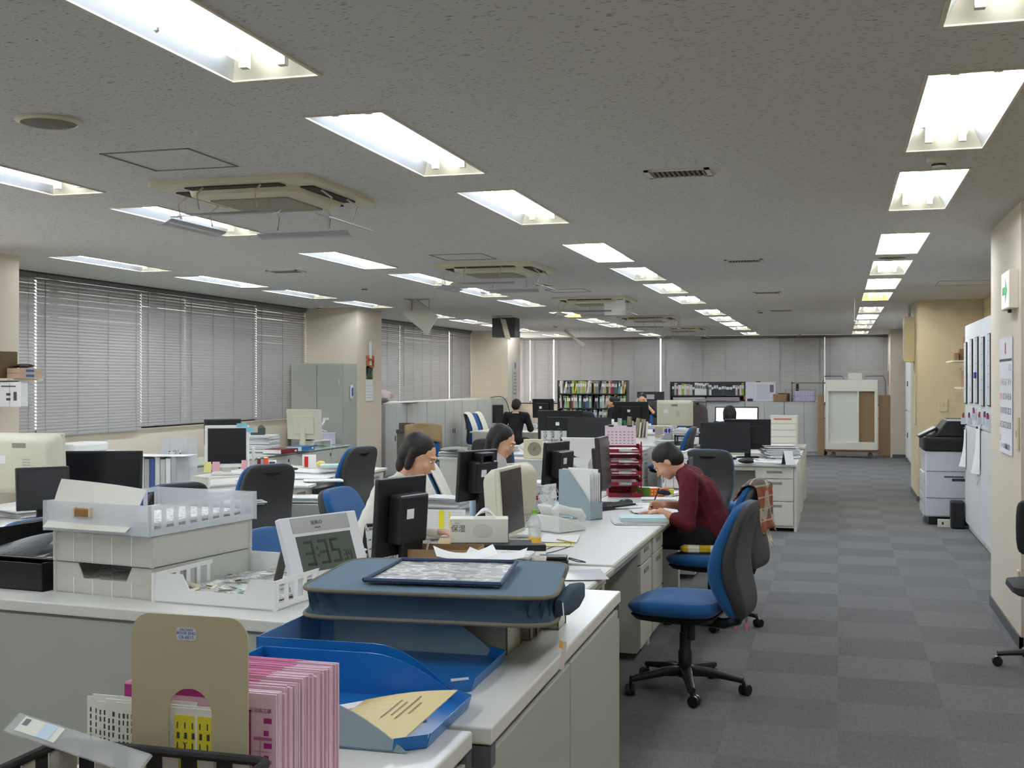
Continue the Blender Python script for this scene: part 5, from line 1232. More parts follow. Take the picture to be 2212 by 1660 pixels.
# leaflets and pink delivery forms
YL = cm((238,222,60)); TEAL = cm((30,110,120)); INK = cm((70,66,60)); MAG = cm((176,50,130)); PINK = cm((232,196,212)); PINKT = cm((216,110,160))
leaf_x = [(-.838,0),(-.828,.004),(-.820,-.003),(-.806,.002),(-.79,.0)]
for i, (x, dz) in enumerate(leaf_x):
    t = T('leaflet', 'white and yellow printed leaflet beside the bookend, '+ordn(i)+' from the left', 'leaflet', (x+.012,1.158+.0035*(4-i),ZC-.0), 0, 'white leaflets behind the bookend')
    B().box(-.022,.115,0,.0012,0,.130+dz).o('sheet', cm((240,238,228)), t)
    g = B()
    for k_ in range(4):
        for j in range(14): g.box(-.018+k_*.0055, -.0162+k_*.0055+.001*((j*k_)%2), -.0003, 0, .008+j*.008, .0135+j*.008) if (j*3+k_*5+i)%7 else None
    g.o('print_columns', INK, t)
    if i == 4:
        B().box(.016,.023,-.0004,0,.01,.126).box(.103,.110,-.0004,0,.01,.120).o('teal_stripe', TEAL, t); B().box(.005,.013,-.0004,0,.01,.118).box(.055,.080,-.0004,0,.01,.122).box(.084,.102,-.0004,0,.01,.122).o('yellow_block', YL, t)
        g = B()
        for k_ in range(5):
            for j in range(9): g.box(.058+k_*.0095, .0595+k_*.0095+.002*(j%2), -.0006, -.0004, .015+j*.0115, .022+j*.0115)
        g.o('black_characters', INK, t)
for s_, x_, z_, m_ in (('インターネット',.0685,.075,INK),('再配達受付',.0195,.075,WHITE),('再配達受付センター',.1065,.072,WHITE)):
    text(t, s_, .0075, (x_,-.0009,z_), (90,90,0), m_, ext=.0001)
def card(i, x, y, z):
    c = T('delivery_form', 'pink and white printed form card in the thick row behind the bookend', 'form card', (x,y,z), 0, 'pink form cards behind the bookend')
    B().box(-.0975,.0975,0,.0032,0,.147).o('card', PINK, c)
    B().box(-.0975,.05,-.0003,.0034,.1472,.1476).o('magenta_top_edge', PINKT, c)
    g = B(); g.box(.077,.0775,-.0003,0,.02,.10); 
    for j in range(7): g.box(.082,.092-.004*(j%2),-.0003,0,.03+j*.014,.036+j*.014)
    g.o('side_print', MAG, c); return c
c0 = card(0, -.704, 1.178, ZC)
r = random.Random(11); cards = [c0]
for i in range(1, 36):
    cards.append(dup(c0, (-.704+.0001*i+r.uniform(-.0025,.0025), 1.178+.0044*i, ZC+r.uniform(-.004,.004)), r.uniform(-.6,.6), 'pink and white printed form card behind the bookend, '+ordn(i)+' from the front'))
f = cards[0]; f['label'] = 'front pink form card with ruled boxes in the row behind the bookend'; del f['group']
g = B()
for a, b_, c, d in ((.043,.045,.005,.128),(.064,.066,.005,.128),(.043,.066,.126,.128),(.043,.066,.110,.1112)): g.box(a,b_,-.0005,0,c,d)
for j in range(6): g.box(.047,.062,-.0005,0,.012+j*.016,.0126+j*.016).box(.047,.0475,-.0005,0,.012+j*.016,.022+j*.016)
g.box(-.0975,-.085,-.0005,0,.02,.146).box(-.085,.03,-.0005,0,.138,.146).box(-.05,.03,-.0005,0,.112,.113).box(-.01,.012,-.0005,0,.098,.112); g.o('form_frame', MAG, f)
g = B()
for j in range(6): g.box(.070,.074+.018,-.0005,0,.030+j*.013,.0305+.003*(j%2)+j*.013)
g.o('small_print', cm((190,110,160)), f); text(f, '494', .011, (.008,-.0008,.121), (90,0,0), INK, ext=.0001); text(f, '三河長三課', .0055, (.078,-.0008,.128), (90,0,0), cm((120,60,110)), ext=.0001)
# woven basket
t = T('woven_basket', 'black and white woven strap basket at the bottom left corner', 'basket', (-.706,.985,ZC), 0)
STR = M('strap_black', (34,32,30), .7, bump=.6, bs=900); STW = M('strap_beige', (196,192,180), .8, bump=.6, bs=900)
bx, by, bh = .128, .122, .097; st = B(); sw = B()
def wallb(p0, p1, n):
    p0, p1 = Vector(p0), Vector(p1); d = (p1-p0)/n; nrm = Vector((-d.y,d.x,0)).normalized()*.0012
    for i in range(n):
        a, b_ = p0+d*i, p0+d*(i+1); gp = d*.06
        for j, (z0, z1) in enumerate(((.0,.032),(.033,.064),(.065,.092))):
            tgt = st if (i+j) % 2 else sw; o_ = nrm*(1 if (i+j)%2 else -1)
            tgt.add([tuple(a+gp+o_+Vector((0,0,z0))),tuple(b_-gp+o_+Vector((0,0,z0))),tuple(b_-gp+o_+Vector((0,0,z1))),tuple(a+gp+o_+Vector((0,0,z1))),tuple(a+gp-o_*.2+Vector((0,0,z0))),tuple(b_-gp-o_*.2+Vector((0,0,z0))),tuple(b_-gp-o_*.2+Vector((0,0,z1))),tuple(a+gp-o_*.2+Vector((0,0,z1)))], [(0,1,2,3),(7,6,5,4),(0,4,5,1),(1,5,6,2),(2,6,7,3),(3,7,4,0)])
for a, b_, n in (((-bx,by,0),(bx,by,0),12),((bx,by,0),(bx,-by,0),11),((bx,-by,0),(-bx,-by,0),12),((-bx,-by,0),(-bx,by,0),11)): wallb(a, b_, n)
st.o('black_straps', STR, t); sw.o('beige_straps', STW, t)
pts = [(x,y,bh) for x,y in rrect(bx,by,.012,3)]; B().tube(pts+[pts[0],pts[1]], .0055, 8).o('rim', STR, t, smooth=True); B().box(-bx+.003,bx-.003,-by+.003,by-.003,0,.003).o('bottom', KRAFT, t)
sheet('brown kraft paper sheet inside the woven basket', (-.72,.985,ZC+.006), 8, .2, .2, .015, KRAFT)
a_, b_ = G(20,1576,1.225), G(300,1668,1.215); dv = b_-a_; L = dv.length
t = T('acrylic_strip', 'clear acrylic card strip with white labels lying across the woven basket', 'card strip', a_, math.degrees(math.atan2(dv.y,dv.x)))
mx = Matrix.Rotation(math.atan2(-dv.z, math.hypot(dv.x,dv.y)), 4, 'Y') @ Matrix.Rotation(R(38),4,'X')
B().box(-.004, L, -.004,.020,-.002,.0015, None, mx).o('acrylic_plate', M('acrylic_clear', (236,238,236), .06, alpha=.32), t); B().box(.01,.075,0,.018,.0016,.0022, None, mx).o('white_label', cm((236,236,222)), t); B().box(.045,.065,0,.018,.0023,.0026, None, mx).o('blue_label', cm((206,226,240)), t); B().box(.014,.022,.008,.016,.0023,.0026, None, mx).o('dark_print', cm((120,120,120)), t)
# ---------------- people ----------------
def solid(b, name, mat, parent, vox=.007, it=3):
    o = b.o(name, mat, parent); md = o.modifiers.new('union','REMESH'); md.mode = 'VOXEL'; md.voxel_size = vox; md.use_smooth_shade = True
    sm = o.modifiers.new('smooth','SMOOTH'); sm.iterations = it; sm.factor = .5; return o
def hand(b, w, d, n, s, curl=(.35,.35,.35,.35), thumb=.7):
    d, n, s = Vector(d).normalized(), Vector(n).normalized(), Vector(s).normalized()   # d to the finger tips, n out of the back, s thumb side
    lens = (.070,.078,.073,.058)
    for k in range(4):
        off = s*(.027-.018*k); base = w+d*(.078-.004*abs(k-1))+off
        b.caps_(w+d*.012+off*.7, base, .0135, .0115, 8)
        p, ang = base, 0.0; c = curl[k]
        for j, f in enumerate((.45,.31,.24)):
            ang += c*(.8 if j == 0 else 1.1); dr = d*math.cos(ang)-n*math.sin(ang)
            q_ = p+dr*lens[k]*f; b.caps_(p, q_, .0092-.0010*j, .0085-.0010*j, 8); p = q_
    tb = w+d*.022+s*.022; t1 = tb+(d*.75+s*thumb-n*.2).normalized()*.042; t2 = t1+(d*.95+s*.15-n*.3).normalized()*.03
    b.caps_(tb, t1, .012, .0105, 8); b.caps_(t1, t2, .010, .0085, 8)
def person(label, loc, rz, J, top, pants, hair='short', vox=.007, sleeve=.95, collar=None, scale=1, curlR=(.35,.35,.35,.35), curlL=(.25,.25,.25,.25), detail=True, haircol=None, shoes=True):
    t = T('person', label, 'person', loc, rz); V = {k: Vector(v) for k, v in J.items()}
    hf, hu = V['face'].normalized(), V['up'].normalized(); hr = hf.cross(hu).normalized(); hu = hr.cross(hf).normalized()
    H = Matrix((hr, -hf, hu)).transposed()      # columns: x right, y back, z up
    hc = V['head']; hp = lambda x, y, z: hc+H @ Vector((x,y,z))
    b = B()
    b.ell(hp(0,.012,.030), (.074,.094,.084), H); b.ell(hp(0,-.028,-.022), (.060,.066,.080), H); b.ell(hp(0,-.052,-.078), (.032,.032,.024), H)
    b.caps_(hp(0,-.088,.008), hp(0,-.106,-.022), .007, .0115, 8); b.ell(hp(0,-.083,.030), (.05,.012,.010), H)
    b.ell(hp(0,-.086,-.052), (.024,.012,.009), H)
    for sx in (-1, 1): b.ell(hp(sx*.073,.012,-.012), (.008,.017,.029), H); b.ell(hp(sx*.034,-.070,-.022), (.022,.018,.020), H)
    b.caps_(V['neck'], hp(0,.015,-.05), .052, .050); nb = V['neck']; ch = V['chest']; pe = V['pelvis']; wa = (ch*.45+pe*.55)
    b.caps_(ch, nb, .085, .055); b.caps_(pe, ch, .10, .10)
    for s_, sx in (('R',-1),('L',1)):
        sh, el, wr = V['sh'+s_], V['el'+s_], V['wr'+s_]
        b.caps_(nb-Vector((0,0,.02)), sh, .045, .050); b.caps_(sh, el, .045, .037); b.caps_(el, wr, .038, .025)
        d = V.get('hd'+s_, (wr-el)); d = d.normalized(); n_ = V.get('hn'+s_, Vector((0,0,1))); n_ = (n_-d*n_.dot(d)).normalized(); s2 = n_.cross(d)*(1 if s_ == 'L' else -1)
        if detail: hand(b, wr, d, n_, s2, curlR if s_ == 'R' else curlL)
        else: b.caps_(wr, wr+d*.13, .028, .02, 8)
        hp_, kn, an = V['hip'+s_], V['kn'+s_], V['an'+s_]
        b.caps_(pe, hp_, .08, .08); b.caps_(hp_, kn, .078, .052); b.caps_(kn, an, .050, .034); b.caps_(an, an+Vector((0,-.13,-.045)), .034, .026)
    solid(b, 'body', SKIN, t, vox)
    # shirt
    s = B(); s.caps_(ch, nb, .115, .066); s.caps_(wa, ch, .125, .135); s.caps_(pe+Vector((0,0,.02)), wa, .145, .130)
    for s_, sx in (('R',-1),('L',1)):
        sh, el, wr = V['sh'+s_], V['el'+s_], V['wr'+s_]
        s.caps_(ch+(sh-ch)*.35, sh, .085, .066); s.caps_(nb, sh, .055, .062); s.caps_(sh, el, .066, .056)
        if sleeve > 0: s.caps_(el, el+(wr-el)*sleeve, .056, .040 if sleeve > .7 else .052)
    so = solid(s, 'shirt', top, t, vox)
    tx_ = bpy.data.textures.get('fold') or bpy.data.textures.new('fold', 'CLOUDS'); tx_.noise_scale = .09
    dm = so.modifiers.new('folds','DISPLACE'); dm.texture = tx_; dm.strength = .022; dm.mid_level = .5
    p = B(); p.caps_(pe+Vector((0,0,-.01)), pe+Vector((0,.0,.03)), .135, .125)
    for s_ in 'RL':
        hp_, kn, an = V['hip'+s_], V['kn'+s_], V['an'+s_]; p.caps_(hp_, kn, .090, .066); p.caps_(kn, an+Vector((0,0,.03)), .064, .05)
    solid(p, 'trousers', pants, t, vox)
    if shoes:
        for s_ in 'RL':
            an = V['an'+s_]; k = B(); k.caps_(an+Vector((0,.02,-.05)), an+Vector((0,-.14,-.062)), .038, .032); solid(k, 'shoe', M('shoe_dark', (40,36,36), .5), t, .008)
    hm = haircol or HAIR; h = B()
    h.ell(hp(0,.026,.044), (.084,.097,.084), H); h.ell(hp(0,.055,.0), (.078,.068,.085), H)
    if hair == 'long':
        for sx in (-1,0,1): h.caps_(hp(sx*.055,.045,.0), hp(sx*.06,.055,-.13), .045, .030)
    if hair == 'bob':
        for sx in (-1,1): h.caps_(hp(sx*.066,.02,.03), hp(sx*.064,.015,-.065), .026, .022)
        h.caps_(hp(0,.07,.0), hp(0,.06,-.09), .05, .045)
    if hair == 'bun': h.ell(hp(0,.125,.045), (.04,.04,.04), H)
    solid(h, 'hair', hm, t, vox)
    e = B()
    for sx in (-1, 1): e.ell(hp(sx*.029,-.0835,.010), (.0135,.007,.0065), H, 10)
    e.o('eyes', M('eye_white', (236,232,226), .2), t, smooth=True)
    e = B()
    for sx in (-1, 1): e.ell(hp(sx*.029,-.0885,.010), (.006,.003,.006), H, 10)
    e.o('irises', M('iris_dark', (34,24,20), .2), t, smooth=True)
    e = B()
    for sx in (-1, 1): e.caps_(hp(sx*.018,-.094,.030), hp(sx*.044,-.082,.031), .003, .0022, 6)
    e.o('eyebrows', hm, t)
    e = B().ell(hp(0,-.0955,-.052), (.021,.005,.0055), H, 12).o('lips', M('lips', (196,110,104), .4), t, smooth=True)
    if collar is not None:
        c = B(); pts = [nb+Vector((.062*math.cos(a), .060*math.sin(a)-.0, .02+.012*math.sin(a))) for a in [2*math.pi*i/20 for i in range(21)]]; c.tube(pts, .013, 8); c.o('collar', collar, t, smooth=True)
    return t
def pose(**k):
    J = dict(pelvis=(0,.05,.57), chest=(0,-.10,.86), neck=(0,-.16,1.04), head=(0,-.22,1.17), face=(0,-1,-.35), up=(0,-.35,1),
             shR=(-.17,-.12,1.00), shL=(.17,-.12,1.00), elR=(-.25,-.14,.77), elL=(.25,-.14,.77), wrR=(-.18,-.34,.755), wrL=(.18,-.34,.755),
             hipR=(-.09,0,.56), hipL=(.09,0,.56), knR=(-.12,-.38,.55), knL=(.12,-.38,.55), anR=(-.12,-.36,.11), anL=(.12,-.36,.11))
    J.update(k); return J
RED2 = M('shirt_burgundy', (96,22,34), .85, noise=.1, ns=40); OFFW = M('sweatshirt_white', (232,228,214), .85); BLKC = M('cloth_black', (26,25,28), .9); GRYC = M('cardigan_pale_grey', (214,206,204), .9)
pw = person('person in dark red loose top and black trousers writing at the aisle desk', (-.84,7.78,0), -90, pose(
    pelvis=(0,.06,.58), chest=(0,-.05,.84), neck=(0,-.155,.985), head=(.02,-.265,1.055), face=(0,-.8,-.85), up=(0,-.85,.75),
    shR=(-.16,-.10,.95), shL=(.16,-.10,.95), elR=(-.24,-.10,.73), elL=(.25,-.10,.665), wrR=(-.02,-.285,.765), wrL=(.24,-.275,.745),
    hdR=(-.15,-1,-.05), hnR=(-.8,0,.6), hdL=(-.25,-1,-.05), hnL=(0,0,1)), RED2, BLKC, 'short', .0065, sleeve=.42, curlR=(.75,.8,.85,.9), curlL=(.12,.12,.15,.18))
t = T('pen', 'black pen held by the person in dark red', 'pen', (-1.215,7.80,.742), 0); B().cyl((.0,.0,.0),(.05,.012,.13), .0045, n=8).o('barrel', BLK, t); B().cyl((0,0,0),(-.004,-.001,-.011), .004, .0008, n=8).o('pen_tip', CHROME, t)
tag(B().loft([[(x*1,y*1,z) for x,y in rrect(a,b_,.05,4)] for z,a,b_ in ((0,.19,.17),(.012,.205,.19),(.035,.205,.19),(.048,.19,.17))]).o('seat_cushion', pattern_material('yellow_check','check'), smooth=True), 'yellow and white checked cushion on the seat of the person in dark red', 'cushion', None, (-.83,7.76,.478), -80)
person('person in white sweatshirt on the blue chair behind the near black monitor', (-2.50,6.02,0), 90, pose(
    chest=(-.02,-.13,.87), neck=(-.04,-.20,1.05), head=(-.05,-.29,1.185), face=(0,-1,-.5), up=(0,-.5,1),
    shR=(-.19,-.14,1.00), shL=(.15,-.16,1.01), elR=(-.285,-.06,.78), wrR=(-.25,-.235,.755), wrL=(.12,-.36,.755), hdR=(.35,-1,-.05)), OFFW, BLKC, 'bob', .007, sleeve=.86)
person('person leaning forward behind the black monitor with a carry handle', (-2.52,7.97,0), 90, pose(head=(0,-.20,1.16), face=(0,-1,-.45), up=(0,-.45,1)), GRYC, BLKC, 'bob', .008, sleeve=.9)
person('distant person in black with pale scarf at the far left desks', (-5.32,19.05,0), 180, pose(head=(0,-.13,1.16), neck=(0,-.1,1.02), wrR=(-.18,-.30,.80), wrL=(.18,-.30,.80)), BLKC, BLKC, 'short', .014, detail=False, collar=M('scarf_pale', (222,212,190), .9))
person('distant person with dark hair tied in a bun, seen in profile facing left', (-4.25,22.95,0), -90, pose(head=(0,-.12,1.16), neck=(0,-.08,1.03), face=(0,-1,-.1), up=(0,-.1,1), wrR=(-.18,-.36,.80), wrL=(.18,-.36,.80)), BLKC, BLKC, 'bun', .013, detail=False)
person('distant person in black with both hands raised to the face, before the bookcase', (-3.75,23.0,0), 0, pose(head=(0,-.10,1.23), neck=(0,-.06,1.09), chest=(0,-.02,.9), shR=(-.17,-.04,1.04), shL=(.17,-.04,1.04), elR=(-.27,-.17,.92), elL=(.27,-.17,.92), wrR=(-.11,-.20,1.12), wrL=(.11,-.20,1.12), hdR=(.3,0,1), hdL=(-.3,0,1), hnR=(-.3,-1,0), hnL=(.3,-1,0)), BLKC, BLKC, 'short', .013, sleeve=0, detail=False)
person('person seen from behind, only dark hair above the twin black monitors', (-1.38,15.42,0), 180, pose(head=(0,-.12,1.15), neck=(0,-.08,1.02), face=(0,-1,-.1), up=(0,-.1,1), wrR=(-.18,-.34,.80), wrL=(.18,-.34,.80)), M('shirt_navy', (40,46,64), .9), BLKC, 'bob', .012, detail=False)
# ---------------- cloth over chairs ----------------
PF = [(z, yf, yb) for z, yf, yb, hw in [(.405,.262,.318,.13),(.50,.205,.335,.19),(.56,.172,.322,.205),(.63,.155,.30,.22),(.71,.165,.295,.228),(.79,.195,.305,.23),(.87,.235,.325,.226),(.93,.265,.342,.215),(.99,.306,.345,.13)]]
def interp(z, k):
    if z <= PF[0][0]: return PF[0][k]
    for a, b_ in zip(PF[:-1], PF[1:]):
        if z <= b_[0]: return a[k]+(b_[k]-a[k])*(z-a[0])/(b_[0]-a[0])
    return PF[-1][k]
def drape(label, loc, rz, x0, x1, fd, bd, mat, name='draped_jacket', cat='jacket', flare=.0, wob=.006, xs=lambda u, v: 0, thick=.008):
    t_ = T(name, label, cat, loc, rz); tot = fd+bd+.09
    def fn(u, v):
        s = v*tot; x = x0+(x1-x0)*u; rnd = .03*(abs(2*u-1)**3)
        if s < fd: z = 1.005-rnd-(fd-s); y = interp(z,1)-.022-wob*math.sin(9*u+3*v)
        elif s < fd+.09: a = (s-fd)/.09; z = 1.005-rnd+.012*math.sin(math.pi*a); y = (interp(1,1)-.022)*(1-a)+(interp(1,2)+.022)*a
        else: z = 1.005-rnd-(s-fd-.09); y = interp(z,2)+.022+flare*(s-fd-.09)/bd+wob*math.sin(11*u+4*v)
        return Vector((x+xs(u,v), y, z))
    B().grid(fn, 14, 22).o('cloth', mat, t_, smooth=True, solid=thick); return t_
drape('orange and green plaid blanket draped over the chair back of the person in dark red', (-.80,7.72,-.045), -104, -.08, .20, .10, .30, pattern_material('plaid_blanket','plaid'), 'plaid_blanket', 'blanket', flare=.10, xs=lambda u, v: .03*v)
drape('cream cloth hanging below the plaid blanket', (-.80,7.72,-.045), -104, -.02, .06, .02, .40, M('cream_cloth', (226,220,200), .9), 'cream_cloth', 'cloth', flare=.08, thick=.004) 
drape('white jacket hung over a blue chair back, right half', (-2.62,7.95,0), 90, .03, .24, .36, .4, OFFW, flare=.02)
drape('white jacket hung over a blue chair back, left half', (-2.62,7.95,0), 90, -.24, -.06, .42, .4, OFFW, flare=.02)
drape('khaki-brown jacket spread over the chair before the far lockers', (-5.35,14.6,0), 20, -.25, .25, .22, .5, M('khaki_cloth', (150,126,90), .9, noise=.12, ns=8), flare=.03, xs=lambda u, v: .03*(u-.5)*v, wob=.012)
drape('white cloth hung over the far left chair, left side', (-6.3,20.6,0), 70, -.24, -.07, .4, .3, OFFW)
drape('white cloth hung over the far left chair, right side', (-6.3,20.6,0), 70, .08, .24, .4, .3, OFFW)
t = T('folding_stool', 'small stool with blue and grey legs and pink rubber feet under the aisle chair', 'stool', (-.60,7.56,0), 0, None, (.5,.5,.85))
B().box(-.1,.1,-.08,.08,.30,.315).o('stool_seat', cm((60,80,120)), t)
for i, (x, y) in enumerate(((-.07,-.05),(.07,-.05),(-.07,.05),(.07,.05))): 
    l = B().cyl((x,y,.02),(x,y,.30), .011, n=8).o('leg', cm(((40,70,140),(120,124,130))[i%2]), t); B().lathe([(.018,0),(.02,.03),(.013,.06)], (x,y,0), 10).o('rubber_foot', cm((220,130,160)), l)
# ---------------- right hand side ----------------
XC = 1.05
t = T('wall_calendar', 'tall month calendar with large dates on the right column', 'calendar', (XC-.004, 8.06, 1.13), -90)
w_, h = .56, .75; cz0 = 0
B().box(-w_/2, w_/2, -.004, 0, 0, h).o('page', cm((240,238,244)), t)
B().box(-w_/2, w_/2, -.0055, -.004, h*.795, h*.815).o('header_bar', cm((70,70,78)), t); text(t, '8', .11, (.0,-.006,h*.90), (90,0,0), cm((220,50,50)), ext=.0003)
rd = cm((224,60,70)); ik = cm((50,50,56))
days = [['','','','','','1','2'],['3','4','5','6','7','8','9'],['10','11','12','13','14','15','16'],['17','18','19','20','21','22','23'],['24','25','26','27','28','29','30'],['31','','','','','','']]
for j, row in enumerate(days):
    for i, d in enumerate(row):
        if d: text(t, d, .060, (-w_/2+.045+i*.078, -.0055, h*.735-j*.092), (90,0,0), rd if i == 0 or d == '11' else ik, name='date', ext=.0002, sx=.8)
text(t, 'ユーハン印刷株式会社', .042, (0,-.0055,.045), (90,0,0), ik, ext=.0002)
t = T('exit_sign', 'green and white lit emergency exit arrow sign high on the right column', 'exit sign', (XC, 7.71, 2.04), -90)
B().box(-.16,.16,-.055,0,0,.235).o('sign_case', cm((222,214,196)), t, bev=.004)
B().box(-.15,.15,-.058,-.055,.01,.225).o('lit_face', M('exit_white', (226,246,238), .4, emit=.55), t)
EG = M('exit_green', (20,150,80), .4, emit=.25)
B().add([(x,-.060,z) for x, z in ((-.10,.09),(.02,.09),(.02,.04),(.11,.115),(.02,.19),(.02,.14),(-.10,.14))]+[(x,-.058,z) for x, z in ((-.10,.09),(.02,.09),(.02,.04),(.11,.115),(.02,.19),(.02,.14),(-.10,.14))], [(0,1,2,3,4,5,6),(13,12,11,10,9,8,7)]+[(i,(i+1)%7,7+(i+1)%7,7+i) for i in range(7)]).o('green_arrow', EG, t)
B().cyl((0,-.03,-.02),(0,-.03,0), .012, n=10).o('indicator', DGREY, t)
def switch(label, loc, rz, w_=.07, h=.12):
    t = T('wall_switch', label, 'switch', loc, rz); B().box(-w_/2,w_/2,-.012,0,-h/2,h/2).o('plate', cm((216,204,170)), t, bev=.003); B().box(-.012,.012,-.017,-.012,-.02,.02).o('toggle', cm((200,196,180)), t)
switch('cream switch plate on the right column right of the calendar', (XC-.001, 7.55, 1.28), -90, .08, .2)
switch('cream wall switch on the yellowish wall above the copier', (1.34, 16.199, 1.28), 0, .10, .17)
switch('cream socket plate low on the right column', (XC-.001, 7.53, .40), -90)
# notice board lockers
PW = cm((212,214,212), .3)
for i in range(3):
    y0 = 9.05+i*1.45; t = T('steel_locker', 'tall grey-white steel panel locker on the right, '+['nearest','middle','farthest'][i]+' of three', 'locker', (1.58, y0+.72, 0), -90, 'steel lockers by the copier')
    B().box(-.72,.72,-.24,.24,.06,2.2).box(-.70,.70,-.22,.22,0,.06).o('body', PW, t, bev=.004)
    B().box(-.715,.715,-.256,-.24,1.135,2.19).o('upper_panel', PW, t, bev=.003); B().box(-.715,.715,-.256,-.24,.08,1.12).o('lower_panel', PW, t, bev=.003)
XP = 1.58-.258
nm = ['leftmost','second','third','fourth','rightmost']
for i, (px, py) in enumerate(((2087,806),(2099,802),(2111,800),(2124,803),(2138,799))):
    p = GX(px, py, XP); t = T('magnet_board', 'tall narrow white board with black frame on the lockers, '+nm[i]+' of five', 'board', (XP, p.y, p.z), -90, 'narrow magnetic boards')
    B().box(-.11,.11,-.012,0,-.33,.33).o('frame', BLK, t, bev=.006); B().box(-.10,.10,-.0135,-.012,-.32,.32).o('white_face', cm((226,230,232), .25), t)
    g = B(); rr = random.Random(i)
    for k in range(5): z = .27-k*.11+rr.uniform(-.02,.02); g.box(-.05, .02+rr.uniform(0,.04), -.0145,-.0135, z, z+.008)
    g.o('handwriting', cm((110,116,130)), t)
    if i == 2: B().box(-.05,.06,-.03,-.0135,-.08,-.02).o('blue_eraser', cm((30,50,130)), t, bev=.004)
for i, (px, py, c) in enumerate(((2085,903,(190,40,50)),(2098,903,(40,70,150)),(2108,893,(30,50,120)),(2120,902,(60,90,160)),(2132,902,(40,60,130)),(2139,906,(30,40,90)))):
    p = GX(px, py, XP); t = T('marker_holder', 'small magnetic holder of marker pens on the lockers, '+ordn(i)+' from the left', 'pen holder', (XP, p.y, p.z), -90, 'marker holders on the lockers')
    B().box(-.035,.035,-.04,0,-.07,0).o('holder', cm((200,206,214)), t)
    for k in range(3): B().cyl((-.022+.022*k,-.02,-.06),(-.022+.022*k+.004*(k-1),-.02,.03+.012*((i+k)%3)), .008, n=8).o('marker', cm([c,(40,60,120),(170,60,70)][k]), t)
for i, (px, py, w_, h, lb) in enumerate(((2086,966,.19,.42,'narrow paper pinned at the left of the lower locker panels'),(2114,972,.34,.46,'large curling paper pinned by magnets on the lower locker panels'))):
    p = GX(px, py, XP); t = T('pinned_paper', lb, 'paper', (XP-.003, p.y, p.z), -90)
    B().slab(lambda u,v: (-w_/2+w_*u, -.004-.03*(1-v)**2*(1+math.sin(5*u)), h*(v-.5)), 6, 6, .002).o('sheet', PAPER, t)
    B().cyl((0,-.02,h*.47),(0,0,h*.47), .012, n=10).o('magnet', cm((40,60,120)), t)
# copier
t = T('photocopier', 'large black and white photocopier against the lockers', 'photocopier', (1.33, 13.95, 0), 0)
WG = cm((206,208,214), .35)
B().box(-.40,.40,-.34,.34,.09,.82).o('body', WG, t, bev=.02); B().box(-.36,.36,-.30,.32,.0,.09).o('plinth', BLK, t)
for z0, z1 in ((.10,.22),(.23,.34),(.35,.46),(.47,.58)): B().box(-.415,-.40,-.30,.30,z0,z1).o('paper_drawer', WG, t, bev=.006)
B().box(-.20,.0,-.343,-.34,.53,.545).box(-.39,.39,-.3425,-.34,.595,.60).box(-.39,.39,-.3425,-.34,.30,.305).o('panel_lines', DGREY, t)
B().box(-.12,.02,-.343,-.34,.49,.52).o('side_handle', DGREY, t)
B().box(-.42,.42,-.36,.34,.82,.98).o('print_unit', BLK, t, bev=.02); B().box(-.36,.38,-.365,-.355,.86,.93).o('output_slot', cm((12,12,13)), t)
B().add([(x,y,z) for y in (-.32,.30) for x, z in ((-.30,.98),(.40,.98),(.40,1.17),(-.16,1.17))], [(0,1,2,3),(7,6,5,4),(0,4,5,1),(1,5,6,2),(2,6,7,3),(3,7,4,0)]).o('document_feeder', BLK, t, bev=.012)
B().cbox((-.36,-.05,1.02),(.22,.34,.03),(0,-28,0)).o('control_panel', BLK, t, bev=.008); B().cbox((-.02,-.325,1.165),(.30,.02,.022)).o('white_trim', cm((210,212,214)), t)
for x in (-.3,.3):
    for y in (-.25,.25): B().cyl((x,y-.012,.022),(x,y+.012,.022), .022, n=12).o('caster', DGREY, t)
t = T('power_strip', 'white power outlet box on the floor before the copier', 'outlet box', (1.12,13.45,0)); B().box(-.07,.07,-.03,.03,.0,.085).o('outlet_box', cm((222,218,200)), t, bev=.004); B().box(-.03,-.01,-.032,-.03,.03,.06).o('socket', DGREY, t)
tag(B().box(-.07,.07,-.09,.09,0,.30).o('waste_bin', BLK, bev=.02), 'slim black waste bin between the copier and the lockers', 'bin', None, (1.245,13.40,0))
# shelves with parcels above the copier
for i, (z, lb) in enumerate(((1.85,'upper white shelf with parcels above the copier'),(1.52,'lower white shelf with parcels above the copier'))):
    t = T('wall_shelf', lb, 'shelf', (1.62, 15.5, z)); B().box(-.28+.1*i,.21,-.5,.35,-.02,0).o('board', cm((230,226,214)), t); B().box(.17,.21,-.3,-.28,-.16,-.02).o('bracket', WIRE, t)
for i, (x, y, z, sx, sy, sz, c) in enumerate(((1.40,15.2,1.85,.05,.2,.09,(150,116,84)),(1.46,15.25,1.85,.05,.2,.14,(146,110,80)),(1.54,15.3,1.85,.08,.25,.30,(150,112,78)),(1.66,15.3,1.85,.12,.3,.34,(160,122,84)),(1.78,15.3,1.85,.09,.3,.36,(168,130,92)),(1.52,15.2,1.52,.10,.25,.20,(170,130,96)),(1.64,15.3,1.52,.09,.25,.17,(176,128,92)),(1.75,15.3,1.52,.09,.25,.21,(206,180,150)))):
    tag(B().box(-sx/2,sx/2,-sy/2,sy/2,0,sz).o('parcel', cm(c), bev=.003), 'brown parcel on the '+('upper','lower')[i > 4]+' shelf above the copier, '+ordn(i if i < 5 else i-5)+' from the left', 'parcel', 'parcels on the copier shelves', (x,y,z+.001))
tag(B().box(-.14,.14,-.12,.12,0,.03).o('file_pile', cm((220,214,214))), 'flat pale pile lying over the parcels of the lower shelf', 'paper pile', None, (1.60,15.25,1.732))
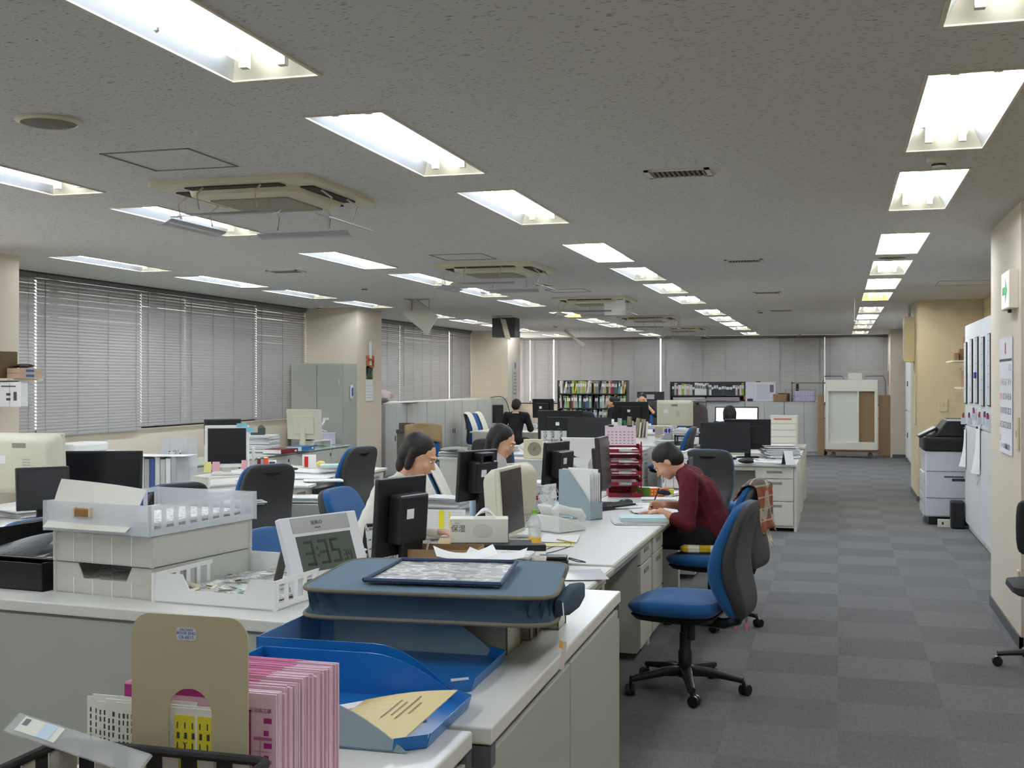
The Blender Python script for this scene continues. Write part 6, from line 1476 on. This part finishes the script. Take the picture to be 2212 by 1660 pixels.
tag(B().slab(lambda u,v: (-.04+.08*u, -.002, -.28*v), 2, 4, .002).o('hanging_slip', PAPER), 'white slip hanging under the lower shelf by the copier', 'paper', None, (1.60,15.0,1.50))
t = T('wall_box', 'cream metal box with screen high on the pier edge before the far lockers', 'wall box', (1.02, 17.0, 1.86), -90); B().box(-.15,.15,-.14,0,0,.62).o('case', cm((210,196,160)), t, bev=.006); B().box(-.12,.12,-.144,-.14,.05,.56).o('front', cm((224,224,214)), t); B().cyl((0,-.06,.62),(0,-.06,.80), .02, n=10).o('conduit', cm((210,206,196)), t)
t = T('framed_notice', 'narrow framed notice on the pier edge below the wall box', 'notice', (1.019, 16.6, 1.0), -90); B().box(-.12,.12,-.015,0,0,.72).o('frame', cm((190,170,130)), t); B().box(-.105,.105,-.017,-.015,.015,.705).o('sheet', cm((226,220,196)), t)
for i in range(4):
    y0 = 18.4+i*1.6; t = T('tall_locker', 'tall white two-tier locker in the right recess, '+ordn(i)+' from the camera', 'locker', (1.62, y0+.8, 0), -90, 'tall white lockers in the recess')
    B().box(-.78,.78,-.28,.26,.05,2.08).box(-.77,.77,-.26,.25,0,.05).o('body', cm((212,210,204)), t, bev=.004)
    for s in (-1,1):
        for z0, z1 in ((.08,.98),(1.02,2.06)):
            d = B().box(min(s*.01,s*.77), max(s*.01,s*.77), -.30,-.28, z0, z1).o('door', cm((226,226,222)), t, bev=.003); B().box(s*.06-.01,s*.06+.01,-.31,-.30,(z0+z1)/2-.05,(z0+z1)/2+.05).o('handle', DGREY, d)
t = T('wall_poster', 'narrow coloured poster edge on the far right pier', 'poster', (1.048, 26.2, 1.0), -90); B().box(-.3,.3,-.006,0,0,.95).o('sheet', cm((196,190,196)), t); B().box(-.2,.2,-.008,-.006,.5,.8).o('red_print', cm((150,90,100)), t)
# black chair cut by the right edge
t = T('low_back_chair', 'black low-backed chair cut off by the right edge', 'chair', (1.13, 6.75, 0), 0)
B().loft([[(x, -.02+y, z) for x, y in rrect(hw, .028, .025, 3)] for z, hw in ((.66,.17),(.675,.195),(.72,.21),(.90,.21),(.945,.20),(.965,.17))]).o('backrest', M('black_fabric', (24,24,26), .7), t, smooth=True, sub=1)
B().box(-.03,.03,.0,.03,.42,.70).o('back_support', BLK, t, bev=.006); B().loft([[(x, .24+y, z) for x, y in rrect(a,a,.07,4)] for z, a in ((.42,.18),(.44,.21),(.47,.205),(.48,.17))]).o('seat', M('black_fabric', (24,24,26), .7), t, smooth=True)
B().cyl((0,.24,.08),(0,.24,.42), .028, n=14).o('gas_column', BLK, t)
for k in range(5):
    a = R(72*k+36); q_ = (.27*math.cos(a), .24+.27*math.sin(a)); B().cyl((0,.24,.10),(q_[0],q_[1],.07), .022, .015, n=8).o('base_leg', BLK, t); B().cyl((q_[0],q_[1]-.02,.028),(q_[0],q_[1]+.02,.028), .028, n=12).o('caster', BLK, t)
# ---------------- far end ----------------
YK = 25.6
for i in range(4):
    x0 = -3.62+i*.835; t = T('low_locker', 'pale grey low cabinet before the far window, '+ordn(i)+' from the left', 'cabinet', (x0+.417, YK+.22, 0), 0, 'low cabinets before the far window')
    B().box(-.415,.415,-.2,.25,.06,1.15).box(-.41,.41,-.18,.24,0,.06).o('body', LOCK, t, bev=.003)
    for s in (-1,1):
        d = B().box(min(s*.003,s*.41), max(s*.003,s*.41), -.216,-.2, .08,1.14).o('door', LOCK, t, bev=.002)
# bookcases with books
BC = cm((62,62,62), .5)
cols = [(198,204,200),(150,190,176),(196,176,160),(96,110,110),(206,60,60),(160,190,80),(70,90,150),(230,226,214),(120,70,80),(110,160,150),(60,60,70),(210,180,90),(176,184,190),(236,236,230),(140,146,150),(70,70,84)]
cname = {0:'pale grey',1:'pale teal',2:'beige',3:'dark grey',4:'red',5:'lime green',6:'blue',7:'cream',8:'maroon',9:'teal',10:'black',11:'mustard',12:'light grey',13:'white',14:'grey',15:'navy'}
def bookcase(label, x0, x1, y, z0, shelves, d_=.30, word='left bookcase', seed=3, sizes=(.27,.305), plan=None, top=True):
    W = x1-x0; zt = shelves[-1][1]; t = T('bookcase', label, 'bookcase', (x0, y, z0))
    b = B().box(0,.02,0,d_,0,zt-z0).box(W-.02,W,0,d_,0,zt-z0).box(0,W,d_-.01,d_,0,zt-z0).box(W/2-.01,W/2+.01,0,d_,0,zt-z0-.06); b.o('carcass', BC, t)
    for k, (za, zb) in enumerate(shelves): B().box(.02,W-.02,0,d_,za-z0-.02,za-z0).o('shelf', BC, t)
    rr = random.Random(seed); bp = {}
    for k, (za, zb) in enumerate(shelves):
        if zb-za < .2: continue
        x = .035; n_ = 0; sh = ('lower','upper','top')[min(2,k)] if len(shelves) > 1 else 'only'
        while x < W-.07 and n_ < 34:
            th = rr.uniform(.03,.062)*(1 if not plan else 1.3); ci = (plan[k][n_ % len(plan[k])] if plan else rr.randrange(16)); tilt = rr.choice((0,0,0,-4,8,12)) if not plan else 0
            if W/2-.05 < x < W/2+.02: x = W/2+.035
            key = (ci, round(th,2), k)
            hh = rr.uniform(*sizes); lb = '%s book on the %s shelf of the %s, %s from the left' % (cname[ci], sh, word, ordn(n_))
            mx = Matrix.Rotation(R(tilt), 4, 'Y')
            o = B().box(-th/2+.001,th/2-.001,0,.20,0,hh,None,mx).o('book', cm(cols[ci])); B().box(-th/2+.006,th/2-.006,-.0012,0,hh*.55,hh*.8,None,mx).o('spine_label', cm((236,234,228)) if ci != 13 else cm((120,120,126)), o)
            tag(o, lb, 'book', 'books in the '+word, (x0+x+th/2, y+.03, za+.001+abs(math.sin(R(tilt)))*th/2))
            x += th+(.02 if tilt and rr.random() < .4 else 0)+abs(math.sin(R(tilt)))*.02; n_ += 1
    return t
bookcase('black two-shelf bookcase full of books before the far window, left one', -6.38, -4.72, 26.6, .0, ((.64,.92),(.96,1.26),(1.30,1.61)), word='left far bookcase', seed=4)
bookcase('low bookcase on the cabinets before the far window, right one', -3.6, -1.96, 25.75, 1.151, ((1.17,1.24),(1.28,1.58)), .26, word='right far bookcase', seed=9, sizes=(.22,.28), plan=[[0],[10,12,8,7,5,7,2,0,10,13,13,13,13,13,13,10,10,10,10,15,10,10,10]])
t = T('office_machine', 'white office machine with lilac panel on the far cabinets', 'machine', (-1.62,25.75,1.151)); B().box(-.32,.32,-.1,.25,0,.42).o('body', cm((224,222,226)), t, bev=.01); B().box(-.08,.2,-.105,-.1,.04,.36).o('panel', cm((210,210,216)), t); B().box(.2,.28,-.105,-.1,.2,.36).o('side_panel', cm((120,106,116)), t); B().box(-.28,-.16,-.105,-.1,.0,.06).o('paper_slot', cm((60,40,80)), t); B().box(-.1,0,-.02,.06,.42,.44).o('sensor', BLK, t)
wire_basket('wire cage basket with lilac parcel on the right of the far cabinets', (-.78,25.72,1.152), 0, .62, .3, .26, 12, 5)
tag(B().box(-.18,.22,-.1,.1,0,.22).o('lilac_box', cm((206,196,226)), bev=.004), 'lilac box inside the wire cage basket', 'box', None, (-.72,25.72,1.158))
t = T('display_stand', 'brown-grey frame stand behind the wire cage basket', 'frame', (-.78,25.95,1.151)); B().box(-.2,-.17,-.02,.02,0,.42).box(.8,.83,-.02,.02,-.0,.42).box(-.2,.83,-.02,.02,.38,.42).o('frame', cm((150,144,130)), t); B().box(-.1,-.04,-.03,.03,0,.38).o('black_post', BLK, t)
box_open('small open brown box left of the wire cage basket', (-1.2,25.7,1.151), 0, .28, .2, .16)
tag(B().box(-.12,.12,-.1,.1,0,.18).o('dark_box', cm((90,70,50)), bev=.004), 'dark brown box behind the small open box', 'box', None, (-1.13,25.9,1.151))
bag_lump('orange and brown ornament on the far cabinets, left of the white machine', (-1.93,25.70,1.151), (.05,.04,.07), (196,130,60), 'ornament', 'ornament')
stack('white book pile on the far cabinets below the right bookcase', (-2.78,25.62,1.151), 0, .4, .14, .06, 5)
t = T('office_printer', 'dark grey printer beside the far left end of the cabinets', 'printer', (-3.96,25.35,0)); B().box(-.3,.3,-.2,.25,0,1.15).o('cabinet', cm((70,70,72)), t); B().box(-.28,.26,-.18,.22,1.16,1.36).o('printer_body', cm((52,52,54)), t, bev=.01); B().box(-.1,.1,-.19,-.18,1.2,1.3).o('paper_slot', cm((190,190,190)), t)
for i, (x, c) in enumerate(((-3.15,(206,206,204)),(-2.42,(150,120,140)))):
    stack(('grey','pink-brown')[i]+' box file pile on the lower shelf of the right far bookcase', (x,25.60,1.151), 0, .7, .16, .085, 4, [cm(c),cm((180,170,176))])
# trolley with white display board
t = T('display_board', 'white framed display board with recessed panel standing on a trolley', 'board', (.27, 25.15, .16))
WB = cm((232,230,214), .5)
B().box(-.52,.52,-.02,.10,0,.16).box(-.52,.52,-.02,.10,1.22,1.46).box(-.52,-.46,-.02,.10,.16,1.22).box(.46,.52,-.02,.10,.16,1.22).box(.12,.15,-.02,.10,.16,1.22).box(-.52,.52,.10,.12,0,1.46).o('frame', WB, t, bev=.003)
B().box(-.46,.12,.06,.10,.16,1.22).o('white_panel', cm((226,226,216)), t); B().box(.15,.46,.05,.10,.16,1.22).o('brown_panel', cm((150,122,88)), t)
t = T('platform_trolley', 'low platform trolley carrying the white display board', 'trolley', (.27, 25.2, 0)); B().box(-.45,.50,-.18,.22,.12,.157).o('platform', cm((120,76,56)), t)
for x in (-.36,.38):
    for y in (-.1,.14): B().cyl((x,y-.02,.05),(x,y+.02,.05), .05, n=14).cyl((x,y,.04),(x,y,.12), .015, n=8).o('caster', cm((90,90,92)), t)
for i, (x, w__) in enumerate(((-.33,.10),(.98,.26))):
    tag(B().box(-w__/2-.03,w__/2,-.02,.02,.03,1.30).o('cardboard_sheet', cm((168,138,104)), bev=.002), 'large upright brown cardboard panel '+('left','right')[i]+' of the white display board', 'panel', None, (x,25.42,0))
t = T('roll_cage', 'grey tubular cage trolley behind the white display board', 'trolley', (.33,25.75,0)); b = B()
for x in (-.42,.42): b.tube([(x-.22,0,.1),(x-.22,0,1.60),(x-.18,0,1.70),(x+.18,0,1.70),(x+.22,0,1.60),(x+.22,0,.1)], .010, 6)
b.tube([(-.64,0,.12),(.64,0,.12)], .012, 6); b.tube([(-.64,0,.8),(.64,0,.8)], .008, 6); b.o('tube_frame', WIRE, t)
for x in (-.6,.6): B().cyl((x,-.02,.05),(x,.02,.05), .05, n=12).cyl((x,0,.05),(x,0,.12), .01, n=6).o('caster', DGREY, t)
tag(B().box(-.14,.14,-.1,.1,0,.14).o('framed_box', cm((226,222,212)), bev=.01), 'small white box showing above the display board', 'box', None, (.34,25.3,1.622))
# middle island clutter
t = T('white_board_partition', 'long white curved-edge board standing before the wide black screen', 'board', (-2.15,11.9,.0))
for (px, py, w_, h, lb, nm_, ct_, c) in (
    (1262,968,.62,.15,'white board leaning before the wide black screen in the middle','white_board','board',(236,230,222)),
    (1352,968,.42,.13,'second white board behind the pink calendar','white_board','board',(232,222,216))):
    p = Vector((-2.84 if w_ > .5 else -2.44, 12.92, 0)); w_, h = (.44,.25) if w_ > .5 else (.30,.23); tt = T(nm_, lb, ct_, (p.x, p.y, .702)); B().box(-w_/2,w_/2,0,.02,0,h).o('panel', cm(c), tt, bev=.01); B().slab(lambda u,v: (-w_/2+w_*.62*u, -.004, h*(1-u)**2*v+.001), 8, 2, .002).o('curved_edge', cm((222,214,204)), tt)
bpy.data.objects.remove(t)
mid = [  # label, px, py(base), w, d, h, colour
 ('white paper tissue box with peaked tissue in the middle island', 1366,934,.16,.12,.14,(240,240,240)),
 ('white A-shaped stand in the middle island', 1425,945,.14,.1,.20,(222,200,166)),
 ('left grey pen box with blue pens in the middle island', 1444,955,.11,.12,.15,(150,156,164)),
 ('right grey pen box in the middle island', 1467,955,.10,.12,.15,(160,164,170)),
 ('white booklet standing on the far desk by the black screen', 1170,925,.22,.05,.17,(230,232,234)),
 ('white slotted basket behind the carry-handle monitor', 1178,963,.14,.2,.13,(232,222,222)),
 ('white notice standing right of the dark blue bag', 1528,952,.18,.03,.25,(226,226,228)),
 ('small white drawer block beside the lilac papers', 1400,925,.1,.1,.1,(226,222,214)),
]
for lb, px, py, w_, d_, h, c in mid:
    z = .702; p = G(px, py, z) if py > 930 else G(px, py, z)
    tt = T('desk_organiser', lb, 'desk organiser', (p.x, p.y, z)); B().box(-w_/2,w_/2,-d_/2,d_/2,0,h*.85).o('body', cm(c), tt, bev=.004)
    if 'pen' in lb:
        for k in range(4): B().cyl((-.03+.02*k,0,h*.5),(-.035+.024*k,0,h*1.3), .006, n=6).o('pen', cm(((30,60,170),(236,236,236),(20,40,120),(200,200,210))[k]), tt)
    elif 'tissue' in lb: B().slab(lambda u,v: (-.07+.14*u, -.03+.06*v, h*.85+.10*math.sin(math.pi*u)*(1-.5*abs(math.sin(4*u)))), 8, 3, .002).o('tissue', PAPER, tt)
    else: B().box(-w_*.4,w_*.4,-d_/2-.001,-d_/2,h*.2,h*.6).o('print', cm((180,182,190)), tt)
for i, (px, c, h, tl) in enumerate(((1340,(180,206,196),.30,4),(1350,(60,130,90),.27,2),(1358,(150,142,118),.33,8),(1366,(222,214,170),.26,4),(1374,(160,152,130),.31,14),(1381,(236,232,216),.24,8),(1388,(190,184,160),.29,10),(1396,(240,238,232),.25,6))):
    p = G(px, 946, .702); book('upright folder in the leaning row of the middle island, '+ordn(i)+' from the left', (p.x, p.y, .704), 20, (.22,.03,h), c, 'folder', 'folder', 'leaning folders of the middle island', tilt=tl-2, page=False)
def tower(label, px, py, w_=.36, n=2, col=(30,30,32), z=.702):
    p = G(px, py, z); tt = T('tray_tower', label, 'letter tray', p); c = cm(col)
    for k in range(n): B().box(-w_/2,w_/2,-.12,.15,k*.12,k*.12+.006).box(-w_/2,-w_/2+.01,-.12,.15,k*.12,k*.12+.05).box(w_/2-.01,w_/2,-.12,.15,k*.12,k*.12+.05).o('shelf', c, tt)
    for x in (-w_/2,w_/2-.02):
        for y in (-.12,.13): B().box(x,x+.02,y,y+.02,0,n*.12).o('post', c, tt)
    return tt
tower('black two-level tray tower piled with white papers in the middle island', 1487, 962)
stack('white papers heaped on the black tray tower', G(1487,962,.702)+Vector((0,0,.14)), 6, .42, .24, .09, 9, jit=.02)
bag_lump('dark blue round bag beside the black tray tower', G(1524,948,.702)+Vector((.02,.1,0)), (.07,.06,.11), (40,56,130), 'blue_bag', 'bag')
flat_book('long blue-violet file under the cream computer in the far middle', G(1450,934,.702), 4, .62, .24, .05, (40,46,150), 'file', 'file')
t = T('draped_cover', 'dark brown covered chair behind the cream computer', 'chair', (-2.28,19.6,0), 0); B().loft([[(x, y, z) for x, y in rrect(a,.10,.09,4)] for z, a in ((0,.20),(.6,.20),(.9,.185),(1.12,.17),(1.2,.12),(1.23,.05))]).o('cover', cm((84,74,74), .8), t, smooth=True)
for i, (px, py, w_, h, lb) in enumerate(((1240,921,.5,.10,'white cushion-like paper pile behind the wide black screen'),(1200,921,.3,.05,'paper pile left of the wide black screen'),(1140,923,.4,.03,'papers on the far left desk'),(985,985,.34,.05,'white and red books at the near corner of the second island'),(1150,985,.5,.02,'papers around the fan box on the second island'),(1690,990,.34,.10,'heap of newspapers on the crosswise aisle desk'),(1660,1000,.4,.012,'open notebook pages on the crosswise aisle desk'),(1625,995,.3,.012,'white papers left on the crosswise aisle desk'))):
    p = G(px, py, .722 if px > 1600 else .702); stack(lb, p, 10*(i%3)-8, w_, .26, h, jit=.03)
bag_lump('grey cushion lying on the books of the second island', G(985,978,.76), (.17,.12,.035), (150,150,140), 'cushion', 'cushion')
stack('thick crumpled newspaper pile beside the black monitor on the crosswise desk', (-.66,13.6,.722), 10, .36, .30, .14, 14, [cm((214,210,208)),cm((176,168,170)),cm((234,232,230))], jit=.03)
p = G(1702,1004,.722); a_frame('white tilted calendar stand at the corner of the crosswise desk', p, 30, .10, .14, WHITE, False)
bag_lump('dark mouse-like pouch on the crosswise desk', G(1613,1002,.722), (.08,.05,.03), (30,30,32), 'black_pouch', 'pouch')
cable('black cables in front of the black monitor pair', [G(1600,992,.73),G(1620,990,.75),G(1645,996,.73),G(1660,990,.74),G(1675,992,.73)])
t = T('drawer_tower', 'clear plastic drawer tower with red strip on the aisle end desk', 'drawer unit', (-.66,15.1,.722)); B().box(-.17,.17,-.15,.15,0,.44).o('case', M('drawer_clear', (226,224,214), .3, alpha=.85), t, bev=.006)
for k in range(5): B().box(-.155,.155,-.158,-.15,.012+k*.082,.085+k*.082).o('drawer', M('drawer_front', (222,220,208), .3), t, bev=.004)
B().box(-.12,.10,-.1595,-.158,.385,.405).o('red_strip', cm((214,110,90)), t)
filebox('brown file box beside the white device on the aisle desks', (-1.02,16.0,.722), 90, .12, .2, .2, (186,150,110))
filebox('white leaning file rack behind the dark-haired person', (-1.0,16.3,.722), 80, .3, .22, .24, (232,230,226))
stack('white box pile on the aisle desks beside the file rack', (-.75,16.1,.722), 5, .3, .24, .18, 8)
t = T('box_fan', 'cream box fan in front of the wire basket on the second island', 'fan', (-3.40,12.98,.702), 6); B().box(-.11,.11,-.03,.03,0,.22).o('case', cm((226,214,180)), t, bev=.006)
B().lathe([(.075,0),(.08,.004),(.075,.008)], n=24).o('ring', cm((150,140,120)), t).rotation_euler = (R(90),0,0); bpy.data.objects['ring'].location = (.02,-.03,.11)
B().cyl((.02,-.034,.11),(.02,-.030,.11), .062, n=24).cyl((.02,-.038,.11),(.02,-.034,.11), .02, n=16).o('fan_disc', cm((170,160,140)), t)
wire_basket('grey wire basket at the near edge of the second island', (-3.36,12.93+.28,.702), 0, .36, .22, .2, 9, 5)
t = T('white_cylinder', 'tall white humidifier beside the box fan', 'humidifier', (-3.72,13.02,.702)); B().lathe([(.001,0),(.06,0),(.062,.03),(.056,.24),(.045,.255),(.001,.257)], n=24).o('body', WHITE, t, smooth=True)
tag(B().slab(lambda u,v: (-.17+.34*u, -.01*math.sin(5*u), .25*v), 6, 4, .003).o('memo_sheet', PRINT), 'white memo sheet standing before the tall black monitor', 'paper', None, (-3.55,14.6,.702))
bag_lump('rumpled newspaper bundle on the second island behind the box fan', (-3.55,13.75,.702), (.2,.15,.09), (214,210,206), 'newspaper_bundle', 'paper')
bag_lump('white heap of cups and wrappers behind the wide black screen', G(1322,926,.702), (.22,.12,.09), (232,230,224), 'wrapper_heap', 'packaging')
bag_lump('orange wrapper on the heap behind the wide black screen', (-5.1,21.8,.702), (.08,.05,.03), (226,110,60), 'wrapper', 'packaging')
for c in [o for o in bpy.data.objects if o.parent is None and o.name.startswith('venetian_blind')]: pass
